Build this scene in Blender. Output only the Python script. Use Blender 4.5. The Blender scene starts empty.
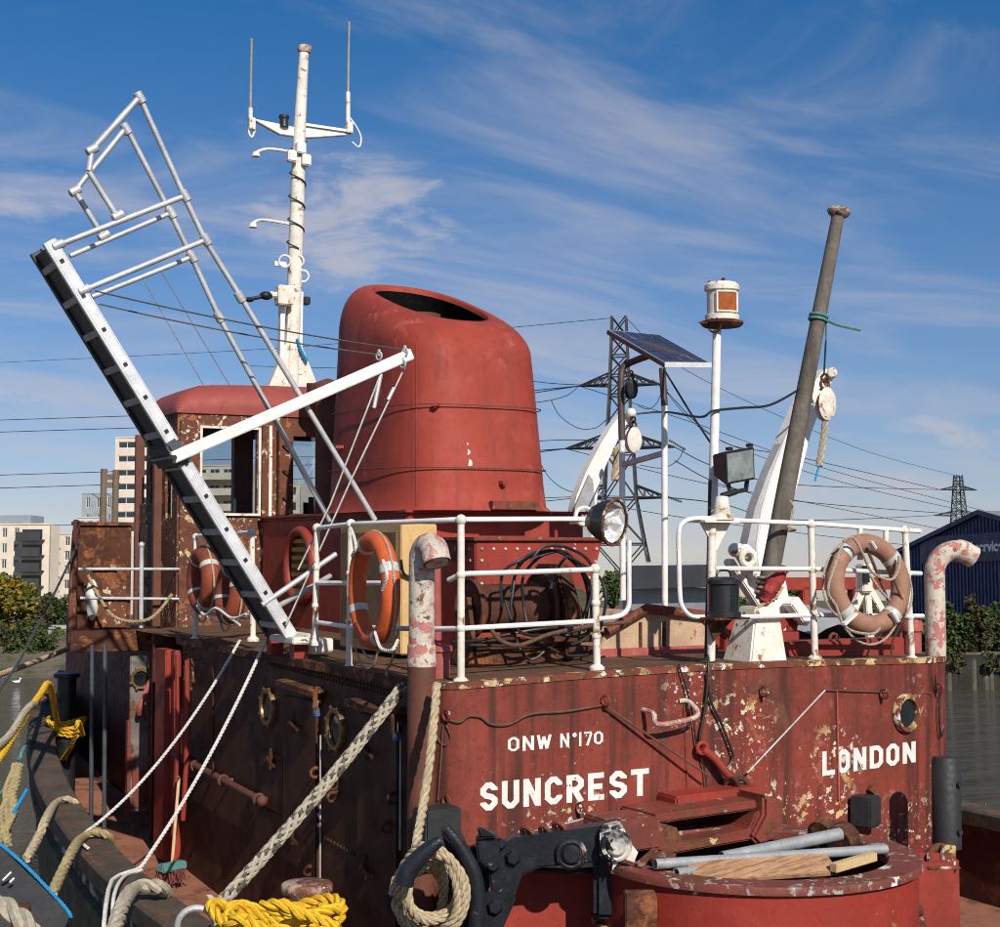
import bpy, bmesh, math, random
from math import sin, cos, pi, atan, atan2, sqrt, radians
from mathutils import Vector, Matrix, Euler
random.seed(7)
S = bpy.context.scene
COL = S.collection
V = Vector

# ------------------------------------------------------------------ camera, sky, sun, exposure
F, CX, CY = 1550.0, 500.0, 463.5
CAM = V((-4.14, -8.44, 4.0))
RT = V((0.8805, -0.474, 0)); FH = V((0.474, 0.8805, 0)); UP = V((0, 0, 1))
PB = atan((545 - CY) / F)          # pitch against the boat's own deck plane
PW = atan((600 - CY) / F)          # pitch against the true horizon
cd = bpy.data.cameras.new('camera'); cam = bpy.data.objects.new('camera', cd); COL.objects.link(cam)
S.camera = cam
cd.sensor_width = 36; cd.lens = 36 * F / 1000; cd.clip_start = 0.05; cd.clip_end = 9000
fw = FH * cos(PW) + UP * sin(PW); upv = UP * cos(PW) - FH * sin(PW)
cam.matrix_world = Matrix(((RT.x, upv.x, -fw.x, CAM.x), (RT.y, upv.y, -fw.y, CAM.y), (RT.z, upv.z, -fw.z, CAM.z), (0, 0, 0, 1)))

SUN_EL = radians(33); SUN_DIR = V((-0.113 * cos(SUN_EL), -0.993 * cos(SUN_EL), sin(SUN_EL)))
sd = bpy.data.lights.new('sun', 'SUN'); sun = bpy.data.objects.new('sun', sd); COL.objects.link(sun)
sd.energy = 5.0; sd.angle = radians(0.53); sd.color = (1.0, 0.93, 0.83)
sun.rotation_euler = SUN_DIR.to_track_quat('Z', 'Y').to_euler(); sun.location = (0, -20, 30)

world = bpy.data.worlds.new('World'); S.world = world; world.use_nodes = True
nt = world.node_tree; nt.nodes.clear()
def wn(t, **k):
    n = nt.nodes.new(t)
    for a, b in k.items(): setattr(n, a, b)
    return n
L = nt.links.new
sky = wn('ShaderNodeTexSky', sky_type='NISHITA', sun_disc=False, sun_elevation=SUN_EL, sun_rotation=atan2(SUN_DIR.x, SUN_DIR.y),
         altitude=50, air_density=1.0, dust_density=0.25, ozone_density=2.6)
tc = wn('ShaderNodeTexCoord'); sep = wn('ShaderNodeSeparateXYZ'); L(tc.outputs['Generated'], sep.inputs[0])
def wmath(op, a, b=None, c=None):
    n = wn('ShaderNodeMath', operation=op)
    for i, x in enumerate((a, b, c)):
        if x is None: continue
        if isinstance(x, (int, float)): n.inputs[i].default_value = x
        else: L(x, n.inputs[i])
    return n.outputs[0]
zc = wmath('MAXIMUM', sep.outputs[2], 0.0)
zz = wmath('ADD', zc, 0.16)
comb = wn('ShaderNodeCombineXYZ')
L(wmath('DIVIDE', sep.outputs[0], zz), comb.inputs[0]); L(wmath('DIVIDE', sep.outputs[1], zz), comb.inputs[1])
def cloud(scale, stretch, rot, detail, lo, hi, dist=0.3, off=0.0):
    m = wn('ShaderNodeMapping'); m.inputs['Rotation'].default_value = (0, 0, rot); m.inputs['Scale'].default_value = stretch
    m.inputs['Location'].default_value = (off, off * 0.7, 0)
    L(comb.outputs[0], m.inputs[0])
    n = wn('ShaderNodeTexNoise'); n.inputs['Scale'].default_value = scale; n.inputs['Detail'].default_value = detail
    n.inputs['Roughness'].default_value = 0.58; n.inputs['Distortion'].default_value = dist
    L(m.outputs[0], n.inputs['Vector'])
    r = wn('ShaderNodeMapRange', interpolation_type='SMOOTHSTEP'); r.inputs[1].default_value = lo; r.inputs[2].default_value = hi
    L(n.outputs[0], r.inputs[0]); return r.outputs[0]
cirrus = cloud(1.1, (1.0, 2.4, 1), radians(24), 10, 0.40, 0.78, 0.9, 1.3)
puffs = cloud(1.55, (1.0, 1.25, 1), radians(-10), 8, 0.53, 0.66, 0.25, 3.1)
hz = wn('ShaderNodeMapRange'); hz.inputs[1].default_value = 0.05; hz.inputs[2].default_value = 0.34; hz.inputs[3].default_value = 1.0; hz.inputs[4].default_value = 0.0
L(sep.outputs[2], hz.inputs[0])
cl = wmath('MAXIMUM', wmath('MULTIPLY', cirrus, 0.60), wmath('MULTIPLY', wmath('MULTIPLY', puffs, hz.outputs[0]), 0.30))
tr_ = wn('ShaderNodeMapRange'); tr_.inputs[1].default_value = 0.04; tr_.inputs[2].default_value = 0.36; L(sep.outputs[2], tr_.inputs[0])
tint = wn('ShaderNodeMix', data_type='RGBA'); L(tr_.outputs[0], tint.inputs[0]); tint.inputs[6].default_value = (.86, .80, .94, 1); tint.inputs[7].default_value = (.22, .66, 1.0, 1)
tm = wn('ShaderNodeMix', data_type='RGBA', blend_type='MULTIPLY'); tm.inputs[0].default_value = 1.0; L(sky.outputs[0], tm.inputs[6]); L(tint.outputs[2], tm.inputs[7])
fw = FH * cos(PW) + UP * sin(PW); upv = UP * cos(PW) - FH * sin(PW)
def sdir(px, py): return (fw + RT * ((px - CX) / F) - upv * ((py - CY) / F)).normalized()
nm = wn('ShaderNodeMapping'); nm.inputs['Scale'].default_value = (1, 1, 2.6); L(tc.outputs['Generated'], nm.inputs[0])
cn = wn('ShaderNodeTexNoise'); cn.inputs['Scale'].default_value = 15; cn.inputs['Detail'].default_value = 9; cn.inputs['Roughness'].default_value = .62; cn.inputs['Distortion'].default_value = .4; L(nm.outputs[0], cn.inputs['Vector'])
def wdot(v):
    n = wn('ShaderNodeVectorMath', operation='DOT_PRODUCT'); L(tc.outputs['Generated'], n.inputs[0]); n.inputs[1].default_value = tuple(v); return n.outputs['Value']
blobs = 0.0
# single clouds, each where it stands in the sky: bearing, size, density
for (px, py, rx, ry, k) in ((30, 195, 95, 34, .75), (345, 225, 170, 85, .9), (235, 250, 100, 45, .6), (20, 388, 110, 26, .95), (790, 388, 70, 22, .8), (865, 488, 130, 26, .85), (610, 455, 80, 36, .65), (930, 425, 90, 14, .6), (980, 440, 60, 16, .6), (590, 360, 60, 20, .35), (-160, 300, 160, 40, .8), (1180, 330, 150, 40, .8)):
    d = sdir(px, py); a = d.cross(UP).normalized(); b = a.cross(d)
    m2 = wmath('ADD', wmath('POWER', wmath('MULTIPLY', wdot(a), F / rx), 2.0), wmath('POWER', wmath('MULTIPLY', wdot(b), F / ry), 2.0))
    m2 = wmath('MULTIPLY', wmath('MAXIMUM', wmath('SUBTRACT', 1.0, m2), 0.0), wmath('GREATER_THAN', wdot(d), 0.0))
    blobs = wmath('MAXIMUM', blobs, wmath('MULTIPLY', wmath('POWER', m2, .7), k))
br = wn('ShaderNodeMapRange', interpolation_type='SMOOTHSTEP'); br.inputs[1].default_value = .28; br.inputs[2].default_value = .80
L(wmath('ADD', wmath('MULTIPLY', blobs, .75), wmath('MULTIPLY', wmath('SUBTRACT', cn.outputs[0], .5), 1.7)), br.inputs[0])
cl = wmath('MAXIMUM', cl, wmath('MULTIPLY', br.outputs[0], wmath('MINIMUM', wmath('MULTIPLY', blobs, 2.0), .72)))
mixc = wn('ShaderNodeMix', data_type='RGBA'); L(cl, mixc.inputs[0]); L(tm.outputs[2], mixc.inputs[6]); mixc.inputs[7].default_value = (6.5, 6.3, 6.8, 1)
gam = wn('ShaderNodeHueSaturation'); gam.inputs['Saturation'].default_value = 1.0; L(mixc.outputs[2], gam.inputs['Color'])
bg = wn('ShaderNodeBackground'); bg.inputs[1].default_value = 0.085; L(gam.outputs[0], bg.inputs[0])
wo = wn('ShaderNodeOutputWorld'); L(bg.outputs[0], wo.inputs[0])
S.view_settings.view_transform = 'Standard'; S.view_settings.look = 'None'; S.view_settings.exposure = 0.0; S.view_settings.gamma = 1.0
S.render.engine = 'CYCLES'
S.cycles.max_bounces = 6; S.cycles.transparent_max_bounces = 12; S.cycles.use_denoising = True; S.cycles.filter_width = 1.05

# ------------------------------------------------------------------ places: a pixel of the photograph on a known plane
def ray(px, py, p):
    x = (px - CX) / F; z = -(py - CY) / F
    return RT * x + FH * (cos(p) - sin(p) * z) + UP * (sin(p) + cos(p) * z)
def _hit(px, py, ax, val, p=PB):
    d = ray(px, py, p); t = (val - CAM[ax]) / d[ax]; return CAM + d * t
def bu(px, py, u): return _hit(px, py, 0, u)
def bv(px, py, v): return _hit(px, py, 1, v)
def bz(px, py, z): return _hit(px, py, 2, z)
def bd(px, py, d): return CAM + ray(px, py, PB) * d
def hw(px, py, d): return CAM + ray(px, py, PW) * d           # world, for things on the ground beyond
TB = Matrix.Translation(CAM) @ Matrix.Rotation(PW - PB, 4, RT) @ Matrix.Translation(-CAM)   # the boat is trimmed by the stern
SPACE = ['b']
def T(p): return TB @ V(p) if SPACE[0] == 'b' else V(p)

# ------------------------------------------------------------------ materials
def nmat(name):
    m = bpy.data.materials.new(name); m.use_nodes = True
    return m, m.node_tree, m.node_tree.nodes['Principled BSDF']
def c4(c): return (c[0], c[1], c[2], 1)
class NB:
    def __init__(s, t):
        s.t = t; s.l = t.links.new
        s.pos = t.nodes.new('ShaderNodeNewGeometry').outputs['Position']
    def n(s, t, **k):
        q = s.t.nodes.new(t)
        for a, b in k.items(): setattr(q, a, b)
        return q
    def map(s, scale, rot=(0, 0, 0), loc=(0, 0, 0)):
        m = s.n('ShaderNodeMapping'); m.inputs['Scale'].default_value = scale; m.inputs['Rotation'].default_value = rot; m.inputs['Location'].default_value = loc
        s.l(s.pos, m.inputs[0]); return m.outputs[0]
    def noise(s, scale, detail=6, rough=.6, vec=None, dist=0.0):
        q = s.n('ShaderNodeTexNoise'); q.inputs['Scale'].default_value = scale; q.inputs['Detail'].default_value = detail
        q.inputs['Roughness'].default_value = rough; q.inputs['Distortion'].default_value = dist
        s.l(vec if vec is not None else s.pos, q.inputs['Vector']); return q.outputs[0]
    def rng(s, x, lo, hi, a=0., b=1.):
        q = s.n('ShaderNodeMapRange', interpolation_type='SMOOTHSTEP')
        for i, v in enumerate((lo, hi, a, b)): q.inputs[i + 1].default_value = v
        s.l(x, q.inputs[0]); return q.outputs[0]
    def m(s, op, a, b=None):
        q = s.n('ShaderNodeMath', operation=op)
        for i, x in enumerate((a, b)):
            if x is None: continue
            if isinstance(x, (int, float)): q.inputs[i].default_value = x
            else: s.l(x, q.inputs[i])
        return q.outputs[0]
    def mix(s, f, a, b):
        q = s.n('ShaderNodeMix', data_type='RGBA')
        for i, x in ((0, f), (6, a), (7, b)):
            if isinstance(x, (int, float)): q.inputs[i].default_value = x
            elif isinstance(x, tuple): q.inputs[i].default_value = c4(x)
            else: s.l(x, q.inputs[i])
        return q.outputs[2]
def paint(name, col, col2=None, rough=.5, metal=0., vs=1.6, rust=None, rustcol=(.09, .035, .018), chips=(), streak=None, bump=.25, bscale=60, spots=(), spec=.28, grime=.45, dent=0., smap=(9, 9, .55)):
    """weathered paint: two-tone fading, vertical streaks, rust patches and flaked chips"""
    m, t, b = nmat(name); g = NB(t)
    c = g.mix(g.rng(g.noise(vs, 8, .65), .33, .67), tuple(col), tuple(col2 or [x * .7 for x in col]))
    ht = g.noise(bscale, 4, .6)
    hs = g.m('MULTIPLY', ht, bump * .3)
    c = g.mix(g.m('MULTIPLY', g.rng(g.noise(vs * 3.1, 5, .6), .48, .72), .35), c, tuple([min(1, x * 1.25 + .02) for x in col]))
    c = g.mix(g.m('MULTIPLY', g.rng(g.noise(vs * 16, 10, .72), .52, .70), grime), c, tuple([x * .35 for x in col]))
    if dent: hs = g.m('ADD', hs, g.m('MULTIPLY', g.noise(1.4, 3, .5), dent))
    if streak:
        scol, lo, hi, amt = streak
        f = g.m('MULTIPLY', g.rng(g.noise(1.0, 5, .6, g.map(smap)), lo, hi), amt)
        c = g.mix(f, c, tuple(scol))
    rv = None
    if rust:
        lo, hi, sc = rust
        rv = g.rng(g.noise(sc, 12, .68, dist=.4), lo, hi)
        rc = g.mix(g.rng(g.noise(sc * 5, 6), .35, .65), tuple(rustcol), tuple([min(1, x * 1.9) for x in rustcol]))
        c = g.mix(rv, c, rc)
        hs = g.m('SUBTRACT', hs, g.m('MULTIPLY', rv, .12 * bump))
    for ch in chips:
        ccol, thr, sc, mthr, msc = ch
        f = g.rng(g.noise(sc, 8, .62), thr, thr + .018)
        mk = g.rng(g.noise(msc, 4, .55), mthr, mthr + .12)
        for (p, rad) in spots:
            vv = g.n('ShaderNodeVectorMath', operation='DISTANCE'); g.l(g.pos, vv.inputs[0]); vv.inputs[1].default_value = tuple(TB @ V(p))
            mk = g.m('MAXIMUM', mk, g.rng(vv.outputs['Value'], rad, rad * .35))
        f = g.m('MULTIPLY', f, mk)
        c = g.mix(f, c, tuple(ccol)); hs = g.m('SUBTRACT', hs, g.m('MULTIPLY', f, .16 * bump))
    g.l(c, b.inputs['Base Color'])
    b.inputs['Metallic'].default_value = metal; b.inputs['Specular IOR Level'].default_value = spec
    rr = g.rng(g.noise(vs * 4, 5), .3, .7, rough * .85, min(1, rough * 1.2))
    if rv is not None: rr = g.m('MAXIMUM', rr, g.m('MULTIPLY', rv, .85))
    g.l(rr, b.inputs['Roughness'])
    bp = g.n('ShaderNodeBump'); bp.inputs['Strength'].default_value = 1.0; bp.inputs['Distance'].default_value = .02
    g.l(hs, bp.inputs['Height']); g.l(bp.outputs[0], b.inputs['Normal'])
    return m
def plain(name, col, rough=.5, metal=0., var=.25, scale=8, spec=.5, bump=.1, bscale=80):
    return paint(name, col, [x * (1 - var) for x in col], rough, metal, scale, bump=bump, bscale=bscale, spec=spec)
def fibre(name, col, col2, scale=40):
    return paint(name, col, col2, .85, 0, scale, bump=.6, bscale=240, spec=.2)
def glassm(name, tint, mixf=.12, rough=.02):
    m = bpy.data.materials.new(name); m.use_nodes = True; t = m.node_tree; t.nodes.clear()
    tr = t.nodes.new('ShaderNodeBsdfTransparent'); tr.inputs[0].default_value = c4(tint)
    gl = t.nodes.new('ShaderNodeBsdfGlossy'); gl.inputs['Roughness'].default_value = rough; gl.inputs[0].default_value = (.9, .9, .9, 1)
    mx = t.nodes.new('ShaderNodeMixShader'); mx.inputs[0].default_value = mixf
    t.links.new(tr.outputs[0], mx.inputs[1]); t.links.new(gl.outputs[0], mx.inputs[2])
    o = t.nodes.new('ShaderNodeOutputMaterial'); t.links.new(mx.outputs[0], o.inputs[0]); return m

CREAM = (.62, .55, .40); YEL = (.56, .41, .19); OFFW = (.68, .65, .58)
M = {}
M['red_face'] = paint('red_face_paint', (.238, .046, .030), (.140, .033, .024), .6, spec=.22, vs=1.6, rust=(.585, .66, 1.7), rustcol=(.085, .032, .020), dent=.5, grime=.6,
    chips=((CREAM, .59, 15, .60, 1.5), (YEL, .60, 9, .62, 1.1), (OFFW, .625, 30, .53, 2.2), ((.30, .085, .06), .60, 7, .56, 1.8)), streak=((.060, .024, .018), .46, .66, .85), bump=.45,
    spots=((( .95, 0, 2.15), .42), ((3.05, 0, 2.55), .30), ((2.95, 0, 2.2), .35), ((3.8, .3, 2.9), .35), ((2.25, 0, 2.75), .4), ((3.7, .2, 1.95), .45), ((1.85, 0, 3.0), .3), ((2.5, 0, 2.2), .3)))
M['edge'] = paint('chipped_edge', (.20, .045, .030), (.09, .045, .02), .7, vs=6, rust=(.52, .6, 5), chips=((YEL, .53, 9, .44, 3), (OFFW, .56, 14, .45, 4)), bump=.5)
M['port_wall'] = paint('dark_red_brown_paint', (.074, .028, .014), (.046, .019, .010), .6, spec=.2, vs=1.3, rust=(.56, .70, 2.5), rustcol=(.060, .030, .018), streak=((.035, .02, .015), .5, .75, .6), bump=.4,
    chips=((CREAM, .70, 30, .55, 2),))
M['red'] = paint('red_steel_paint', (.305, .042, .027), (.215, .034, .024), .5, vs=2, rust=(.66, .74, 3), chips=((OFFW, .69, 16, .55, 2),), bump=.25)
M['red_worn'] = paint('worn_red_paint', (.24, .045, .03), (.13, .04, .028), .6, vs=3, rust=(.50, .60, 3.5), chips=((OFFW, .60, 10, .55, 2.5), (YEL, .62, 13, .5, 3)), bump=.5)
M['drum_red'] = paint('hatch_red_paint', (.31, .038, .025), (.26, .034, .023), .5, vs=2, rust=(.70, .78, 3), chips=((OFFW, .68, 7, .5, 2.0), (CREAM, .69, 20, .5, 2)), bump=.2)
M['funnel'] = paint('funnel_red_paint', (.318, .050, .033), (.250, .038, .026), .64, vs=1.1, rust=(.74, .8, 5), streak=((.17, .042, .032), .5, .7, .6), bump=.14, grime=.25, dent=.12, spec=.22, chips=(((.38, .095, .065), .57, 4, .5, 1.1), (OFFW, .74, 18, .5, 2)))
M['roof_red'] = paint('roof_red_paint', (.30, .062, .05), (.25, .055, .045), .55, vs=2, rust=(.70, .78, 4), bump=.2)
M['rust'] = paint('rusty_plate', (.085, .031, .017), (.042, .019, .012), .85, vs=3, rust=(.5, .6, 6), rustcol=(.15, .055, .022), bump=.6, chips=((CREAM, .70, 14, .55, 2),))
M['rust_cap'] = paint('rust_worn_cap', (.098, .078, .056), (.058, .045, .033), .8, vs=4, rust=(.55, .66, 6), rustcol=(.13, .048, .022), bump=.6)
M['peel'] = paint('peeling_brown_paint', (.155, .052, .028), (.085, .034, .02), .75, vs=3, rust=(.55, .65, 8), rustcol=(.08, .03, .016), chips=((CREAM, .585, 16, .42, 2.5), (YEL, .60, 9, .46, 3), ((.30, .12, .05), .56, 6, .45, 2)), bump=.7)
M['door_wood'] = paint('weathered_door_wood', (.16, .085, .045), (.09, .05, .03), .8, vs=5, rust=(.57, .64, 9), rustcol=(.07, .035, .02), chips=((CREAM, .60, 16, .45, 4),), bump=.5)
M['deck'] = paint('rusty_red_deck', (.32, .135, .083), (.23, .098, .06), .85, vs=2.5, rust=(.52, .64, 5), rustcol=(.11, .042, .022), bump=.6, chips=((OFFW, .74, 30, .5, 3),))
M['updeck'] = paint('mossy_upper_deck', (.12, .060, .035), (.07, .05, .025), .9, vs=4, rust=(.5, .62, 6), rustcol=(.13, .05, .025), bump=.6)
M['white'] = paint('white_steel_paint', (.82, .81, .78), (.70, .68, .63), .45, vs=5, rust=(.63, .70, 9), rustcol=(.22, .10, .05), bump=.25, chips=(((.25, .16, .1), .68, 30, .5, 4),))
M['white_rust'] = paint('white_paint_with_rust', (.76, .72, .64), (.64, .58, .49), .6, vs=6, rust=(.57, .65, 7), rustcol=(.19, .085, .04), bump=.4, chips=(((.12, .06, .04), .62, 22, .45, 4),))
M['pinkwhite'] = paint('flaked_white_on_pink', (.58, .52, .43), (.46, .40, .32), .7, vs=5, rust=(.60, .66, 8), rustcol=(.10, .05, .03),
    chips=(((.45, .17, .155), .515, 15, .36, 3), ((.36, .33, .35), .60, 14, .44, 5), ((.12, .05, .035), .63, 18, .45, 4)), bump=.6)
M['lining'] = paint('shade_dark_maroon_lining', (.075, .018, .014), (.05, .016, .013), .6, vs=3, rust=(.55, .64, 4), bump=.3)  # maroon darkened to carry the shade under the wing, bulwark and coaming
M['pink'] = paint('faded_pink_paint', (.40, .105, .095), (.30, .07, .065), .65, vs=6, rust=(.66, .74, 9), bump=.3)
M['vent_brown'] = paint('brown_vent_pipe', (.10, .042, .028), (.15, .052, .034), .6, vs=4, rust=(.55, .65, 6), bump=.4)
M['tan'] = paint('tan_hatch_paint', (.50, .36, .24), (.38, .25, .165), .75, vs=4, rust=(.62, .7, 5), chips=(((.30, .07, .05), .6, 10, .5, 3),), bump=.4)
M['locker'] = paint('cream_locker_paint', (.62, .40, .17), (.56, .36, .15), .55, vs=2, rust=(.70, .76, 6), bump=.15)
M['alu'] = paint('aluminium', (.74, .75, .76), (.56, .57, .58), .42, .25, 6, grime=.5, rust=(.74, .8, 8), rustcol=(.25, .2, .16), bump=.25)
M['alu_dark'] = plain('shade_dark_aluminium', (.075, .085, .095), .5, .3, .3, 10)  # dark copy of the aluminium, with the gangway's underside shade in its colour
M['galv'] = paint('galvanised_tube', (.56, .57, .58), (.40, .41, .42), .45, .3, 7, grime=.6, rust=(.70, .76, 8), rustcol=(.2, .13, .09), bump=.25)
M['black'] = plain('black_paint', (.016, .017, .019), .42, 0, .35, 10)
M['rubber'] = plain('black_rubber', (.022, .023, .025), .62, 0, .35, 9, bump=.25)
M['hook_white'] = paint('black_steel_with_white_splash', (.022, .026, .034), (.015, .017, .022), .4, .2, 5, rust=(.60, .68, 7), rustcol=(.12, .05, .03), chips=((OFFW, .49, 9, .40, 3),), bump=.5)
M['hook'] = paint('black_worn_steel', (.022, .026, .034), (.015, .017, .022), .38, .2, 5, rust=(.60, .68, 7), rustcol=(.10, .042, .024), chips=(((.30, .31, .33), .66, 18, .5, 4),), bump=.5)
M['cable'] = plain('black_cable', (.015, .015, .016), .5, 0, .3, 9)
M['wire'] = plain('grey_wire', (.10, .095, .09), .5, .4, .3, 9)
M['lwire'] = plain('light_wire', (.42, .42, .40), .5, .3, .3, 9)
M['rustwire'] = plain('rusty_wire_rope', (.13, .065, .04), .8, 0, .4, 30, bump=.5)
M['winchwire'] = paint('oxidised_drum_wire', (.085, .035, .022), (.13, .05, .03), .85, 0, 12, bump=.6, bscale=120)
M['orange'] = paint('orange_ring_canvas', (.62, .115, .030), (.50, .085, .026), .6, 0, 5, streak=((.34, .07, .03), .55, .7, .5), bump=.2)
M['orange_dull'] = paint('dirty_orange_canvas', (.30, .065, .028), (.19, .045, .024), .7, 0, 5, streak=((.10, .035, .02), .5, .68, .7), bump=.25)
M['tanring'] = paint('sun_faded_ring_canvas', (.33, .175, .115), (.27, .14, .095), .7, 0, 4, bump=.25)
M['pipe_grey'] = paint('dirty_grey_pipe', (.36, .37, .375), (.25, .26, .27), .55, .2, 5, rust=(.62, .70, 9), rustcol=(.14, .075, .045), grime=.7, bump=.25)
M['band'] = plain('reflective_band', (.56, .56, .53), .4, 0, .25, 20)
M['white_cloth'] = plain('white_strap', (.74, .74, .72), .7, 0, .15, 20)
M['ropew'] = fibre('white_rope', (.70, .69, .65), (.52, .51, .47))
M['ropet'] = fibre('tan_hemp_rope', (.52, .42, .27), (.34, .27, .17))
M['ropeg'] = fibre('grey_beige_rope', (.46, .41, .32), (.31, .27, .20))
M['ropeol'] = fibre('olive_tan_rope', (.42, .34, .17), (.28, .22, .11))
M['ropedk'] = fibre('dark_rope_strand', (.13, .115, .09), (.07, .062, .05))
M['ropey'] = fibre('yellow_rope', (.80, .50, .030), (.62, .35, .02))
M['ropeb'] = fibre('blue_rope', (.03, .30, .58), (.02, .22, .45))
M['ropeteal'] = fibre('teal_rope', (.12, .30, .28), (.08, .2, .19))
M['brass'] = paint('tarnished_brass', (.27, .17, .075), (.17, .10, .05), .42, .6, 8, bump=.2)
M['darkglass'] = plain('dark_porthole_glass', (.012, .018, .020), .06, 0, .2, 4, bump=0)
M['glass'] = glassm('window_glass', (.90, .94, .95), .10)
M['cabin'] = plain('dark_cabin_lining', (.055, .058, .065), .7, 0, .3, 4)
M['lensred'] = paint('amber_red_lens', (.38, .11, .025), (.24, .06, .014), .18, 0, 12, bump=.05)
M['floodglass'] = plain('flood_lamp_glass', (.30, .35, .35), .10, .15, .6, 7, bump=.02)
M['reflector'] = plain('lamp_reflector', (.95, .95, .94), .16, .6, .2, 30, bump=.3, bscale=40)
M['solar'] = plain('solar_cell_blue', (.010, .016, .05), .22, 0, .2, 10, bump=0)
M['solar_back'] = plain('solar_backsheet', (.30, .33, .42), .35, 0, .1, 10, bump=0)
M['brown_frame'] = plain('brown_bronze_frame', (.10, .07, .06), .5, .3, .2, 6)
M['wood_grey'] = paint('weathered_grey_wood', (.155, .135, .112), (.105, .09, .075), .85, 0, 6, streak=((.06, .05, .042), .48, .68, .7), bump=.6, bscale=40)
M['plank'] = paint('pale_plank_wood', (.46, .27, .15), (.36, .20, .11), .8, 0, 7, streak=((.20, .10, .05), .46, .62, .8), bump=.5, smap=(2.5, 45, 30))
M['stick'] = plain('bare_stick_wood', (.62, .44, .22), .8, 0, .2, 9)
M['letter'] = paint('white_letter_paint', (.76, .74, .70), (.68, .66, .61), .5, 0, 9, chips=(((.24, .07, .05), .635, 22, .46, 3),), bump=.2)
M['flag'] = plain('furled_red_flag', (.33, .028, .028), .8, 0, .4, 12)
M['hull'] = paint('hull_black_green', (.175, .145, .078), (.09, .078, .046), .95, 0, 3, spec=.2, grime=.8, rust=(.57, .68, 4), rustcol=(.06, .04, .02), streak=((.085, .078, .04), .5, .7, .6), bump=.5)
M['whitepatch'] = paint('flaking_white_strake', (.50, .49, .45), (.36, .35, .31), .7, 0, 6, rust=(.44, .50, 4), rustcol=(.05, .035, .02), bump=.4)
M['bristle'] = plain('red_broom_bristle', (.22, .06, .045), .8, 0, .4, 40)
M['steel'] = plain('steel', (.42, .42, .42), .35, .9, .2, 20)
M['lockblue'] = plain('blue_lock_band', (.04, .12, .40), .4)
M['grey_hull'] = paint('pale_grey_dinghy', (.34, .35, .36), (.28, .29, .30), .6, 0, 3, rust=(.7, .76, 6), bump=.15)
M['chair'] = plain('black_vinyl', (.02, .02, .022), .5)
M['hivis'] = plain('yellow_jacket_stripe', (.55, .30, .03), .6)
# beyond the boat
M['beige'] = plain('beige_brick', (.74, .64, .52), .85, 0, .12, .3, bump=.05)
M['cream_block'] = plain('cream_render', (.68, .58, .49), .85, 0, .12, .3, bump=.05)
M['whiteblock'] = plain('white_render', (.56, .55, .53), .8, 0, .12, .3, bump=.05)
M['greyclad'] = plain('grey_cladding', (.30, .33, .36), .6, 0, .2, .4, bump=.05)
M['pane_far'] = plain('far_window_glass', (.035, .075, .095), .12, 0, .4, .2, bump=0)
M['pane_dark'] = plain('dark_window_glass', (.030, .038, .044), .15, 0, .4, .2, bump=0)
M['balcony'] = plain('dark_balcony_panel', (.045, .048, .052), .6, 0, .2, .6)
M['far_white'] = plain('white_window_frame', (.62, .62, .60), .6, 0, .1, 1)
M['pylon'] = plain('pylon_steel', (.05, .053, .056), .6, .4, .3, .3)
M['insul'] = plain('green_insulator', (.10, .17, .16), .3, 0, .2, 1)
M['cladblue'] = plain('blue_cladding', (.022, .042, .125), .5, 0, .15, .4)
M['cladroof'] = plain('grey_roof_sheet', (.24, .24, .25), .6, 0, .2, .4)
M['signblue'] = plain('deep_blue_sign', (.010, .016, .085), .45, 0, .1, .3)
M['signwhite'] = plain('white_sign_letter', (.88, .88, .88), .5, 0, .05, 1)
M['darkshed'] = plain('dark_shed_sheet', (.060, .064, .075), .6, 0, .25, .4)
M['concrete'] = paint('river_wall_concrete', (.026, .024, .018), (.016, .016, .012), .9, 0, .4, streak=((.04, .045, .035), .5, .7, .6), bump=.4, bscale=4)
M['wallgrey'] = plain('pale_grey_wall', (.33, .34, .35), .8, 0, .2, .5)
M['pile'] = plain('old_timber_pile', (.10, .092, .07), .9, 0, .4, 1.5)
M['polewood'] = plain('brown_pole_wood', (.17, .12, .075), .9, 0, .3, 1)
M['bark'] = plain('tree_bark', (.10, .075, .055), .9, 0, .3, 2)
def leafm(name, cols):
    m, t, b = nmat(name); g = NB(t)
    c = g.mix(g.rng(g.noise(.35, 3), .35, .65), cols[0], cols[1])
    c = g.mix(g.rng(g.noise(1.3, 3), .5, .68), c, cols[2])
    g.l(c, b.inputs['Base Color']); b.inputs['Roughness'].default_value = .65
    b.inputs['Specular IOR Level'].default_value = .25
    return m
M['leaf_dark'] = leafm('dark_green_leaf', ((.036, .06, .018), (.055, .08, .022), (.085, .10, .03)))
M['leaf_mid'] = leafm('mid_green_leaf', ((.06, .09, .022), (.085, .115, .028), (.13, .14, .035)))
M['leaf_yel'] = leafm('autumn_yellow_leaf', ((.075, .095, .018), (.15, .125, .016), (.40, .22, .012)))
M['leaf_brown'] = leafm('bramble_leaf', ((.05, .055, .022), (.085, .07, .028), (.12, .09, .04)))
M['gull'] = plain('white_feather', (.80, .80, .80), .7, 0, .05, 9)

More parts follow.
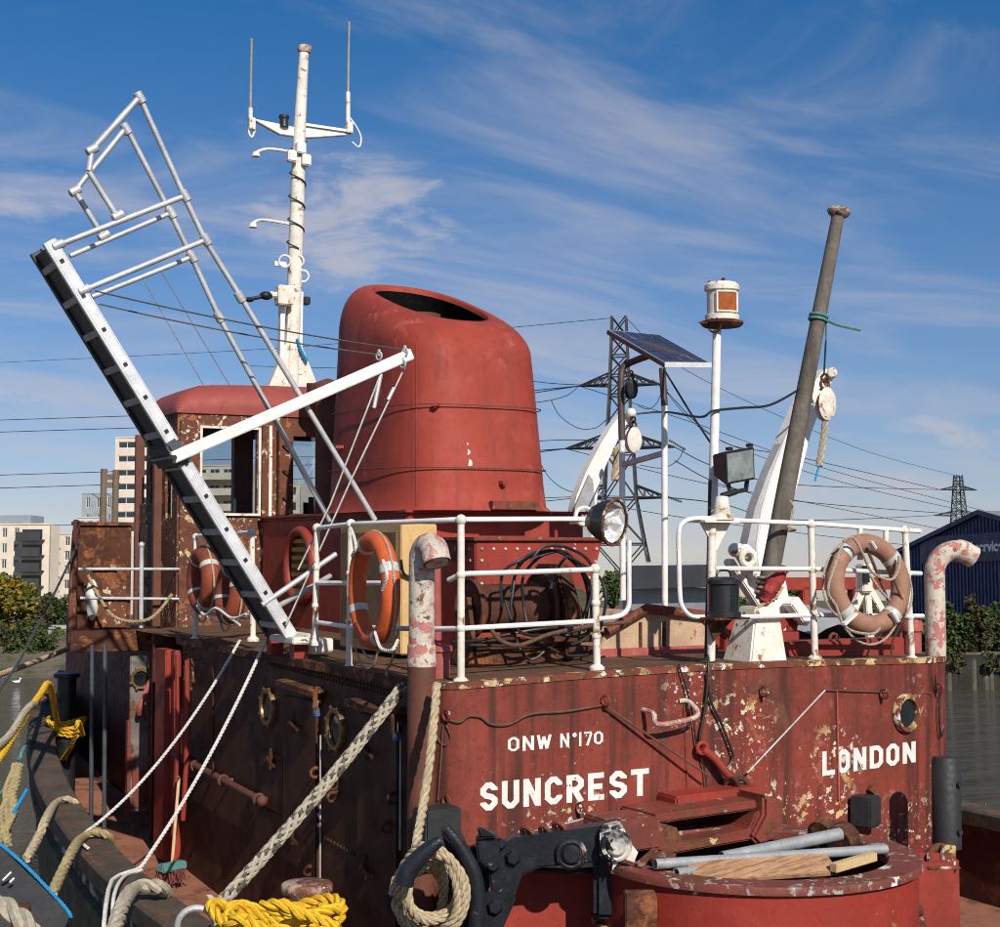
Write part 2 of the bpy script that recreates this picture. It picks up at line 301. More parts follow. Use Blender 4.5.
# ------------------------------------------------------------------ mesh helpers
def catmull(pts, n=8, closed=False):
    pts = [V(p) for p in pts]; out = []; N = len(pts)
    if N < 3: 
        return [pts[0].lerp(pts[-1], i / n) for i in range(n + 1)]
    segs = N if closed else N - 1
    for i in range(segs):
        if closed: p0, p1, p2, p3 = pts[(i - 1) % N], pts[i], pts[(i + 1) % N], pts[(i + 2) % N]
        else: p0, p1, p2, p3 = pts[max(i - 1, 0)], pts[i], pts[i + 1], pts[min(i + 2, N - 1)]
        for k in range(n):
            t = k / n
            out.append(.5 * ((2 * p1) + (p2 - p0) * t + (2 * p0 - 5 * p1 + 4 * p2 - p3) * t * t + (3 * p1 - p0 - 3 * p2 + p3) * t ** 3))
    if not closed: out.append(pts[-1].copy())
    return out
def resample(pts, step):
    L_ = [0.]
    for a, b in zip(pts, pts[1:]): L_.append(L_[-1] + (b - a).length)
    n = max(2, int(L_[-1] / step)); out = []; j = 0
    for i in range(n + 1):
        s = L_[-1] * i / n
        while j < len(pts) - 2 and L_[j + 1] < s: j += 1
        d = L_[j + 1] - L_[j]; out.append(pts[j].lerp(pts[j + 1], (s - L_[j]) / d if d > 1e-9 else 0))
    return out
def sag(a, b, s, n=10):
    a, b = V(a), V(b); return [a.lerp(b, i / n) - V((0, 0, s * 4 * (i / n) * (1 - i / n))) for i in range(n + 1)]
class MB:
    def __init__(s): s.v = []; s.f = []; s.mi = []; s.cur = 0
    def add(s, vs, fs):
        o = len(s.v); s.v += [V(x) for x in vs]
        for q in fs: s.f.append([i + o for i in q]); s.mi.append(s.cur)
        return s
    def frame(s, c, X, Y, Z, sx, sy, sz):
        c = V(c); X, Y, Z = V(X).normalized() * sx / 2, V(Y).normalized() * sy / 2, V(Z).normalized() * sz / 2
        vs = [c + X * a + Y * b + Z * d for d in (-1, 1) for b in (-1, 1) for a in (-1, 1)]
        return s.add(vs, [(0, 2, 3, 1), (4, 5, 7, 6), (0, 1, 5, 4), (2, 6, 7, 3), (0, 4, 6, 2), (1, 3, 7, 5)])
    def box(s, a, b):
        a, b = V(a), V(b); return s.frame((a + b) / 2, (1, 0, 0), (0, 1, 0), (0, 0, 1), abs(b.x - a.x), abs(b.y - a.y), abs(b.z - a.z))
    def bar(s, p, q, w, h, up=(0, 0, 1)):
        p, q = V(p), V(q); d = (q - p); L_ = d.length; d = d / L_; up = V(up); x = d.cross(up)
        if x.length < 1e-5: x = d.cross(V((0, 1, 0)))
        x.normalize(); u = x.cross(d); return s.frame((p + q) / 2, d, x, u, L_, w, h)
    def tube(s, pts, r, n=8, closed=False, caps=True):
        pts = [V(p) for p in pts]; N = len(pts); R = r if isinstance(r, (list, tuple)) else [r] * N
        tg = []
        for i in range(N):
            a = pts[(i - 1) % N] if (closed or i > 0) else pts[i]; b = pts[(i + 1) % N] if (closed or i < N - 1) else pts[i]
            d = b - a; tg.append(d.normalized() if d.length > 1e-9 else V((0, 0, 1)))
        x = tg[0].cross(V((0, 0, 1)))
        if x.length < .05: x = tg[0].cross(V((0, 1, 0)))
        x.normalize(); vs = []
        for i in range(N):
            x = x - tg[i] * x.dot(tg[i])
            if x.length < 1e-6: x = tg[i].orthogonal()
            x.normalize(); y = tg[i].cross(x)
            for k in range(n): vs.append(pts[i] + (x * cos(2 * pi * k / n) + y * sin(2 * pi * k / n)) * R[i])
        fs = []
        for i in range(N if closed else N - 1):
            j = (i + 1) % N
            for k in range(n): fs.append((i * n + k, i * n + (k + 1) % n, j * n + (k + 1) % n, j * n + k))
        if caps and not closed: fs += [tuple(range(n - 1, -1, -1)), tuple((N - 1) * n + k for k in range(n))]
        return s.add(vs, fs)
    def cyl(s, p, q, r, r2=None, n=16): return s.tube([p, q], [r, r if r2 is None else r2], n)
    def sphere(s, c, r, nu=12, nv=8, sc=(1, 1, 1)):
        c = V(c); prof = [(r * sin(pi * i / nv), -r * cos(pi * i / nv)) for i in range(nv + 1)]
        vs = []; 
        for (rr, z) in prof:
            for k in range(nu): vs.append(c + V((rr * cos(2 * pi * k / nu) * sc[0], rr * sin(2 * pi * k / nu) * sc[1], z * sc[2])))
        fs = [(i * nu + k, i * nu + (k + 1) % nu, (i + 1) * nu + (k + 1) % nu, (i + 1) * nu + k) for i in range(nv) for k in range(nu)]
        return s.add(vs, fs)
    def lathe(s, c, axis, prof, n=24, caps=True):
        """prof: (radius, distance along axis)"""
        c, a = V(c), V(axis).normalized(); x = a.orthogonal().normalized(); y = a.cross(x); vs = []
        for (r, h) in prof:
            for k in range(n): vs.append(c + a * h + (x * cos(2 * pi * k / n) + y * sin(2 * pi * k / n)) * r)
        N = len(prof); fs = [(i * n + k, i * n + (k + 1) % n, (i + 1) * n + (k + 1) % n, (i + 1) * n + k) for i in range(N - 1) for k in range(n)]
        if caps: fs += [tuple(range(n - 1, -1, -1)), tuple((N - 1) * n + k for k in range(n))]
        return s.add(vs, fs)
    def torus(s, c, axis, R, r, n=40, m=12, a0=0., a1=2 * pi):
        c, a = V(c), V(axis).normalized(); x = a.orthogonal().normalized() if abs(a.z) > .9 else a.cross(V((0, 0, 1))).normalized(); y = x.cross(a)
        full = abs(a1 - a0 - 2 * pi) < 1e-6
        pts = [c + (x * cos(t) + y * sin(t)) * R for t in [a0 + (a1 - a0) * i / n for i in range(n if full else n + 1)]]
        return s.tube(pts, r, m, closed=full)
    def prism(s, pts, ext):
        pts = [V(p) for p in pts]; e = V(ext); n = len(pts)
        return s.add(pts + [p + e for p in pts], [tuple(range(n - 1, -1, -1)), tuple(range(n, 2 * n))] + [(i, (i + 1) % n, n + (i + 1) % n, n + i) for i in range(n)])
    def rope(s, pts, r, strands=3, pitch=7.0, step=None, sides=6, hands=None, fat=.475, phase=0.0):
        """laid rope: strands twisted round the path"""
        pts = resample([V(p) for p in pts], step or max(r * .6, .008)); N = len(pts); tg = []
        for i in range(N):
            d = pts[min(i + 1, N - 1)] - pts[max(i - 1, 0)]; tg.append(d.normalized())
        x = tg[0].orthogonal().normalized(); fr = []
        for i in range(N):
            x = x - tg[i] * x.dot(tg[i]); x.normalize(); fr.append((x.copy(), tg[i].cross(x)))
        dl = (pts[1] - pts[0]).length
        for k in range(strands):
            h = 1 if hands is None else hands[k]
            path = [pts[i] + (fr[i][0] * cos(h * 2 * pi * i * dl / (pitch * r) + 2 * pi * k / strands + phase) + fr[i][1] * sin(h * 2 * pi * i * dl / (pitch * r) + 2 * pi * k / strands + phase)) * r * (.53 if hands is None else .6) for i in range(N)]
            if hands is not None: s.cur = 1 if k in (1, 6) else 0
            s.tube(path, r * fat, sides)
        s.cur = 0
        return s
    def build(s, name, mat, parent=None, smooth=True, bevel=0., ang=40, kind=None, label=None):
        vs = [T(p) for p in s.v]
        lo = [min(p[i] for p in vs) for i in range(3)]; hi = [max(p[i] for p in vs) for i in range(3)]
        org = V(((lo[0] + hi[0]) / 2, (lo[1] + hi[1]) / 2, lo[2]))
        me = bpy.data.meshes.new(name); me.from_pydata([p - org for p in vs], [], s.f)
        mats = mat if isinstance(mat, list) else [mat]
        for q in mats: me.materials.append(q)
        bm = bmesh.new(); bm.from_mesh(me)
        if len(mats) > 1:
            bm.faces.ensure_lookup_table()
            for f_, i in zip(bm.faces, s.mi): f_.material_index = i
        bmesh.ops.recalc_face_normals(bm, faces=bm.faces)
        if bevel > 0:
            es = [e for e in bm.edges if len(e.link_faces) == 2 and e.calc_face_angle(0) > radians(50)]
            bmesh.ops.bevel(bm, geom=es, offset=bevel, segments=2, affect='EDGES', clamp_overlap=True)
        for f_ in bm.faces: f_.smooth = smooth
        if smooth:
            for e in bm.edges:
                if len(e.link_faces) == 2 and e.calc_face_angle(0) > radians(ang): e.smooth = False
        bm.to_mesh(me); bm.free()
        o = bpy.data.objects.new(name, me); COL.objects.link(o)
        wl[o.name] = org
        if parent: o.parent = parent; o.location = org - wl[parent.name]
        else: o.location = org
        if kind: o['kind'] = kind
        if label: o['label'] = label
        return o
wl = {}
def thing(name, label, cat, loc, group=None, parent=None):
    o = bpy.data.objects.new(name, None); COL.objects.link(o); p = T(loc); wl[o.name] = p
    if parent: o.parent = parent; o.location = p - wl[parent.name]
    else:
        o.location = p; o['label'] = label; o['category'] = cat
        if group: o['group'] = group
    o.empty_display_size = .1
    return o
def tag(o, label, cat, group=None, kind=None):
    o['label'] = label; o['category'] = cat
    if group: o['group'] = group
    if kind: o['kind'] = kind
    return o
def dup(o, delta, parent=None):
    """copy of a part (and of its sub-parts) moved by a world offset, sharing mesh data"""
    c = o.copy(); COL.objects.link(c); wl[c.name] = wl[o.name] + V(delta)
    par = parent or o.parent
    c.parent = par; c.location = wl[c.name] - (wl[par.name] if par else V((0, 0, 0)))
    for ch in [k for k in bpy.data.objects if k.parent == o]:
        d = ch.copy(); COL.objects.link(d); d.parent = c; wl[d.name] = wl[ch.name] + V(delta)
    return c
def holed(mb, o, ex, ez, en, W, H, holes, th):
    """wall W x H with rectangular openings (x0,x1,z0,z1); real thickness th along -en"""
    o, ex, ez, en = V(o), V(ex), V(ez), V(en)
    xs = sorted({0., W} | {h[0] for h in holes} | {h[1] for h in holes}); zs = sorted({0., H} | {h[2] for h in holes} | {h[3] for h in holes})
    def solid(i, j):
        if i < 0 or j < 0 or i >= len(xs) - 1 or j >= len(zs) - 1: return False
        cx, cz = (xs[i] + xs[i + 1]) / 2, (zs[j] + zs[j + 1]) / 2
        return not any(h[0] < cx < h[1] and h[2] < cz < h[3] for h in holes)
    P = lambda x, z, d: o + ex * x + ez * z - en * d
    for i in range(len(xs) - 1):
        for j in range(len(zs) - 1):
            if not solid(i, j): continue
            a, b, c, d = xs[i], xs[i + 1], zs[j], zs[j + 1]
            mb.add([P(a, c, 0), P(b, c, 0), P(b, d, 0), P(a, d, 0)], [(0, 1, 2, 3)]); mb.add([P(a, c, th), P(b, c, th), P(b, d, th), P(a, d, th)], [(3, 2, 1, 0)])
            for (ii, jj, q) in ((i - 1, j, ((a, c), (a, d))), (i + 1, j, ((b, c), (b, d))), (i, j - 1, ((a, c), (b, c))), (i, j + 1, ((a, d), (b, d)))):
                if not solid(ii, jj): mb.add([P(*q[0], 0), P(*q[1], 0), P(*q[1], th), P(*q[0], th)], [(0, 1, 2, 3)])
    return mb
# ------------------------------------------------------------------ setting: ground, river
SPACE[0] = 'w'
def gw(l, d, z): return V((CAM.x, CAM.y, 0)) + RT * l + FH * d + UP * z
Ls = [-3500, -700, -200, -90, -60, -40, -28, -20, -12, -4, 4, 12, 24, 60, 200, 700, 3500]
Ds = [-60, 40, 62, 70, 74, 78, 82, 86, 92, 100, 130, 300, 900, 3000, 8000]
def gz(l, d):
    mud = -1.6 if d < 71 else (-1.6 + (d - 71) * .165 if d < 92 else 1.9)
    hard = -1.6 if d < 71.5 else 1.5
    t = min(1, max(0, (l + 12) / 8)); return mud * (1 - t) + hard * t if d < 130 else 1.9
mb = MB(); n = len(Ls)
mb.add([gw(l, d, gz(l, d)) for d in Ds for l in Ls], [(j * n + i, j * n + i + 1, (j + 1) * n + i + 1, (j + 1) * n + i) for j in range(len(Ds) - 1) for i in range(n - 1)])
M['ground'] = paint('muddy_bank_ground', (.17, .135, .10), (.10, .085, .06), .95, 0, .5, rust=(.5, .62, .35), rustcol=(.055, .055, .025), bump=.5, bscale=3)
mb.build('ground', M['ground'], kind='structure')
m_, t_, b_ = nmat('river_water'); g_ = NB(t_)
b_.inputs['Base Color'].default_value = (.062, .054, .036, 1); b_.inputs['Roughness'].default_value = .06; b_.inputs['IOR'].default_value = 1.33
w1 = g_.m('ADD', g_.noise(.55, 3, .5, g_.map((.45, 1.2, 1), (0, 0, radians(28)))), g_.m('MULTIPLY', g_.noise(.28, 3, .5, g_.map((.4, 1.4, 1), (0, 0, radians(26)))), 1.5)); w2 = g_.noise(2.6, 5, .6, g_.map((.5, 1.2, 1), (0, 0, radians(20))))
bp_ = g_.n('ShaderNodeBump'); bp_.inputs['Strength'].default_value = 1.0; bp_.inputs['Distance'].default_value = 1.5
g_.l(g_.m('ADD', w1, g_.m('MULTIPLY', w2, .35)), bp_.inputs['Height']); g_.l(bp_.outputs[0], b_.inputs['Normal'])
M['water'] = m_
mb = MB(); mb.add([gw(-600, -58, 0), gw(600, -58, 0), gw(600, 96, 0), gw(-600, 96, 0)], [(0, 1, 2, 3)]); mb.build('river', M['water'], kind='structure')
SPACE[0] = 'b'

# ------------------------------------------------------------------ the tug
CU = 2.19; UM = 4.52; US = 3.4; ZD = 3.15
def vface(u):
    if u < .25: return .25 - sqrt(max(0, .25 ** 2 - (u - .25) ** 2))
    if u < US: return 0.
    x = min(1., (u - US) / (UM - US)); return .60 * (1 - sqrt(max(0, 1 - x * x)))
def zdk(u): return ZD + .05 * (1 - ((u - UM / 2) / (UM / 2)) ** 2)
def bface(px, py):
    v = 0.
    for _ in range(25):
        p = bv(px, py, v); v = .6 * v + .4 * vface(min(UM, max(0, p.x)))
    return V((p.x, vface(min(UM, max(0, p.x))), p.z))
def zmain(v): return 1.0 + .005 * max(0, v) ** 2
tug = thing('tugboat', 'weathered red tug boat with flaking white lettering on its deckhouse and a tall red funnel', 'tug boat', (CU, 4, -.2))
# hull
HV = [-4.2, -3.9, -3.3, -2.4, -1.4, -.4, .64, 1.6, 2.54, 3.7, 4.95, 6.2, 7.5, 8.8, 10.0, 11.3, 12.6, 13.7, 14.6, 15.1]
HU = [2.1, 1.1, .1, -.62, -1.06, -1.28, -1.34, -1.35, -1.33, -1.25, -1.13, -.97, -.76, -.48, -.15, .27, .72, 1.12, 1.62, 2.15]
HZ = [1.9, 1.88, 1.85, 1.82, 1.79, 1.76, 1.75, 1.76, 1.78, 1.81, 1.85, 1.91, 2.0, 2.1, 2.2, 2.3, 2.39, 2.45, 2.5, 2.55]
port_line = [V((u, v, z)) for u, v, z in zip(HU, HV, HZ)]
loop = catmull(port_line, 3)
loop = loop + [V((2 * CU - p.x, p.y, p.z)) for p in reversed(loop)]
N = len(loop)
def off(i, d):
    t = loop[(i + 1) % N] - loop[i - 1]; nrm = V((-t.y, t.x, 0)).normalized()     # outboard
    return loop[i] + nrm * d
mb = MB(); rows = [(.10, -.12), (.10, -.42), (.09, -.8), (.02, -1.5), (-.15, -2.4), (-.15, -2.41)]
inner = [(-.06, -.12), (-.06, -.95)]
vs = []
for (d, dz) in [(-.06, -.95), (-.06, -.10), (.06, -.10), (.06, -.5), (.04, -1.0), (-.05, -1.8), (-.25, -2.9)]:
    for i in range(N): vs.append(off(i, d) + V((0, 0, dz)))
mb.add(vs, [(r * N + i, r * N + (i + 1) % N, (r + 1) * N + (i + 1) % N, (r + 1) * N + i) for r in range(6) for i in range(N)])
hull = mb.build('hull', M['hull'], tug)
mb = MB(); vs = []
for (d, dz) in [(-.13, -.11), (-.13, .0), (-.11, .02), (.13, .02), (.15, .0), (.15, -.11)]:
    for i in range(N): vs.append(off(i, d) + V((0, 0, dz)))
mb.add(vs, [(r * N + i, r * N + (i + 1) % N, ((r + 1) % 6) * N + (i + 1) % N, ((r + 1) % 6) * N + i) for r in range(6) for i in range(N)])
mb.build('bulwark_cap', M['rust_cap'], tug, ang=30)
mb = MB(); vs = []
for (d, dz) in [(.065, -.30), (.12, -.31), (.12, -.37), (.065, -.38)]:
    for i in range(N): vs.append(off(i, d) + V((0, 0, dz)))
mb.add(vs, [(r * N + i, r * N + (i + 1) % N, (r + 1) * N + (i + 1) % N, (r + 1) * N + i) for r in range(3) for i in range(N)])
mb.build('rubbing_strake', M['hull'], tug, ang=30)
mb = MB(); vs = []
for (d, dz) in [(.075, -.14), (.075, -.28)]:
    for i in range(N): vs.append(off(i, d) + V((0, 0, dz)))
mb.add(vs, [(i, (i + 1) % N, N + (i + 1) % N, N + i) for i in range(N)]); mb.build('painted_stripe', M['whitepatch'], hull)
# inside of the bulwark and its stays
mb = MB(); vs = []
for (d, dz) in [(-.075, -.12), (-.075, -1.0)]:
    for i in range(N): vs.append(off(i, d) + V((0, 0, dz)))
mb.add(vs, [(i, (i + 1) % N, N + (i + 1) % N, N + i) for i in range(N)]); bl = mb.build('bulwark_lining', M['lining'], tug)
for i in range(24, 57, 4):
    p = off(i, -.08); q = off(i, -.33); mb = MB(); zb = zmain(p.y) + .01
    mb.prism([p + V((0, -.012, -.13)), V((p.x, p.y - .012, zb)), V((q.x, q.y - .012, zb))], (0, .024, 0)); mb.build('bulwark_stay', M['red'], bl)
# main deck
mb = MB(); k = len(loop) // 2
dk = [(off(i, -.05), off(N - 1 - i, -.05)) for i in range(k)]
vs = []
for a, b in dk:
    for t in (0, .2, .5, .8, 1): p = a.lerp(b, t); vs.append(V((p.x, p.y, zmain(p.y))))
mb.add(vs, [(i * 5 + j, i * 5 + j + 1, (i + 1) * 5 + j + 1, (i + 1) * 5 + j) for i in range(k - 1) for j in range(4)])
deck = mb.build('main_deck', M['deck'], tug)
# aft wall of the deckhouse, with a porthole opening
us = [i * .25 / 6 for i in range(6)] + [.25 + i * .25 for i in range(13)] + [US + (UM - US) * sin(pi / 2 * i / 26) for i in range(27)]
mb = MB(); zr = [1.0, 1.6, 2.2, 2.8, None]
vs = []
for u in us:
    for z in zr: vs.append(V((u, vface(u), zdk(u) if z is None else z)))
vs2 = [V((min(max(p.x, .05), UM - .05), p.y + .05, p.z)) for p in vs]
m5 = 5; nn = len(us)
mb.add(vs, [(i * m5 + j, i * m5 + j + 1, (i + 1) * m5 + j + 1, (i + 1) * m5 + j) for i in range(nn - 1) for j in range(4)])
aft = mb.build('aft_wall', M['red_face'], tug, ang=60)
# starboard wall, forward wall
mb = MB(); mb.box((UM - .04, .60, 1), (UM, 10, ZD)); mb.build('side_wall', M['red'], tug)
# port wall
mb = MB(); mb.box((0, .25, .9), (.04, 5.3, ZD)); pw = mb.build('side_wall', M['port_wall'], tug)
mb = MB(); mb.box((-.07, 5.3, .95), (.02, 5.42, ZD - .1)); mb.box((-.12, 5.42, 1.0), (-.02, 5.75, ZD - .1)); mb.build('door_frame', M['red'], tug, bevel=.01)
mb = MB(); mb.box((.25, 6.2, .95), (.35, 11, ZD + .0)); mb.box((.0, 6.25, .95), (.3, 6.3, ZD)); mb.build('alleyway_wall', M['lining'], tug)  # dark wall colour carries the shade under the wing
# welded plate seams and rivets on the port wall
def bur(px, py, u=-.0): return bu(px, py, u)
mb = MB()
def rivets(mb, a, b, n, r, nrm):
    for i in range(n):
        p = V(a).lerp(V(b), i / max(1, n - 1)); mb.lathe(p, nrm, [(r, -.002), (r, .3 * r), (r * .6, .8 * r)], 6)
PN = (-1, 0, 0)
rivets(mb, bu(272, 662, 0), bu(398, 692, 0), 44, .012, PN); rivets(mb, bu(272, 665, 0), bu(398, 697, 0), 44, .012, PN)
rivets(mb, bu(262, 806, 0), bu(283, 815, 0), 10, .014, PN); rivets(mb, bu(322, 836, 0), bu(358, 856, 0), 12, .014, PN)
rivets(mb, bu(366, 742, 0), bu(366, 880, 0), 9, .013, PN); rivets(mb, bu(290, 740, 0), bu(290, 860, 0), 8, .012, PN)
rivets(mb, bu(186, 645, 0), bu(186, 780, 0), 30, .011, PN)
o = mb.build('rivet_rows', M['port_wall'], pw, kind='stuff')
def on_port(pts, th, name, mat, parent=pw, u=0., bev=.004):
    mb = MB(); mb.prism([bu(x, y, u) for x, y in pts], (-th, 0, 0)); return mb.build(name, mat, parent, bevel=bev)
on_port([(287, 695), (320, 702), (319, 884), (286, 855)], .03, 'port_door', M['port_wall'])
on_port([(362, 712), (401, 722), (400, 930), (360, 905)], .03, 'port_door', M['port_wall'])
on_port([(193, 660), (214, 665), (214, 778), (193, 762)], .012, 'riveted_patch', M['port_wall'])
on_port([(262, 748), (284, 756), (284, 815), (262, 804)], .014, 'riveted_patch', M['port_wall'])
for (a, b) in (((288, 678), (327, 690)), ((358, 697), (407, 712))):
    mb = MB(); p, q = bu(*a, 0), bu(*b, 0)
    mb.prism([p, p + V((-.10, 0, -.01)), p + V((-.10, 0, -.05)), p + V((-.085, 0, -.05)), p + V((-.085, 0, -.022)), p + V((0, 0, -.014))], q - p)
    mb.tube([q + V((-.09, 0, -.02)), q + V((-.09, 0, -.13))], .02, 8); mb.build('rain_gutter', M['rust'], pw)
def porthole(c, nrm, R, parent, mat, glass, bolts=8):
    c, nrm = V(c), V(nrm)
    mb = MB(); mb.lathe(c, nrm, [(R * .72, -.01), (R * .72, .012), (R * .76, .03), (R * .95, .032), (R, .015), (R, -.01)], 32, caps=False)
    a = nrm.normalized(); x = a.orthogonal().normalized(); y = a.cross(x)
    for k in range(bolts):
        t = 2 * pi * (k + .5) / bolts; p = c + (x * cos(t) + y * sin(t)) * R * 1.03; mb.lathe(p, a, [(.016, -.005), (.016, .03), (.008, .036)], 6)
    f = mb.build('porthole', mat, parent)
    mb = MB(); mb.lathe(c, nrm, [(R * .73, .0), (R * .73, .008)], 32); mb.build('pane', glass, f) if parent.parent is None else mb.build('porthole_pane', glass, parent)
for (x, y, h) in ((269, 707, 38), (337, 729, 44), (191.5, 674, 30)):
    c = bu(x, y, -.002); R = .5 * (bu(x, y - h / 2, 0).z - bu(x, y + h / 2, 0).z)
    porthole(c, (-1, 0, 0), R, pw, M['brass'], M['darkglass'])
pc = bface(905, 713); nn_ = V((.2, -.98, 0)); R = .5 * (bface(905, 694).z - bface(905, 733).z)
porthole(pc + nn_ * .005, nn_, R, aft, M['edge'], M['darkglass'], 0)
# pipe rail, dogs, handles on the port wall
mb = MB(); p, q = bu(174, 754, -.08), bu(262, 801, -.08); mb.cyl(p, q, .03, n=12); mb.sphere(q, .045, 10, 7)
for t in (.28, .6, .97):
    c = p.lerp(q, t); mb.cyl(c, c + V((.08, 0, 0)), .015, n=8); mb.torus(c, (0, 1, 0), .04, .012, 16, 6)
mb.build('grab_rail', M['vent_brown'], pw)
for (x, y, s) in ((294, 724, 1), (271, 760, 1), (293, 835, 1), (367, 750, 1), (366, 868, 1)):
    c = bu(x, y, -.03); mb = MB(); mb.cyl(c + V((0, 0, -.07)), c + V((0, 0, .09)), .017, n=8); mb.cyl(c, c + V((-.05, -.0, 0)), .012, n=8)
    mb.tube([c + V((-.03, 0, .02)), c + V((-.05, -.10, 0)), c + V((-.05, -.2, -.02))], .013, 8); mb.build('door_dog', M['port_wall'], pw)
for (x, y) in ((311, 866), (390, 822), (336, 780), (335, 792), (318, 768), (396, 793), (192, 780)):
    c = bu(x, y, -.03); mb = MB(); mb.torus(c + V((-.02, 0, -.03)), (0, 1, .2), .035, .011, 14, 6); mb.cyl(c + V((.04, 0, 0)), c + V((-.03, 0, 0)), .014, n=8); mb.build('ring_bolt', M['rust'], pw)
for (x, y) in ((317, 695), (397, 716)):
    c = bu(x, y, -.03); mb = MB(); mb.box(c + V((-.02, -.03, -.06)), c + V((.03, .03, .06))); mb.build('hasp', M['rust'], pw, bevel=.005)
# door edge strips (bright worn steel)
for a, b in (((320.5, 735), (320, 883)), ((400.5, 735), (400, 850))):
    mb = MB(); mb.cyl(bu(*a, -.034), bu(*b, -.034), .007, n=6); mb.build('worn_door_edge', M['galv'], pw)
# forward alleyway: open door, pipes
dx0, dx1 = bv(130, 700, 6.6).x, bv(150, 700, 6.6).x
mb = MB(); mb.box((dx0, 6.6, 1.42), (dx1, 6.64, 2.92)); od = mb.build('alleyway_door', paint('door_grey_paint', (.20, .17, .165), (.11, .09, .085), .6, vs=3, rust=(.52, .6, 4), bump=.3), tug, bevel=.006)
mb = MB(); mb.box((dx0 + .03, 6.585, 1.46), (dx1 - .03, 6.602, 1.82)); mb.build('lower_panel', M['red_worn'], od)
mb = MB(); mb.box((dx0 - .025, 6.58, 1.4), (dx0 + .01, 6.66, 2.3)); mb.box((dx1 - .02, 6.57, 1.4), (dx1 + .015, 6.65, 2.94)); mb.build('door_edge', M['red_worn'], od, bevel=.004)
porthole(V(((dx0 + dx1) / 2, 6.598, 2.70)), (0, -1, 0), .10, od, M['brass'], M['darkglass'])
mb = MB(); mb.tube(catmull([bv(139, 714, 6.5), bv(141, 704, 6.45), bv(150, 682, 6.45), bv(153, 683, 6.5)], 6), .025, 8); mb.build('bent_bar', M['pink'], od)
mb = MB()
for x, r, y0, y1, mt in ((187, .022, 660, 820, 0), (178, .028, 655, 835, 0)):
    mb.tube(catmull([bu(x, y0, -.16), bu(x, (y0 + y1) / 2, -.15), bu(x - 4, y1, -.16)], 6), r, 8)
mb.build('red_pipe', M['red'], tug)
mb = MB(); mb.cyl(bv(153, 682, 6.4), bv(152, 776, 6.4), .016, n=8); mb.build('white_pipe', M['white'], tug)
# wing platform and its bulwark
mb = MB(); mb.prism([(-.64, 6.9, ZD - .20), (.9, 6.9, ZD - .2), (.9, 7.9, ZD - .2), (-.38, 7.9, ZD - .2), (-.52, 7.5, ZD - .2)], (0, 0, .16)); mb.box((-.64, 6.885, ZD - .2), (.54, 6.898, ZD + .02)); wing = mb.build('wing_platform', M['rust'], tug, bevel=.012)
mb = MB(); mb.prism([(-.62, 6.93, ZD - .04), (-.58, 6.93, ZD - .04), (-.42, 7.48, ZD - .04), (-.46, 7.50, ZD - .04)], (0, 0, 1.14)); mb.build('wing_bulwark', M['rust'], tug, bevel=.008)
mb = MB(); mb.box((-.47, 7.46, ZD - .04), (.10, 7.49, 4.22)); mb.box((-.50, 7.43, 4.20), (.12, 7.52, 4.235)); mb.build('wing_bulwark', M['rust'], tug)
mb = MB(); mb.box((-.30, 7.40, 3.76), (-.05, 7.455, 3.80)); mb.box((-.2, 7.445, ZD), (.05, 7.458, 3.62)); mb.build('bulwark_stiffener', M['peel'], tug)
mb = MB(); mb.tube([(-.62, 6.93, ZD - .1), (-.62, 6.96, 3.4), (-.60, 6.98, 3.9), (-.57, 7.04, 4.13), (-.44, 7.48, 4.22)], .03, 8); mb.build('bulwark_rim', M['vent_brown'], tug)
for v in (7.2,):
    mb = MB(); mb.prism([(-.55, v, ZD - .03), (-.55, v, 4.1), (-.50, v, 4.1), (-.38, v, ZD - .03)], (0, .012, 0)); mb.build('bulwark_bracket', M['rust'], tug)
mb = MB()
for x, y0, y1 in ((92, 645, 765), (105, 645, 775)):
    mb.cyl(bu(x, y0, -.62), V((bu(x, y1, -.62).x, bu(x, y1, -.62).y, zmain(8))), .02, n=8)
mb.build('wing_stanchion', M['alu_dark'], tug)  # dark tone puts the shade under the wing into the tubes
# a steel bitt inside the bulwark
mb = MB(); c = bu(67, 678, -.35); mb.lathe(V((c.x, c.y, 1.2)), (0, 0, 1), [(.10, 0), (.10, c.z - 1.2), (.14, c.z - 1.19), (.14, c.z - 1.15), (.02, c.z - 1.14)], 16); mb.build('mooring_bitt', M['black'], tug)
# upper deck sheet and its chipped edge
mb = MB(); vs = []
for u in us: vs.append(V((u, vface(u), zdk(u) + .004)))
for u in reversed(us): vs.append(V((u, 7.0, zdk(u) + .004)))
n = len(us); mb.add(vs, [(i, i + 1, 2 * n - 2 - i, 2 * n - 1 - i) for i in range(n - 1)]); updeck = mb.build('upper_deck', M['updeck'], tug)
mb = MB(); vs = []
for u in us:
    nx = V((.0, -1, 0)) if u < US else V(((u - US) * .9, -1, 0)).normalized()
    if u < .25: nx = V((-.6, -1, 0)).normalized()
    p = V((u, vface(u), zdk(u)))
    vs += [p + nx * .008 + V((0, 0, -.030)), p + nx * .008 + V((0, 0, .008)), p - nx * .05 + V((0, 0, .012)), p - nx * .01 + V((0, 0, -.034))]
n = len(us); mb.add(vs, [(i * 4 + j, i * 4 + (j + 1) % 4, (i + 1) * 4 + (j + 1) % 4, (i + 1) * 4 + j) for i in range(n - 1) for j in range(4)]); mb.build('deck_edge', M['edge'], tug, ang=60)
mb = MB(); mb.box((-.03, .3, ZD - .05), (.03, 5.4, ZD + .015)); mb.build('deck_edge', M['rust'], tug, bevel=.006)

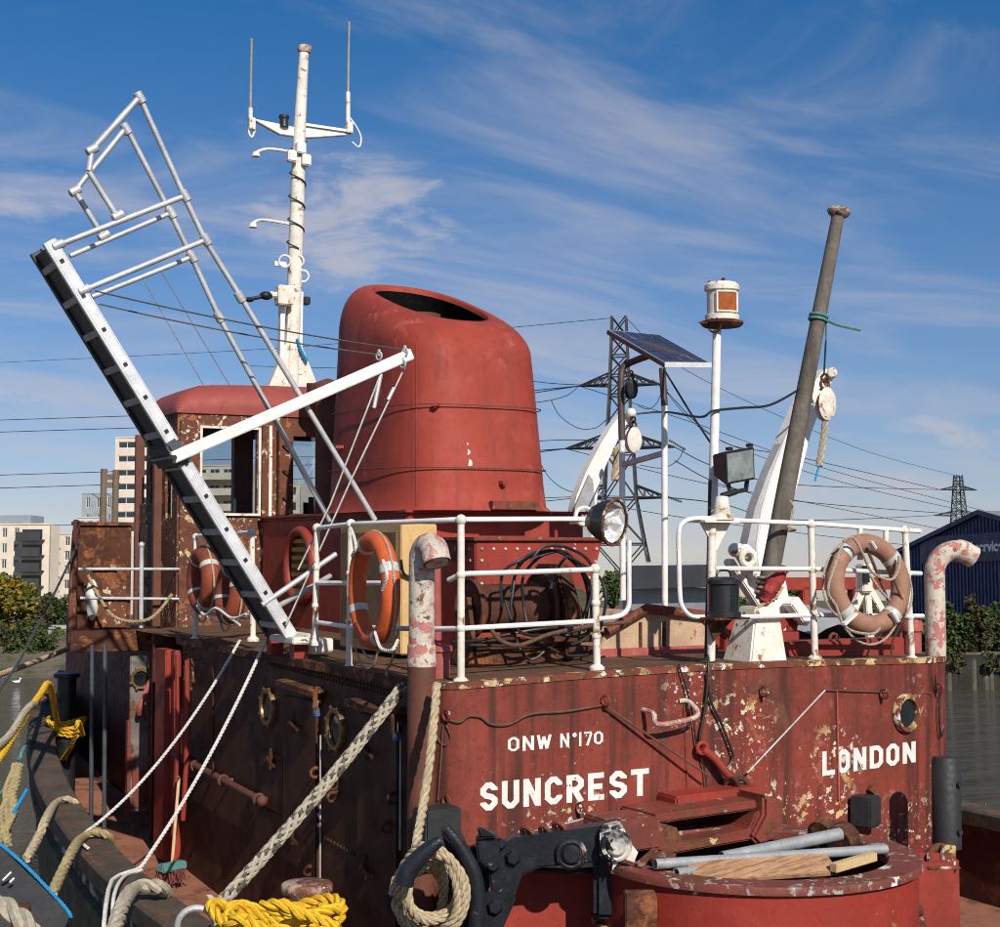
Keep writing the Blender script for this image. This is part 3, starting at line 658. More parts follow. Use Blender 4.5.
# lettering painted on the aft wall
def glyphs():
    a, b, c, d, e = .1, .52, .1, .9, .15
    G = {}
    G['S'] = [[(b, .70), (b, d - e), (b - e, d), (a + e, d), (a, d - e), (a, .63), (a + e * .7, .53), (b - e * .7, .47), (b, .37), (b, c + e), (b - e, c), (a + e, c), (a, c + e), (a, .30)]]
    G['U'] = [[(a, 1), (a, c + e), (a + e, c), (b - e, c), (b, c + e), (b, 1)]]
    G['N'] = [[(a, 0), (a, 1)], [(a + .01, .94), (b - .01, .06)], [(b, 0), (b, 1)]]
    G['C'] = [[(b, .68), (b, d - e), (b - e, d), (a + e, d), (a, d - e), (a, c + e), (a + e, c), (b - e, c), (b, c + e), (b, .32)]]
    G['R'] = [[(a, 0), (a, 1)], [(a + .1, d), (b - e, d), (b, d - e), (b, .60), (b - e, .46), (a + .1, .46)], [(a + .22, .40), (b + .02, 0)]]
    G['E'] = [[(a, 0), (a, 1)], [(a + .1, d), (b + .05, d)], [(a + .1, .5), (b, .5)], [(a + .1, c), (b + .06, c)]]
    G['T'] = [[(.0, d), (.64, d)], [(.32, .8), (.32, 0)]]
    G['L'] = [[(a, 0), (a, 1)], [(a + .1, c), (b + .08, c)]]
    G['O'] = [[(a + e, c), (b - e, c), (b, c + e), (b, d - e), (b - e, d), (a + e, d), (a, d - e), (a, c + e), 'close']]
    G['D'] = [[(a, 0), (a, 1)], [(a + .1, d), (b - e, d), (b, d - e), (b, c + e), (b - e, c), (a + .1, c)]]
    G['W'] = [[(.06, 1), (.20, .06)], [(.20, .02), (.35, .88)], [(.35, .88), (.50, .02)], [(.50, .06), (.66, 1)]]
    G['0'] = G['O']
    G['1'] = [[(.22, 0), (.22, 1)]]
    G['7'] = [[(.08, .93), (.55, .93)], [(.52, .87), (.26, 0)]]
    G['o'] = [[(.1, .78), (.17, .72), (.24, .78), (.24, .88), (.17, .94), (.1, .88), 'close']]
    return G
GL = glyphs()
def stroke(pts, t, closed):
    P = [V((x, y)) for x, y in pts]; n = len(P); A = []; B = []
    for i in range(n):
        d1 = (P[i] - P[i - 1]).normalized() if (i > 0 or closed) else None
        d2 = (P[(i + 1) % n] - P[i]).normalized() if (i < n - 1 or closed) else None
        d1 = d1 or d2; d2 = d2 or d1; n1 = V((-d1.y, d1.x)); n2 = V((-d2.y, d2.x)); mm = (n1 + n2).normalized(); k = t / 2 / max(.5, mm.dot(n1))
        A.append(P[i] + mm * k); B.append(P[i] - mm * k)
    return A, B
def lettering(text, p0, p1, h0, h1, adv, t, name, gap):
    """baseline runs from pixel p0 to p1; cap heights h0..h1 px at its ends"""
    xs = []; x = 0
    for ch in text: xs.append(x); x += adv.get(ch, gap)
    tot = x - (gap - .62); mb = MB(); k = 0
    def W(x, y, lift):
        s = x / tot; px = p0[0] + (p1[0] - p0[0]) * s; py = p0[1] + (p1[1] - p0[1]) * s - (h0 + (h1 - h0) * s) * y
        p = bface(px, py); return p + V((.0, -.0035 - lift, 0)) + (V((.0028, 0, 0)) if p.x > US else V((0, 0, 0)))
    for ch, x0 in zip(text, xs):
        for st in GL.get(ch, []):
            cl = st[-1] == 'close'; pts = st[:-1] if cl else st
            A, B = stroke(pts, t * (.8 if ch == 'o' else 1), cl); n = len(A); k += 1; lift = (k % 3) * .0006
            vs = [W(x0 + q.x, q.y, lift) for q in A] + [W(x0 + q.x, q.y, lift) for q in B]
            mb.add(vs, [(i, (i + 1) % n, n + (i + 1) % n, n + i) for i in range(n if cl else n - 1)])
    return mb.build(name, M['letter'], aft, smooth=False)
lettering('SUNCREST', (480, 811), (648, 795), 28, 27, {}, .205, 'boat_name_lettering', .775)
lettering('LONDON', (822, 776), (915, 762), 24.5, 21, {'L': .70}, .205, 'home_port_lettering', .78)
lettering('ONW', (507, 752), (551, 748.4), 15, 14.3, {'W': .84}, .15, 'number_lettering', .74)
lettering('No170', (559.5, 747.6), (603, 744), 14.2, 13.5, {'o': .30, '1': .40, '7': .66}, .15, 'number_lettering', .76)

# gooseneck vents
def gooseneck(c, z0, z1, bend, reach, r, drop, arc=165):
    c = V(c); bend = V(bend).normalized(); pts = [V((c.x, c.y, z0)), V((c.x, c.y, (z0 + z1) / 2)), V((c.x, c.y, z1 - reach * .5))]
    for t in [arc * q / 7 for q in range(1, 8)]: a = radians(t); pts.append(V((c.x, c.y, z1 - reach * .5)) + bend * reach * .5 * (1 - cos(a)) + UP * reach * .5 * sin(a))
    pts.append(pts[-1] + (pts[-1] - pts[-2]).normalized() * max(drop, .04))
    mb = MB(); n = len(pts); mb.tube(catmull(pts, 4), [r * (1 + (.10 if i > (n - 4) * 4 else 0)) for i in range((n - 1) * 4 + 1)], 18, caps=False)
    mb.tube(catmull(pts, 4)[-3:], r * .9, 18)
    return mb
pv = V((bv(421.5, 680, .2).x, .2, 0)); r_ = .080
mb = gooseneck((pv.x, pv.y), ZD, bv(430, 536, .15).z - .06, (.02, -1, 0), .19, r_, .02); v1 = mb.build('gooseneck_vent', M['pinkwhite'], tug, ang=70)
mb = MB(); mb.lathe((pv.x, pv.y, 1.0), (0, 0, 1), [(.088, 0), (.088, 2.3)], 18); mb.build('vent_pipe', M['vent_brown'], tug)
mb = MB(); mb.lathe((pv.x, pv.y, ZD + .1), (0, 0, 1), [(.087, 0), (.092, .04), (.09, .06), (.087, .14)], 18); mb.build('pipe_collar', M['pinkwhite'], tug)
sv = bv(936, 662, .34); st = bv(936, 541, .34)
mb = gooseneck((sv.x, sv.y), ZD - .02, st.z - .07, (.92, -.38, 0), .34, .076, .0, 128); mb.build('gooseneck_vent', M['pinkwhite'], tug, ang=70)

# rails
rail = thing('railing', '', '', (CU, .1, ZD), parent=tug)
def post(p, q, r=.023, knob=True, base=True):
    mb = MB(); p, q = V(p), V(q); mb.tube([p, q], [r * 1.05, r], 10)
    if knob:
        for t in (.33, .66): mb.sphere(p.lerp(q, t), r * 1.38, 10, 6)
        mb.sphere(q, r * 1.55, 10, 7)
    if base: mb.lathe(p, (0, 0, 1), [(r * 2.2, -.01), (r * 2.2, .012), (r * 1.2, .03)], 10)
    return mb.build('post', M['white_rust'], rail)
def railtube(pts, r=.017, mat='white'):
    mb = MB(); mb.tube(pts, r, 9); return mb.build('rail', M[mat], rail)
A = lambda x, y, v=.1: bv(x, y, v)
post(A(461, 682), A(461, 520)); post(A(597, 669), A(595, 569), knob=True)
post(A(815, 659), A(811, 524)); post(A(912, 660), A(905, 530))
railtube([A(461, 519.5), A(585, 519)]); railtube([A(461, 574), A(530, 572), A(596, 569.5)]); railtube([A(461, 628.5), A(597, 621)])
pl = V((.1, .35, 0))
railtube([A(461, 574), bu(449, 580, .16)]); railtube([A(461, 628.5), bu(432, 629, .12)])
railtube(catmull([A(597, 619), A(612, 617.5), A(623, 614), A(628.5, 606), A(629, 590), A(629, 560), A(629, 540)], 5))
railtube(catmull([A(740, 520.5), A(710, 518.5), A(692, 519), A(683, 523), A(679, 532), A(679, 560), A(680, 596), A(683, 608), A(691, 616), A(704, 617)], 5))
railtube([A(735, 520.5), A(811, 523.5), A(858, 527), A(920, 531)]); railtube([A(715, 568.5), A(812, 569), A(907, 573), A(921, 573.5)])
railtube([A(735, 617), A(814, 615), A(909, 616), A(923, 616)])
post(A(860, 560), A(860, 527), .02, False, False); post(A(886, 560), A(886, 529), .02, False, False)
B_ = lambda x, y, u=.1: bu(x, y, u)
post(B_(315, 644), B_(317, 528)); post(B_(349, 669), B_(351, 524)); 
railtube([B_(317, 528), B_(351, 524), B_(440, 520.5, .1), A(461, 519.5)]); railtube([B_(316, 583), B_(350, 583), B_(395, 583)])
railtube([B_(316, 622), B_(350, 627), B_(430, 629)])
post(B_(195, 640), B_(196, 537)); post(B_(253, 640), B_(252, 532)); railtube([B_(196, 536), B_(252, 532)]); railtube([B_(195, 578), B_(253, 580)]); railtube([B_(195, 612), B_(253, 618)])
D_ = lambda x, y: bv(x, y, 6.98)
railtube([D_(78, 569), D_(189, 569)], .015, 'galv'); railtube([D_(80, 598), D_(189, 599)], .015, 'galv')
mb = MB(); mb.tube([D_(141, 628), D_(141.5, 545)], .024, 10); mb.sphere(D_(141.5, 545), .034); mb.build('post', M['galv'], rail)

# wheelhouse
wh = thing('wheelhouse', '', '', (CU, 8.5, ZD), parent=tug)
U0, U1, WV0, WV1, WZ0, WZ1 = .44, 3.94, 7.0, 8.15, ZD - .02, bv(188, 413, 7.0).z
def wz(y): return bv(200, y, 7.0).z
wx = lambda x: bv(x, 480, 7.0).x
zs0, zs1 = wz(513), wz(428)
mb = MB(); W_ = U1 - U0
hol = [(wx(201) - U0, wx(257) - U0, zs0 - WZ0, zs1 - WZ0), (wx(291) - U0, wx(330) - U0, zs0 - WZ0 + .0, zs1 - WZ0 - .05), (2.05, 3.0, zs0 - WZ0, zs1 - WZ0)]
holed(mb, (U0, WV0, WZ0), (1, 0, 0), (0, 0, 1), (0, -1, 0), W_, WZ1 - WZ0, hol, .06); mb.build('rear_wall', M['peel'], wh, smooth=False)
mb = MB(); hx_ = lambda x: bv(x, 480, WV1).x - U0
hf = [(.10, hx_(235), 1.1, 2.05), (hx_(251), 1.95, 1.1, 2.05), (2.05, 3.0, 1.1, 2.05)]
holed(mb, (U0, WV1, WZ0), (1, 0, 0), (0, 0, 1), (0, 1, 0), W_, WZ1 - WZ0, hf, .06); mb.build('front_wall', M['cabin'], wh, smooth=False)
mb = MB(); holed(mb, (U0, WV0 + .06, WZ0), (0, 1, 0), (0, 0, 1), (-1, 0, 0), WV1 - WV0 - .12, WZ1 - WZ0, [(.12, .36, 1.15, 2.02), (.50, .92, .1, 2.08)], .06); mb.build('port_wall', M['peel'], wh, smooth=False)
mb = MB(); holed(mb, (U1, WV0 + .06, WZ0), (0, 1, 0), (0, 0, 1), (1, 0, 0), WV1 - WV0 - .12, WZ1 - WZ0, [(.12, .4, 1.1, 2.0), (.5, .9, 1.1, 2.0)], .06); mb.build('starboard_wall', M['peel'], wh, smooth=False)
mb = MB(); mb.box((U0 + .07, WV0 + .07, WZ0), (U1 - .07, WV1 - .07, WZ0 + .05)); mb.build('floor', M['cabin'], wh)
# crowned roof with rounded eaves
ru = [U0 - .02 + (W_ + .04) * i / 24 for i in range(25)]; rv = [WV0 - .02 + (WV1 - WV0 + .14) * i / 16 for i in range(17)]
vs = []
def rz(u, v):
    a = min(u - (U0 - .02), U1 + .02 - u); b = min(v - rv[0], rv[-1] - v)
    f = lambda d, R: (1 - sqrt(max(0, 1 - (1 - min(d, R) / R) ** 2)))
    return WZ1 + .30 - .27 * min(1, sqrt(f(a, .42) ** 2 + f(b, .30) ** 2)) + .06 * (1 - ((u - CU) / 1.8) ** 2)
ru = sorted(set(ru + [U0 - .017, U0 - .008, U0 + .015, U0 + .05, U1 + .017, U1 + .005])); rv = sorted(set(rv + [rv[0] + .006, rv[0] + .02, rv[0] + .05]))
mb = MB(); n = len(rv)
top = [V((u, v, rz(u, v))) for u in ru for v in rv]; bot = [V((u, v, WZ1 + .0)) for u in ru for v in rv]; q = len(top)
fs = [(i * n + j, i * n + j + 1, (i + 1) * n + j + 1, (i + 1) * n + j) for i in range(len(ru) - 1) for j in range(n - 1)]
edge = [i * n for i in range(len(ru))] + [(len(ru) - 1) * n + j for j in range(1, n)] + [i * n + n - 1 for i in range(len(ru) - 2, -1, -1)] + [j for j in range(n - 2, 0, -1)]
mb.add(top + bot, fs + [tuple(k + q for k in f) for f in fs] + [(edge[i], edge[(i + 1) % len(edge)], edge[(i + 1) % len(edge)] + q, edge[i] + q) for i in range(len(edge))]); mb.build('roof', M['roof_red'], wh, ang=50)
# window frames, panes, posts
def frame_rect(x0, x1, z0, z1, v, w, name='window_frame', mat='white_rust', th=.03):
    mb = MB(); mb.box((x0, v - th, z0 - w), (x0 + w, v, z1 + w)); mb.box((x1 - w, v - th, z0 - w), (x1, v, z1 + w)); mb.box((x0 + w, v - th - .002, z0 - w), (x1 - w, v, z0)); mb.box((x0 + w, v - th - .002, z1), (x1 - w, v, z1 + w)); return mb.build(name, M[mat], wh)
frame_rect(wx(199), wx(260), zs0, zs1, 7.0, .025)
mb = MB(); mb.box((wx(201), 7.03, zs0), (wx(257), 7.036, zs1)); mb.build('window_pane', M['glass'], wh)
mb = MB(); mb.box((wx(291), 7.03, zs0), (wx(330), 7.036, zs1 - .05)); mb.build('window_pane', M['glass'], wh)
for h in hf:
    mb = MB(); mb.box((U0 + h[0], WV1 - .03, WZ0 + h[2]), (U0 + h[1], WV1 - .024, WZ0 + h[3])); mb.build('window_pane', M['glass'], wh)
mb = MB(); mb.box((wx(291) - .05, 6.86, zs0 - .06), (wx(332), 6.99, zs0 - .0)); mb.build('window_sill', M['white_rust'], wh, bevel=.01)
mb = MB(); mb.box((wx(268), 6.97, zs0 - .05), (wx(271), 6.995, zs1 + .05)); mb.build('door_post', M['white_rust'], wh)
mb = MB(); mb.box((wx(276), 6.9, zs0 - .02), (wx(290), 6.99, zs1 + .02)); mb.build('corner_post', M['peel'], wh, bevel=.006)
mb = MB(); mb.box((wx(179), 6.965, ZD), (wx(199), 6.994, zs1 + .08)); mb.build('corner_post', M['peel'], wh, bevel=.006)
mb = MB(); mb.box((wx(258) + .03, 6.955, ZD), (wx(266), 6.996, zs1 + .1)); mb.build('corner_post', M['peel'], wh, bevel=.006)
for y in (445, 470, 497): mb = MB(); mb.tube([bv(283, y, 6.88), bv(290, y + 3, 6.84), bv(292, y - 3, 6.86)], .012, 6); mb.build('hinge_hook', M['rust'], wh)
mb = MB(); mb.box((bv(234, 480, 7.95).x, 7.95, ZD + .03), (bv(252, 480, 7.95).x, 8.05, WZ1 - .05)); mb.build('inner_post', M['alu_dark'], wh)
# helm chair inside the wheelhouse
hc = thing('helm_chair', 'dark rounded helm chair seen through the wheelhouse aft window', 'chair', (2.25, 7.8, ZD + .03))
mb = MB(); mb.frame((2.25, 7.5, 4.15), (1, 0, 0), (0, 1, 0), (0, 0, 1), .5, .14, .75); mb.build('backrest', M['chair'], hc, bevel=.06)
mb = MB(); mb.frame((2.25, 7.75, 3.75), (1, 0, 0), (0, 1, 0), (0, 0, 1), .5, .5, .12); mb.build('seat', M['chair'], hc, bevel=.03)
mb = MB(); mb.cyl((2.25, 7.75, ZD + .04), (2.25, 7.75, 3.7), .06); mb.build('pedestal', M['chair'], hc)
jk = MB(); jk.prism([(2.02, 7.39, 4.0), (2.30, 7.39, 4.18), (2.42, 7.39, 4.12), (2.42, 7.39, 4.05), (2.14, 7.39, 3.92)], (0, .03, 0)); tag(jk.build('work_jacket', M['hivis'], bevel=.01), 'yellow work jacket slung on the dark helm chair', 'jacket')
# weathered door on the port side, standing posts
dr = MB(); o = bu(150, 545, .40)
mb = MB(); mb.box((.40, 7.62, ZD + .0), (.445, 8.26, zs0 + .12)); sd_ = mb.build('sliding_door', M['door_wood'], tug, bevel=.006)
for (z0, z1) in ((ZD + .12, ZD + .42), (ZD + .5, zs0 - .1)):
    mb = MB(); mb.box((.388, 7.70, z0), (.402, 8.18, z1)); mb.build('door_panel', M['door_wood'], sd_, bevel=.012)
for v, w in ((7.55, .08), (8.28, .06)):
    mb = MB(); mb.box((.36, v, ZD), (.455, v + w, zs1 + .0)); mb.build('door_post', M['vent_brown'], tug, bevel=.006)

# engine casing, riveted box, funnel
CZ = 4.27
mb = MB(); mb.box((1.32, 3.35, ZD), (3.05, 6.9, CZ)); cas = mb.build('engine_casing', M['red'], tug, bevel=.012)
mb = MB(); rivets(mb, (1.32, 3.4, CZ - .03), (1.32, 6.85, CZ - .03), 60, .010, (-1, 0, 0)); mb.build('rivet_rows', M['red'], cas, kind='stuff')
mb = MB(); mb.box((1.29, 3.3, CZ), (3.08, 6.95, CZ + .025)); mb.build('casing_top', M['red'], cas, bevel=.006)
bt = [bv(475, 541, 1.9), bv(603, 541, 1.9), bv(590, 592, 1.9), bv(603, 640, 1.9), bv(475, 650, 1.9)]
mb = MB(); mb.prism([V((p.x, 1.9, max(p.z, ZD + .0))) for p in (bt[0], bt[1], bt[2])] + [V((2.25, 1.9, ZD)), V((1.22, 1.9, ZD))], (0, 1.42, 0)); fb = mb.build('riveted_box', M['red'], tug, bevel=.01)
mb = MB(); mb.box((1.19, 1.87, bt[0].z), (bt[1].x + .03, 3.36, bt[0].z + .03)); mb.build('box_lid', M['red_worn'], fb, bevel=.006)
mb = MB(); z_ = bt[0].z - .06
rivets(mb, (1.27, 1.9, z_), (bt[1].x - .06, 1.9, z_), 11, .014, (0, -1, 0)); rivets(mb, (1.27, 1.9, z_), (1.27, 1.9, ZD + .3), 7, .014, (0, -1, 0)); rivets(mb, (bt[1].x - .07, 1.9, z_ - .1), (bt[2].x - .04, 1.9, bt[2].z + .05), 4, .014, (0, -1, 0))
rivets(mb, (1.22, 2.0, z_), (1.22, 3.3, z_), 12, .014, (-1, 0, 0)); rivets(mb, (1.22, 1.98, z_), (1.22, 1.98, ZD + .3), 7, .014, (-1, 0, 0))
mb.build('white_rivets', M['band'], fb, kind='stuff')
# round red-rimmed opening on the casing side
c = bu(303, 566, 1.315); mb = MB(); mb.torus(c + V((-.03, 0, 0)), (1, 0, 0), .34, .05, 36, 10); rr_ = mb.build('round_vent_rim', M['red'], cas)
mb = MB(); mb.lathe(c, (-1, 0, 0), [(.32, 0), (.32, .02)], 28); mb.build('vent_plate', M['black'], cas)
mb = MB()
for i in range(-3, 4): mb.box(c + V((-.035, -.22 + .0, i * .08 - .02)), c + V((-.022, .22, i * .08 + .02)))
mb.build('vent_bars', M['hivis'], cas)
# funnel
NF = 64
def fring(cu, cv, a, b, z, tilt, e=3.6):
    out = []
    for k in range(NF):
        t = 2 * pi * k / NF; ct, s_ = cos(t), sin(t)
        x = a * (abs(ct) ** (2 / e)) * (1 if ct >= 0 else -1); y = b * (abs(s_) ** (2 / e)) * (1 if s_ >= 0 else -1)
        out.append(V((cu + x, cv + y, z + tilt * y)))
    return out
FC = (2.02, 4.27); rings = []
rings.append(fring(*FC, .80, 1.20, CZ + .02, 0)); rings.append(fring(*FC, .76, 1.16, CZ + .06, 0))
za, ta = 5.82, .20
for i in range(1, 9):
    t = i / 8; rings.append(fring(FC[0], FC[1] + .05 * t, .755 - .075 * t, 1.15 - .11 * t, (CZ + .06) * (1 - t) + za * t, ta * t * t))
oa, ob, oz, ot = .44, .74, 6.235, .355
for i in range(1, 11):
    a = pi / 2 * i / 10; s_, c_ = sin(a), 1 - cos(a)
    rings.append(fring(FC[0], FC[1] + .05 + .06 * c_, .68 + (oa - .68) * c_, 1.04 + (ob - 1.04) * c_, za + (oz - za) * s_, ta + (ot - ta) * s_, 3.6 - 1.2 * c_))
for (k, dz) in ((.985, -.012), (.97, -.05)): rings.append(fring(FC[0], FC[1] + .11, oa * k, ob * k, oz + dz, ot, 2.4))
mb = MB(); vs = [p for r in rings for p in r]; R_ = len(rings)
mb.add(vs, [(i * NF + k, i * NF + (k + 1) % NF, (i + 1) * NF + (k + 1) % NF, (i + 1) * NF + k) for i in range(R_ - 1) for k in range(NF)]); fun = mb.build('funnel', M['funnel'], tug, ang=75)
for k in (6, 24, 40):
    mb = MB(); mb.tube([rings[i][k] for i in range(1, 14)], .006, 5); mb.build('weld_seam', M['funnel'], fun)
mb = MB(); q3 = rings[-1]; q2 = fring(FC[0], FC[1] + .05, .62, .95, oz - .55, ot * .5); q1 = fring(FC[0], FC[1] + .05, .62, .95, oz - 1.5, 0); mb.add(q3 + q2 + q1, [tuple(2 * NF + k for k in range(NF))] + [(r * NF + k, r * NF + (k + 1) % NF, (r + 1) * NF + (k + 1) % NF, (r + 1) * NF + k) for r in range(2) for k in range(NF)]); mb.build('soot_lining', plain('black_soot', (.005, .005, .005), .95, spec=.1), fun)
mb = MB(); mb.lathe((1.95, 4.45, oz - 1.4), (0, 0, 1), [(.2, 0), (.2, 1.29), (.185, 1.29), (.185, .9)], 24, caps=False); mb.build('exhaust_pipe', M['vent_brown'], fun)
for (x, y) in ((437, 405), (343, 447), (500, 483)):
    p = bv(x, y, 3.3); # lugs on the funnel skin
    d = (p - CAM).normalized(); best = None
    for s_ in range(0, 400):
        w = CAM + d * (10 + s_ * .012); t = (w.z - CZ) / (za - CZ); aa = .755 - .075 * t; bb = 1.15 - .11 * t
        if abs((w.x - FC[0]) / aa) ** 3.6 + abs((w.y - FC[1] - .05 * t) / bb) ** 3.6 < 1: best = w; break
    if best: mb = MB(); nrm = V((best.x - FC[0], (best.y - FC[1]) * .5, 0)).normalized(); mb.frame(best + nrm * .03, nrm, UP, nrm.cross(UP), .08, .03, .05); mb.cyl(best + nrm * .05 - UP * .03, best + nrm * .05 + UP * .01, .012, n=6); mb.build('funnel_lug', M['funnel'], fun)
def on_funnel(x, y, lift):
    d = (bv(x, y, 3.3) - CAM).normalized(); prev = None
    for s_ in range(0, 900):
        w = CAM + d * (10 + s_ * .006); t = (w.z - CZ) / (za - CZ); aa = .755 - .075 * t + lift; bb = 1.15 - .11 * t + lift
        if abs((w.x - FC[0]) / aa) ** 3.6 + abs((w.y - FC[1] - .05 * t) / bb) ** 3.6 < 1: return w
    return None
def funnel_ring(z, tilt, pxs, name):
    pts = []
    for k in range(NF):
        t0 = (z - CZ) / (za - CZ); p = fring(FC[0], FC[1] + .05 * t0, .755 - .075 * t0 + .03, 1.15 - .11 * t0 + .03, z, tilt)[k]; pts.append(p)
    mb = MB(); mb.tube(pts, .005, 6, closed=True); mb.build('funnel_wire', M['rustwire'], fun)
z1_ = bv(430, 398, 3.2).z; funnel_ring(z1_ - .02, .02, None, ''); z2_ = bv(430, 462, 3.2).z; funnel_ring(z2_ - .02, .02, None, '')
mb = MB(); mb.box((FC[0] - .05, FC[1] - 1.235, CZ + .03), (FC[0] + .4, FC[1] - 1.17, CZ + .10)); mb.build('base_bracket', M['red_worn'], fun)
for (x, y, w, h) in ((468, 446, .018, .03), (469, 455, .025, .05), (470.5, 466, .035, .06)):
    w_ = on_funnel(x, y, .0035)
    if w_: mb = MB(); n_ = V((w_.x - FC[0], w_.y - FC[1], 0)); n_ = V((-1, 0, 0)) if abs(n_.x) / .7 > abs(n_.y) / 1.08 else V((0, -1, 0)); tt = n_.cross(UP); mb.prism([w_ - tt * w * .5, w_ + tt * w * .2 - UP * h * .2, w_ + tt * w * .6 + UP * h * .1, w_ + tt * w * .3 + UP * h, w_ - tt * w * .4 + UP * h * .7], n_ * -.002); mb.build('white_splash', M['white'], fun, smooth=False)
# cowl vent between the wheelhouse and the funnel, dark red roof part
c = bv(328, 395, 6.6); mb = MB(); mb.lathe((c.x, 6.6, CZ), (0, 0, 1), [(.13, 0), (.13, c.z - CZ), (.22, c.z - CZ + .02), (.22, c.z - CZ + .1), (.02, c.z - CZ + .17)], 18); mb.build('mushroom_vent', M['vent_brown'], tug)

# hatch with tan sides
hp = [bv(607, 651, 1.0), bv(700, 651, 1.0)]
hx0, hx1 = hp[0].x - .1, hp[1].x + .12; hz1 = bv(640, 622, 1.0).z
mb = MB(); mb.prism([(hx0 + .0, 1.0, ZD + .03), (hx1, 1.0, ZD + .03), (hx1 - .08, 1.0, hz1 + .02), (hx0 + .42, 1.0, hz1 + .08), (hx0 + .1, 1.0, hz1 - .06)], (0, 1.1, 0)); hat = mb.build('skylight_hatch', M['tan'], tug, bevel=.008)
mb = MB(); mb.box((hx0 - .03, .985, ZD + .03), (hx1 + .03, 1.0, ZD + .11)); mb.build('hatch_skirt', M['pink'], hat)
for t in (.36, .56): 
    mb = MB(); x = hx0 + (hx1 - hx0) * t; mb.box((x, .985, ZD + .11), (x + .02, 1.0, hz1)); mb.build('hatch_strap', M['rust'], hat)
mb = MB(); mb.tube([V((hx0 + .08, .97, hz1 - .06)), V((hx0 + .42, .97, hz1 + .10)), V((hx1 - .1, .97, hz1 + .04)), V((hx1 + .1, .97, hz1 - .12))], .035, 8); mb.build('hatch_rim', M['red_worn'], hat)
# bitts and little deck fittings
mb = MB(); 
for du in (0, .22): 
    c = bv(893, 655, .9) + V((du - .02, 0, 0)); mb.lathe((c.x, .9, ZD), (0, 0, 1), [(.075, 0), (.075, .16), (.09, .17), (.09, .22), (.07, .26), (.01, .27)], 14)
mb.build('mooring_bitts', M['pink'], tug)
mb = MB(); c = bv(444, 672, .35); mb.lathe((c.x, .42, ZD), (0, 0, 1), [(.07, 0), (.07, .17), (.085, .18), (.085, .21), (.01, .23)], 14); mb.build('deck_bollard', M['pink'], tug)
mb = MB(); a = bv(785, 651, .35); b = bv(905, 651, .45); mb.box((a.x, .45, ZD), (b.x, .60, bv(845, 645, .45).z + .04)); mb.build('deck_coaming', M['red'], tug, bevel=.01)
mb = MB(); c = bv(835, 643, .6); mb.torus(c, (.3, -1, .2), .07, .012, 20, 6); mb.cyl(c, c + V((0, .15, 0)), .012, n=6)
for t in range(5): a = 2 * pi * t / 5; mb.cyl(c, c + V((cos(a) * .07, 0, sin(a) * .07)), .008, n=5)
mb.build('valve_wheel', M['red_worn'], tug)
mb = MB(); mb.bar(bv(778, 584, 3.0), bv(905, 583, 3.0), .1, .12); 
for x in (800, 850): mb.box(V((bv(x, 590, 3.0).x, 2.95, ZD)), V((bv(x, 590, 3.0).x + .08, 3.05, bv(x, 586, 3.0).z)))
mb.build('boat_skid', M['red'], tug, bevel=.008)
mb = MB(); 
for (a, b) in (((700, 655), (745, 615)), ((745, 655), (790, 615)), ((786, 655), (796, 600))): mb.bar(bv(*a, 1.3), bv(*b, 1.3), .06, .09)
mb.box(V((bv(725, 655, 1.2).x, 1.2, ZD)), V((bv(800, 655, 1.2).x, 1.5, bv(760, 632, 1.2).z))); mb.build('davit_seat', M['red'], tug, bevel=.008)

# big round hatch on the after deck
RC = V((1.555, -1.03, 2.185)); RR = .955
mb = MB(); mb.lathe((RC.x, RC.y, 1.0), (0, 0, 1), [(RR - .05, 0), (RR - .05, .55), (RR - .028, .56), (RR - .028, RC.z - 1.0 - .034)], 96, caps=False)
rh = mb.build('round_coaming', M['drum_red'], tug)
mb = MB(); z = RC.z - 1.0; mb.lathe((RC.x, RC.y, 1.0), (0, 0, 1), [(RR - .20, z - .05), (RR - .20, z), (RR - .19, z + .012), (RR - .006, z + .012), (RR, z), (RR, z - .032), (RR - .05, z - .042)], 96, caps=False); mb.build('coaming_rim', paint('worn_coaming_rim', (.20, .045, .032), (.15, .05, .035), .65, vs=4, rust=(.54, .62, 4), chips=((OFFW, .58, 9, .46, 2), ((.36, .32, .29), .56, 18, .44, 3)), bump=.6), rh, ang=30)
mb = MB(); mb.lathe((RC.x, RC.y, 1.0), (0, 0, 1), [(RR - .11, RC.z - 1.036), (RR - .11, .35)], 96, caps=False); mb.build('coaming_lining', M['lining'], rh)
mb = MB(); mb.lathe((RC.x, RC.y, 1.0), (0, 0, 1), [(RR - .04, .80), (RR + .01, .80), (RR + .015, .815), (RR + .01, .83), (RR - .04, .83)], 96, caps=False); mb.build('lower_flange', M['edge'], rh, ang=30)
mb = MB(); mb.lathe((RC.x, RC.y, 1.0), (0, 0, 1), [(RR - .1, .5), (.01, .52)], 48); mb.build('bin_floor', M['lining'], rh)
for t in (-110, -75, -46):
    mb = MB(); a = radians(t); mb.lathe((RC.x + cos(a) * (RR - .05), RC.y + sin(a) * (RR - .05), 1.0 + .92), (cos(a), sin(a), 0), [(.032, 0), (.032, .03), (.02, .045)], 10); mb.build('coaming_bolt', M['rust'], rh)
# brown box post at the left of the coaming
p = bd(640, 900, 8.35); mb = MB(); mb.frame((p.x, p.y, 1.62), RT, FH, UP, .17, .16, 1.02); mb.frame((p.x - .02, p.y - .02, 1.3), RT, FH, UP, .24, .22, .7); mb.build('guide_post', M['rust'], tug, bevel=.006)
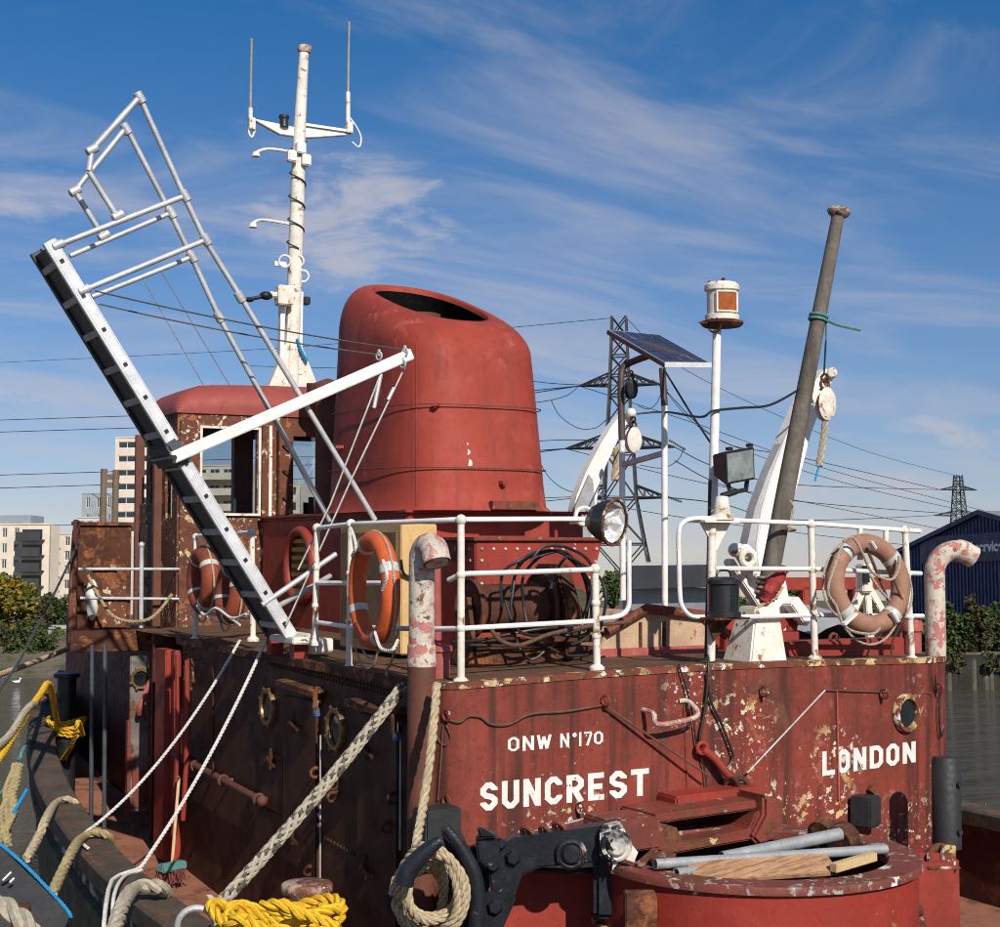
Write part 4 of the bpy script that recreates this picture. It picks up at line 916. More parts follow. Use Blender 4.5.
# red winch-like tow post below the aft wall: rail box with a long slot
def on_face_box(pts, vf, th, name, mat, parent=tug, bev=.012):
    mb = MB(); mb.prism([bv(x, y, vf) for x, y in pts], (0, th, 0)); return mb.build(name, mat, parent, bevel=bev)
tp = thing('tow_post', '', '', (1.9, -.2, 2.0), parent=tug)
on_face_box([(655, 815), (765, 799), (768, 808), (655, 824)], -.42, .40, 'upper_arm', M['red_worn'], tp)
on_face_box([(655, 850), (668, 855), (752, 840), (768, 812), (757, 811), (750, 829), (684, 843), (678, 828), (672, 826), (655, 822)], -.46, .40, 'lower_arm', M['red_worn'], tp)
on_face_box([(764, 795), (785, 800), (784, 838), (760, 846), (752, 838), (764, 815)], -.50, .5, 'pivot_block', M['red_worn'], tp, .02)
on_face_box([(676, 797), (760, 786), (762, 800), (676, 814)], -.22, .22, 'back_box', M['red'], tp)
on_face_box([(612, 822), (660, 817), (662, 848), (625, 853), (612, 846)], -.50, .34, 'arm_end', M['red_worn'], tp)
# black rubber pads and fender on the aft wall
on_face_box([(426, 812), (462, 807), (462, 850), (426, 856)], -.14, .2, 'rubber_pad', M['rubber'], tug, .012)
q = bface(853, 810); mb = MB(); mb.frame(q + V((.05, -.07, 0)), V((.93, .37, 0)), V((-.37, .93, 0)), UP, .17, .16, .21); mb.build('rubber_pad', M['rubber'], tug, bevel=.012)
q = bface(918, 808); 
p0 = bd(946, 757, 10.55); p1 = bd(947, 848, 10.5); mb = MB(); mb.tube([p0, p0.lerp(p1, .03), p1], [.085, .098, .098], 20)
for t in (.28, .8): c = p0.lerp(p1, t) + V((.01, -.09, 0)); mb.lathe(c, (.1, -.99, 0), [(.02, 0), (.02, .03)], 10)
mb.build('rubber_fender_post', M['rubber'], tug, ang=50)
# fairlead bracket below it
p = bd(940, 865, 10.4); mb = MB(); mb.frame(p, RT, FH, UP, .22, .2, .02); mb.frame(p + V((.05, 0, .07)), RT, FH, UP, .1, .16, .14); mb.torus(p + RT * .0 + UP * .05, FH, .07, .03, 18, 8); mb.frame(p - RT * .09 + UP * .04, RT, FH, UP, .03, .16, .1); mb.build('fairlead', M['edge'], tug, bevel=.006)
mb = MB(); p = bd(930, 895, 10.45); mb.frame(p - UP * .15, RT, FH, UP, .34, .3, .9); mb.build('corner_casing', M['red'], tug, bevel=.05)
# grab handle, eyes and small irons on the aft wall
mb = MB(); a, b = bface(643, 713), bface(687, 710); w = V((0, -.12, 0)); mb.tube(catmull([a + V((0, .0, .02)), a + w + V((0, 0, .01)), a + w * 1.1 + V((.03, 0, -.06)), b + w * 1.1 + V((-.06, 0, -.04)), b + w + V((0, 0, .0)), b + V((-.01, -.03, .06)), b + V((-.06, 0, .06))], 6), .016, 8); mb.build('grab_handle', M['pinkwhite'], aft)
for (x, y) in ((443, 718), (602, 703), (760, 694), (880, 696), (577, 810), (661, 800), (443, 803), (935, 690)):
    q = bface(x, y); mb = MB(); mb.torus(q + V((0, -.045, .02)), (1, .25, 0), .032, .009, 18, 6); mb.cyl(q, q + V((0, -.03, 0)), .014, n=6); mb.build('eye_bolt', M['red_worn'], aft)
mb = MB(); a, b = bface(867, 787), bface(878, 797); mb.bar(a + V((0, -.03, 0)), b + V((0, -.03, 0)), .03, .04); mb.build('iron_lug', M['red_worn'], aft)
mb = MB(); mb.bar(bface(683, 700) + V((0, -.004, 0)), bface(687, 790) + V((0, -.004, 0)), .01, .012); mb.build('weld_seam', M['red_face'], aft)
mb = MB(); mb.bar(bface(836, 690) + V((0, -.004, 0)), bface(838, 800) + V((0, -.004, 0)), .02, .012); mb.build('weld_seam', M['pink'], aft)
# stern bollard near the camera
c = bd(307, 893, 9.0); mb = MB(); mb.lathe((c.x, c.y, 1.0), (0, 0, 1), [(.13, 0), (.13, c.z - 1.02), (.145, c.z - 1.0), (.152, c.z - .98), (.15, c.z - .95), (.14, c.z - .94), (.01, c.z - .935)], 24)
mb.build('stern_bollard', paint('bollard_worn', (.50, .38, .31), (.22, .09, .07), .75, vs=7, rust=(.5, .58, 7), chips=((OFFW, .6, 14, .45, 4),), bump=.5), tug, ang=50)
# ------------------------------------------------------------------ fittings: gangway
GA, GB_ = 2.45, 2.90          # near and far stringer planes
ga = lambda x, y: bv(x, y, GA)
gb = lambda x, y: bv(x, y, GB_)
gt, gbm = ga(49, 241), ga(292, 637)
gang = thing('gangway', 'aluminium boarding gangway with tube handrails, hoisted up steeply on the port side', 'gangway', (gbm.x, 2.65, gbm.z))
gd = (gt - gbm).normalized(); gn = V((-gd.z, 0, gd.x)); gn = gn if gn.x > 0 else -gn     # gn: towards the handrails
LEN = (gt - gbm).length
def gp(s, d, v): p = gbm + gd * s + gn * d; return V((p.x, v, p.z))
for v, nm in ((GA, 'alu'), (GB_, 'alu_dark')):  # far stringer takes the dark copy, its shade put into the colour
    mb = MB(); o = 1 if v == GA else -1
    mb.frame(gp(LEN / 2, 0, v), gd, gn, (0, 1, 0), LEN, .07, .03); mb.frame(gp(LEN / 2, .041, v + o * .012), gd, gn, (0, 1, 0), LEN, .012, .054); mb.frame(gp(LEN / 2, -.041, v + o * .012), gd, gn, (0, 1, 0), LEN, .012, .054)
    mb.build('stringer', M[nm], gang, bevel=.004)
# tread channels across, the underside's shade is put into the dark plate colour
mb = MB(); mb.frame(gp(LEN / 2, -.020, (GA + GB_) / 2 + .005), gd, gn, (0, 1, 0), LEN - .06, .012, GB_ - GA - .035); mb.build('tread_plate', M['alu_dark'], gang)
nr = 12
for i in range(nr):
    s = LEN * (i + .45 + random.uniform(-.03, .03)) / nr; mb = MB(); mb.frame(gp(s, -.034, (GA + GB_) / 2 + .02), gn, gd, (0, 1, 0), .022, .05, GB_ - GA - .06); mb.build('rung', M['alu_dark'] if 0 else M['galv'], gang, bevel=.005)
    mb = MB(); mb.frame(gp(s, .0, GA - .018), gd, gn, (0, 1, 0), .026, .026, .012); mb.build('rung_end', M['black'], gang)
mb = MB(); c = ga(172, 456); mb.frame(gp((c - gbm).dot(gd), -.01, (GA + GB_) / 2), gd, gn, (0, 1, 0), .20, .11, GB_ - GA + .08); mb.build('hoist_collar', M['alu_dark'], gang, bevel=.02)
# handrail tubes
def gtube(pts, name='handrail', r=.021, mat='galv', par=None):
    mb = MB(); mb.tube(pts, r, 10); return mb.build(name, M[mat], par or gang)
def gfit(p, ax, name='clamp'):
    mb = MB(); ax = V(ax).normalized(); mb.lathe(V(p) - ax * .045, ax, [(.024, 0), (.033, .006), (.033, .084), (.024, .09)], 12); return mb.build(name, M['galv'], gang)
gtube([ga(375, 520), ga(240, 296), ga(205, 240), ga(186, 200), ga(140, 98)]); gtube([ga(140, 97), ga(92, 150), ga(89, 171)], r=.024); gtube([ga(89, 172), ga(118, 218)])
gtube([gb(330, 521), gb(219, 317), gb(192, 258), gb(170, 212), gb(127, 129)]); gtube([gb(126, 128), gb(75, 191)]); gtube([gb(76, 193), gb(104, 238)])
pA = ((185, 196, 56, 246), (206, 240, 82, 291)); pB = ((171, 213, 70, 256), (192, 257, 92, 297))
for x, y, x2, y2 in pA: gtube([ga(x, y), ga(x2, y2)], 'handrail_post'); gfit(ga(x, y), gd); gfit(ga(x2 + 2, y2 - 1), ga(x, y) - ga(x2, y2))
for x, y, x2, y2 in pB: gtube([gb(x, y), gb(x2, y2)], 'handrail_post', .019); gfit(gb(x, y), gd); 
gtube([ga(262, 605), ga(336, 554)], 'handrail_post'); gtube([ga(270, 611), gb(330, 576)], 'handrail_post')
for p, ax in ((ga(140, 98), gd), (ga(92, 150), gn), (gb(126, 129), gd), (gb(75, 191), gn), (ga(118, 216), gn), (gb(104, 236), gn), (ga(240, 297), gd), (gb(219, 317), gd)): gfit(p, ax)
mb = MB(); mb.frame(gbm + V((.06, .1, -.02)), (1, 0, 0), (0, 1, 0), (0, 0, 1), .22, .5, .05); mb.cyl(gbm + V((.1, -.15, .0)), gbm + V((.1, .5, 0)), .03, n=10); mb.frame(bv(318, 645, 2.5), (1, 0, 0), (0, 1, 0), (0, 0, 1), .2, .12, .1); mb.build('hinge_bracket', M['white_rust'], gang, bevel=.008)
for v in (2.4, 2.9): mb = MB(); mb.box(V((gbm.x + .0, v, ZD)), V((gbm.x + .1, v + .1, gbm.z))); mb.build('hinge_post', M['red'], gang)
# hoisting boom
HB = 2.40
b0, b1 = bv(172, 458, HB), bv(411, 354, HB)
boom = thing('hoist_boom', 'white square boom reaching from the gangway side up past the funnel', 'boom', b0)
mb = MB(); mb.bar(b0, b1, .065, .085); mb.build('beam', M['white'], boom, bevel=.006)
mb = MB(); mb.cyl(b0 - V((0, .06, 0)), b0 + V((0, .5, 0)), .02, n=10); mb.build('pivot_pin', M['black'], boom)
mb = MB(); 
for x, y in ((405, 352), (379, 356), (403, 364)): c = bv(x, y, HB - .03); mb.torus(c, (1, .3, 0), .03, .008, 14, 6); mb.cyl(c, c + UP * .05, .012, n=6)
mb.build('shackle', M['galv'], boom)
def wire(name, label, cat, pts, r, mat, group=None, n=6):
    mb = MB(); mb.tube(pts, r, n); o = mb.build(name, M[mat]); return tag(o, label, cat, group)
HW = 'hoisting wires of the gangway boom'
wire('stay_wire', 'upper thin stay wire from the boom tip across to the gangway top', 'wire', sag(bv(406, 350, HB), ga(95, 291), .03, 8), .006, 'wire', HW)
wire('stay_wire', 'lower thin stay wire from the boom across to the gangway top', 'wire', sag(bv(380, 355, HB), gb(99, 304), .03, 8), .006, 'wire', HW)
wire('hoist_fall', 'pale hoisting line from the boom tip down past the funnel foot', 'line', [bv(405, 367, HB), bv(351, 480, HB), bv(286, 625, HB)], .0075, 'lwire', HW)
wire('hoist_fall', 'shorter pale hoisting line hanging just inside the boom tip line', 'line', [bv(381, 373, HB), bv(330, 505, HB), bv(298, 570, HB)], .0075, 'lwire', HW)
mb = MB()
for x, y, x2, y2 in ((394, 388, 388, 400), (381, 374, 374, 408)): mb.cyl(bv(x, y, HB), bv(x2, y2, HB), .016, n=8)
tag(mb.build('rigging_screw', M['galv']), 'pair of rigging screws on the hoisting lines in front of the funnel', 'rigging screw')
for (a, b, l) in (((145, 283), (212, 400), 'left'), ((161, 271), (236, 396), 'right')):
    wire('mast_stay', l + ' one of two thin dark stays slanting down behind the gangway handrails', 'stay', [bv(*a, 8.0), bv(*b, 7.6)], .005, 'wire', 'thin mast stays')

# signal mast on the wheelhouse
MV = 8.0
mt = lambda x, y: bv(x, y, MV)
mb0 = mt(291, 394)
mast = thing('signal_mast', 'tall white signal mast with crosstree and whip aerials above the wheelhouse', 'mast', (mb0.x, MV, rz(mb0.x, MV)))
mb = MB(); P_ = [mt(291, 398), mt(294, 300), mt(298, 180), mt(300, 120), mt(304, 52)]; mb.tube(P_, [.085, .085, .08, .07, .055], 14); mb.build('pole', M['white_rust'], mast)
mb = MB(); p = mt(304.5, 50); mb.lathe(p, (0, 0, 1), [(.07, -.03), (.085, 0), (.08, .04), (.05, .055), (.01, .06)], 14); mb.build('truck_cap', M['pinkwhite'], mast)
mb = MB()
for s_, xo, xm in ((-1, 262, 285), (1, 322, 300)):
    q = [mt(xm, 345), mt(xm + s_ * -3, 300), mt(xm - s_ * 8, 300), mt(xm - s_ * 8, 398), mt(xo, 400)]
    mb.prism([V((p.x, MV - .05, p.z)) for p in q], (0, .1, 0))
mb.build('gusset', M['white_rust'], mast, bevel=.006)
mb = MB(); mb.prism([mt(283, 345), mt(276, 384), mt(266, 400), mt(300, 400), mt(296, 345)], (0, -.04, 0)); mb.build('front_gusset', M['white_rust'], mast)
for s_, x0, x1 in ((0, 281, 285.5), (0, 299, 303)):
    mb = MB(); mb.bar(mt(x0 + 1, 292), mt(x0 - 1, 398), .09, .05); mb.build('mast_cheek', M['white'], mast, bevel=.006)
mb = MB(); mb.frame(mt(281, 297) - V((0, .1, 0)), (1, 0, 0), (0, 1, 0), (0, 0, 1), .18, .15, .22); mb.frame(mt(271, 296) - V((0, .1, 0)), (1, 0, 0), (0, 1, 0), (0, 0, 1), .12, .05, .06); mb.build('lamp_box', M['white_rust'], mast, bevel=.01)
mb = MB(); p = mt(263, 297) - V((0, .1, 0)); mb.sphere(p, .06, 10, 8, (1.3, 1, .8)); mb.cyl(p, mt(245, 301) - V((0, .1, 0)), .022, n=8); mb.sphere(mt(246, 301) - V((0, .1, 0)), .04, 10, 6, (1.5, 1, .7)); mb.build('horn', M['hook'], mast)
mb = MB(); p = mt(306, 301); mb.frame(p, (1, 0, 0), (0, 1, 0), (0, 0, 1), .08, .1, .09); mb.build('side_lamp', M['black'], mast, bevel=.01)
# crosstree
mb = MB(); 
L0, L1, R1 = mt(255, 124), mt(299, 133), mt(345, 134)
mb.prism([mt(253, 119), mt(256, 119), mt(299, 128), mt(299, 137), mt(280, 134)], (0, .07, 0)); mb.prism([mt(299, 127), mt(344, 131), mt(347, 135), mt(320, 137), mt(299, 138)], (0, .07, 0)); mb.build('crosstree', M['white'], mast, bevel=.005)
mb = MB(); mb.bar(mt(299, 124), mt(346, 131), .05, .03); mb.build('crosstree_top', M['white'], mast)
for (x0, y0, x1, y1, yb) in ((250.5, 108, 251.5, 39, 134), (348, 92, 349, 22, 138)):
    mb = MB(); mb.tube([mt(x0, y0), mt((x0 + x1) / 2, (y0 + y1) / 2), mt(x1, y1 + 8), mt(x1, y1)], [.016, .013, .013, .016], 8); mb.build('whip_aerial', M['wire'] if 0 else paint('aerial_%d' % x0, (.34, .30, .26), (.24, .2, .17), .6, vs=9), mast)
    mb = MB(); mb.cyl(mt(x0, yb - 14), mt(x0, y0), .026, n=10); mb.frame(mt(x0 + 1, yb - 10), (1, 0, 0), (0, 1, 0), (0, 0, 1), .07, .08, .13); mb.build('aerial_base', M['white_rust'], mast, bevel=.004)
mb = MB(); mb.tube(catmull([mt(350, 118), mt(357, 128), mt(361, 138), mt(359, 147), mt(352, 142)], 5), .010, 6); mb.tube(catmull([mt(250, 124), mt(249, 133), mt(252, 137), mt(255, 130)], 5), .012, 6); mb.build('aerial_lead', M['white'], mast)
mb = MB(); p = mt(284, 127); mb.lathe(p, (0, 0, 1), [(.055, 0), (.05, .02), (.05, .09), (.06, .1), (.06, .13), (.02, .135)], 14); mb.build('all_round_light', M['black'], mast)
for (x0, y0, x1, y1, x2, y2) in ((292, 152, 268, 149, 255, 153), (290, 224, 262, 220, 252, 224)):
    mb = MB(); mb.tube(catmull([mt(x0, y0), mt(x1, y1), mt(x2, y2)], 6), .017, 8); mb.lathe(mt(x2 + 1, y2 + 1), (0, 0, -1), [(.035, -.02), (.05, .03), (.01, .035)], 10); mb.build('arm_lamp', M['white_rust'], mast)
mb = MB(); 
for x, y in ((289, 158), (303, 162), (298, 150)): mb.frame(mt(x, y) - V((0, .08, 0)), (1, .1, 0), (0, 1, 0), (0, 0, 1), .11, .10, .13)
mb.build('mast_bracket', M['white'], mast, bevel=.012)
mb = MB()
for x, y in ((283, 262), (296, 262), (301, 277)): c = mt(x, y) - V((0, .06, 0)); mb.torus(c, (.4, 1, .3), .065, .012, 18, 6)
mb.frame(mt(280, 264), (1, 0, 0), (0, 1, 0), (0, 0, 1), .14, .04, .05); mb.build('mast_ring', M['white'], mast)
mb = MB(); pts = []
for i in range(60):
    t = i / 59; c = mt(299 - 4 * t, 140 + 110 * t); pts.append(c + V((cos(t * 30) * .095, sin(t * 30) * .095, 0)))
mb.tube(pts, .008, 5); mb.build('mast_cable', M['cable'], mast)
mb = MB(); mb.rope(catmull([mt(294, 340) - V((0, .1, 0)), mt(298, 352) - V((0, .1, 0)), mt(304, 362) - V((0, .1, 0))], 5), .02); mb.build('blue_lashing', M['ropeb'], mast)
mb = MB(); mb.tube([mt(299, 392) - V((0, .25, 0)), mt(299, 386) - V((0, .25, 0)), mt(314, 386) - V((0, .25, 0)), mt(314, 393) - V((0, .25, 0))], .012, 6); mb.build('roof_handle', M['black'], mast)

# winch
wc0, wc1 = bv(473, 609, 1.0), bv(540, 607, 1.0); wz_ = (wc0.z + wc1.z) / 2; wc0.z = wc1.z = wz_
win = thing('deck_winch', 'rusty deck winch wound with brown wire in front of the riveted red box', 'winch', (wc0.x, 1.0, ZD + .05))
mb = MB(); prof = []
n = 24; Lw = wc1.x - wc0.x
for i in range(n): prof += [(.150, Lw * (i + .02) / n), (.166, Lw * (i + .5) / n), (.150, Lw * (i + .98) / n)]
mb.lathe(wc0, (1, 0, 0), prof, 28); mb.build('wire_drum', M['winchwire'], win, ang=85)
for x, R in ((wc0.x - .02, .20), (wc1.x, .24)):
    mb = MB(); mb.lathe((x, 1.0, wz_), (1, 0, 0), [(R, 0), (R, .02), (R - .02, .024), (.05, .024)], 36); mb.build('drum_flange', M['rust'], win)
mb = MB(); mb.torus((wc1.x - .005, 1.0, wz_), (1, 0, 0), .24, .011, 40, 6); mb.build('flange_rim', M['winchwire'], win)
mb = MB(); mb.torus((wc0.x - .03, 1.0, wz_), (1, 0, 0), .20, .010, 40, 6); mb.build('flange_rim', M['winchwire'], win)
mb = MB(); x = wc1.x + .10; mb.prism([(x, .8, ZD + .05), (x, 1.3, ZD + .05), (x, 1.25, wz_ + .3), (x, .95, wz_ + .3), (x, .8, wz_)], (.12, 0, 0)); mb.build('gear_case', M['rust'], win, bevel=.015)
mb = MB(); c = bv(575, 605, .95); mb.lathe(c, (.25, -1, 0), [(.13, -.1), (.13, .0), (.115, .02), (.1, .012), (.02, .012)], 24); mb.build('motor_end', paint('green_dirty', (.10, .10, .06), (.05, .045, .03), .6, vs=9, rust=(.5, .6, 10)), win)
mb = MB(); mb.box((wc0.x - .1, .85, ZD + .03), (bv(594, 655, .9).x, 1.35, ZD + .14)); mb.bar((wc0.x - .1, .83, ZD + .2), (bv(592, 640, .9).x, .83, ZD + .2), .05, .05); mb.build('bed_frame', M['rust'], win, bevel=.008)
for x in (wc0.x - .07,):
    mb = MB(); mb.prism([(x, .85, ZD + .1), (x, 1.2, ZD + .1), (x, 1.05, wz_ + .08), (x, .95, wz_ + .08)], (.03, 0, 0)); mb.build('bearing_stand', M['rust'], win)
# black hose and cable coil
random.seed(5)
def cableloop(cx, cy, rx, ry, a0, a1, v, jx=2):
    pts = []
    k = 9
    for i in range(k + 1):
        a = radians(a0 + (a1 - a0) * i / k); pts.append(bv(cx + rx * cos(a) + random.uniform(-jx, jx), cy - ry * sin(a) + random.uniform(-jx, jx), v + random.uniform(-.03, .03)))
    return catmull(pts, 5)
mb = MB()
for args in ((545, 592, 46, 40, 200, -30, .62), (549, 594, 40, 44, 175, -60, .66), (556, 600, 34, 50, 210, -40, .70), (560, 596, 38, 52, 140, -75, .58), (532, 606, 22, 52, 120, 300, .64), (570, 604, 20, 46, 160, -20, .6)):
    mb.tube(cableloop(*args), .0105, 7)
for pts in ([(452, 642), (480, 640), (510, 634), (540, 629), (575, 627), (604, 634)], [(505, 600), (520, 632), (556, 634), (590, 628)], [(540, 642), (565, 655), (588, 655)], [(470, 645), (520, 645), (548, 634), (580, 636), (600, 622)], [(575, 560), (600, 578), (606, 600), (600, 630)]):
    mb.tube(catmull([bv(x, y, .62 + random.uniform(-.05, .05)) for x, y in pts], 5), .0105, 7)
tag(mb.build('hose_coil', M['cable']), 'tangle of black hose looped over the rusty winch', 'hose')
mb = MB(); mb.tube(catmull([bv(488, 624, .6), bv(500, 640, .5), bv(520, 645, .5), bv(550, 634, .5), bv(590, 626, .5), bv(630, 622, .6)], 5), .014, 8); tag(mb.build('rusty_pipe', M['rustwire']), 'thin rusty bent pipe lying in front of the winch drum', 'pipe')

# cream locker behind the orange ring
lk = bu(401, 640, .55); v1 = lk.y; vL = bu(340, 600, .55).y; zt = bv(420, 524, v1).z
loc = thing('deck_locker', 'cream painted steel locker with a shaded brown side behind the bright orange life ring', 'locker', (.9, v1 + .4, ZD))
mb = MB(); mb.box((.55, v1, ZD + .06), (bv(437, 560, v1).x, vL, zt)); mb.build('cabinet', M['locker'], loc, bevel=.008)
mb = MB(); mb.box((.535, v1 + .06, ZD + .14), (.55, vL - .05, zt - .06)); mb.build('side_panel', paint('shaded_locker_side', (.22, .13, .06), (.15, .09, .045), .6, vs=3, rust=(.6, .7, 5)), loc, bevel=.004)  # brown panel paints in the shade on the cream locker's port side
mb = MB(); mb.tube(catmull([bu(401, 560, .52), bv(405, 575, v1 - .03), bv(425, 580, v1 - .03), bv(437, 578, v1 - .03)], 5), .012, 6); mb.build('cable', M['cable'], loc)
mb = MB(); c = bv(437, 590, v1 - .06); mb.cyl(bv(436, 560, v1 - .05), bv(437, 640, v1 - .05), .035, n=12); mb.build('bottle', M['pink'], loc)

# davits with hanging blocks
def davit(pts, v, w, name, label, par, th=.10):
    t = thing('davit', label, 'davit', (bv(*pts[0][0], v).x, v, ZD + .02), 'white boat davits')
    mb = MB(); n = len(pts); 
    a = [bv(*p[0], v) for p in pts]; b = [bv(*p[1], v) for p in pts]
    vs = a + b + [p + V((0, th, 0)) for p in a] + [p + V((0, th, 0)) for p in b]
    fs = []
    for i in range(n - 1): fs += [(i, i + 1, n + i + 1, n + i), (2 * n + i, 3 * n + i, 3 * n + i + 1, 2 * n + i + 1), (i, 2 * n + i, 2 * n + i + 1, i + 1), (n + i, n + i + 1, 3 * n + i + 1, 3 * n + i)]
    fs += [(0, n, 3 * n, 2 * n), (n - 1, 3 * n - 1, 4 * n - 1, 2 * n - 1)]
    mb.add(vs, fs); mb.build('arm', M['white'], t, bevel=.008)
    return t
dR = davit([((765, 650), (800, 650)), ((757, 580), (788, 590)), ((757, 545), (782, 560)), ((762, 510), (788, 520)), ((772, 476), (800, 478)), ((785, 440), (812, 432)), ((802, 402), (826, 397)), ((815, 382), (834, 378)), ((825, 369), (834, 369))], 1.3, .1, 'davit', 'larger white curved davit behind the leaning flagstaff', None, .14)
mb = MB(); a = [(748, 575), (747, 545), (755, 508), (768, 473), (783, 440), (800, 405)]; b = [(757, 580), (757, 545), (763, 510), (773, 476), (786, 440), (803, 402)]
vs = [bv(x, y, 1.33) for x, y in a] + [bv(x, y, 1.33) for x, y in b]; n = len(a); mb.add(vs + [p + V((0, .10, 0)) for p in vs], [(i, i + 1, n + i + 1, n + i) for i in range(n - 1)] + [(2 * n + i, 3 * n + i, 3 * n + i + 1, 2 * n + i + 1) for i in range(n - 1)] + [(i, 2 * n + i, 2 * n + i + 1, i + 1) for i in range(n - 1)] + [(0, n, 3 * n, 2 * n)]); mb.build('shaded_side_strip', plain('davit_shade_grey', (.42, .43, .44), .5, 0, .2), dR)  # grey strip: shade on the davit's left side put into its colour
mb = MB(); mb.bar(bv(735, 545, 1.2), bv(763, 590, 1.2), .09, .07); mb.bar(bv(728, 560, 1.25), bv(762, 612, 1.25), .1, .05); mb.bar(bv(790, 600, 1.2), bv(806, 622, 1.2), .12, .1); mb.build('quadrant_arm', M['white'], dR, bevel=.01)
mb = MB()
for x, y, r in ((735, 550, .06), (745, 552, .07), (752, 563, .06), (758, 574, .05)): mb.sphere(bv(x, y, 1.12), r, 10, 8, (1, .7, .9))
mb.torus(bv(748, 558, 1.06), (.2, 1, 0), .055, .025, 18, 8); mb.build('worm_gear', M['white_rust'], dR)
mb = MB(); mb.sphere(bv(832, 373, 1.28), .045, 12, 8); mb.cyl(bv(832, 373, 1.2), bv(832, 373, 1.4), .03, n=10); mb.build('head_pin', M['white_rust'], dR)
dL = davit([((575, 545), (597, 545)), ((572, 520), (596, 520)), ((577, 496), (598, 492)), ((587, 471), (606, 466)), ((600, 446), (616, 445)), ((612, 426), (624, 428)), ((624, 412), (636, 414))], 4.2, .1, 'davit', 'smaller white curved davit farther off beside the funnel', None, .12)
mb = MB(); vs = [(574, 540), (574, 507), (588, 475), (592, 480), (594, 504), (590, 540)]; mb.prism([bv(x, y, 4.19) for x, y in vs], (0, -.02, 0)); mb.build('gusset', plain('davit_gusset_shaded_grey', (.36, .37, .38), .5), dL)  # darker grey paints in the shaded left side of this davit
mb = MB(); mb.box((bv(572, 545, 4.2).x, 4.15, ZD)) if 0 else mb.box(tuple(V((bv(575, 545, 4.2).x, 4.2, ZD))), tuple(V((bv(597, 545, 4.2).x, 4.32, bv(597, 545, 4.2).z)))); mb.build('foot', M['white'], dL)
mb = MB(); mb.sphere(bv(631, 413, 4.15), .05, 12, 8); mb.build('head_pin', M['white_rust'], dL)
def block(x, y, h, v, label, rope_to, mat='white_rust', tail='ropeg'):
    t = thing('pulley_block', label, 'pulley', bv(x, y + h / 2, v), 'pulley blocks hanging from frames')
    c = bv(x, y, v); H = abs(bv(x, y - h / 2, v).z - bv(x, y + h / 2, v).z); r = H * .31
    for s_ in (-1, 1):
        mb = MB(); mb.lathe(c + V((0, s_ * r * .35, 0)), (0, 1, 0), [(.01, -.012), (r * .85, -.01), (r, 0), (r * .85, .01), (.01, .012)], 20)
        for q in mb.v: q.z = c.z + (q.z - c.z) * 1.5
        mb.build('cheek', M[mat], t)
    mb = MB(); mb.lathe(c - V((0, r * .25, 0)), (0, 1, 0), [(r * .7, 0), (r * .5, r * .25), (r * .7, r * .5)], 20); mb.build('sheave', M['rust'], t)
    mb = MB(); mb.torus(c + UP * H * .55, (.3, 1, 0), r * .4, r * .14, 16, 6); mb.torus(c + UP * H * .72, (1, .3, 0), r * .35, r * .12, 16, 6); mb.build('shackle', M['rust'], t)
    if rope_to:
        mb = MB(); mb.rope(catmull([c - UP * H * .45, (c + rope_to) / 2 + V((.02, 0, 0)), rope_to], 6), r * .34); o = mb.build('hanging_rope', M[tail]); tag(o, 'short rope end hanging from the ' + label, 'rope', 'rope ends below the blocks')
    return t
block(825, 404, 36, 1.1, 'white pulley block on the larger davit', bv(819, 466, 1.1))
block(633, 440, 28, 3.9, 'white pulley block on the smaller davit', None)
block(631, 389, 22, 1.9, 'dark pulley block under the solar panel bracket', None, 'hook')
mb = MB(); mb.rope(catmull([bv(616, 448, 3.9), bv(617, 462, 3.9), bv(614, 480, 3.9)], 5), .04); tag(mb.build('rope_tail', M['ropet']), 'tan rope tail hanging beside the smaller davit', 'rope')
mb = MB(); mb.tube(catmull([bv(819, 466, 1.1), bv(817, 473, 1.1), bv(815, 481, 1.1)], 4), .008, 6); tag(mb.build('twine', M['ropeb']), 'thin blue twine dangling below the larger davit block', 'twine')

# solar panel on its frame
SV = 1.4
so = thing('solar_panel', 'tilted dark blue solar panel on a white pipe frame', 'solar panel', (bv(665, 640, SV).x, SV, ZD + .4))
BL, BR, TL, TR = bv(664, 363, SV), bv(711, 363.5, SV), bv(607, 330, 2.2), bv(660, 335, 2.2)
nrm = (BR - BL).cross(TL - BL).normalized(); nrm = nrm if nrm.z > 0 else -nrm
mb = MB(); mb.prism([BL, BR, TR, TL], nrm * -.035); mb.build('panel_frame', M['brown_frame'], so, bevel=.003)
mb = MB(); mb.prism([BL.lerp(BR, .015), BR.lerp(BL, .015), TR.lerp(TL, .015), TL.lerp(TR, .015)], nrm * .003); mb.build('backsheet', M['solar_back'], so)
mb = MB(); mb.bar(BL + nrm * -.015 - V((0, .012, 0)), BR + nrm * -.015 - V((0, .012, 0)), .012, .04); mb.build('front_trim', M['alu'], so)
cell = None
NC, NR_ = 4, 9
for i in range(NC):
    for j in range(NR_):
        q = lambda a, b: BL.lerp(BR, .03 + .94 * a).lerp(TL.lerp(TR, .03 + .94 * a), .02 + .96 * b)
        e = .05; a0, a1, b0, b1 = (i + e) / NC, (i + 1 - e) / NC, (j + e) / NR_, (j + 1 - e) / NR_
        mb = MB(); mb.prism([q(a0, b0) + nrm * .0032, q(a1, b0) + nrm * .0032, q(a1, b1) + nrm * .0032, q(a0, b1) + nrm * .0032], nrm * .002); mb.build('solar_cell', M['solar'], so, smooth=False)
mb = MB(); mb.tube([bv(665, 640, SV), bv(664.5, 405, SV)], .024, 10); mb.build('frame_post', M['white'], so)
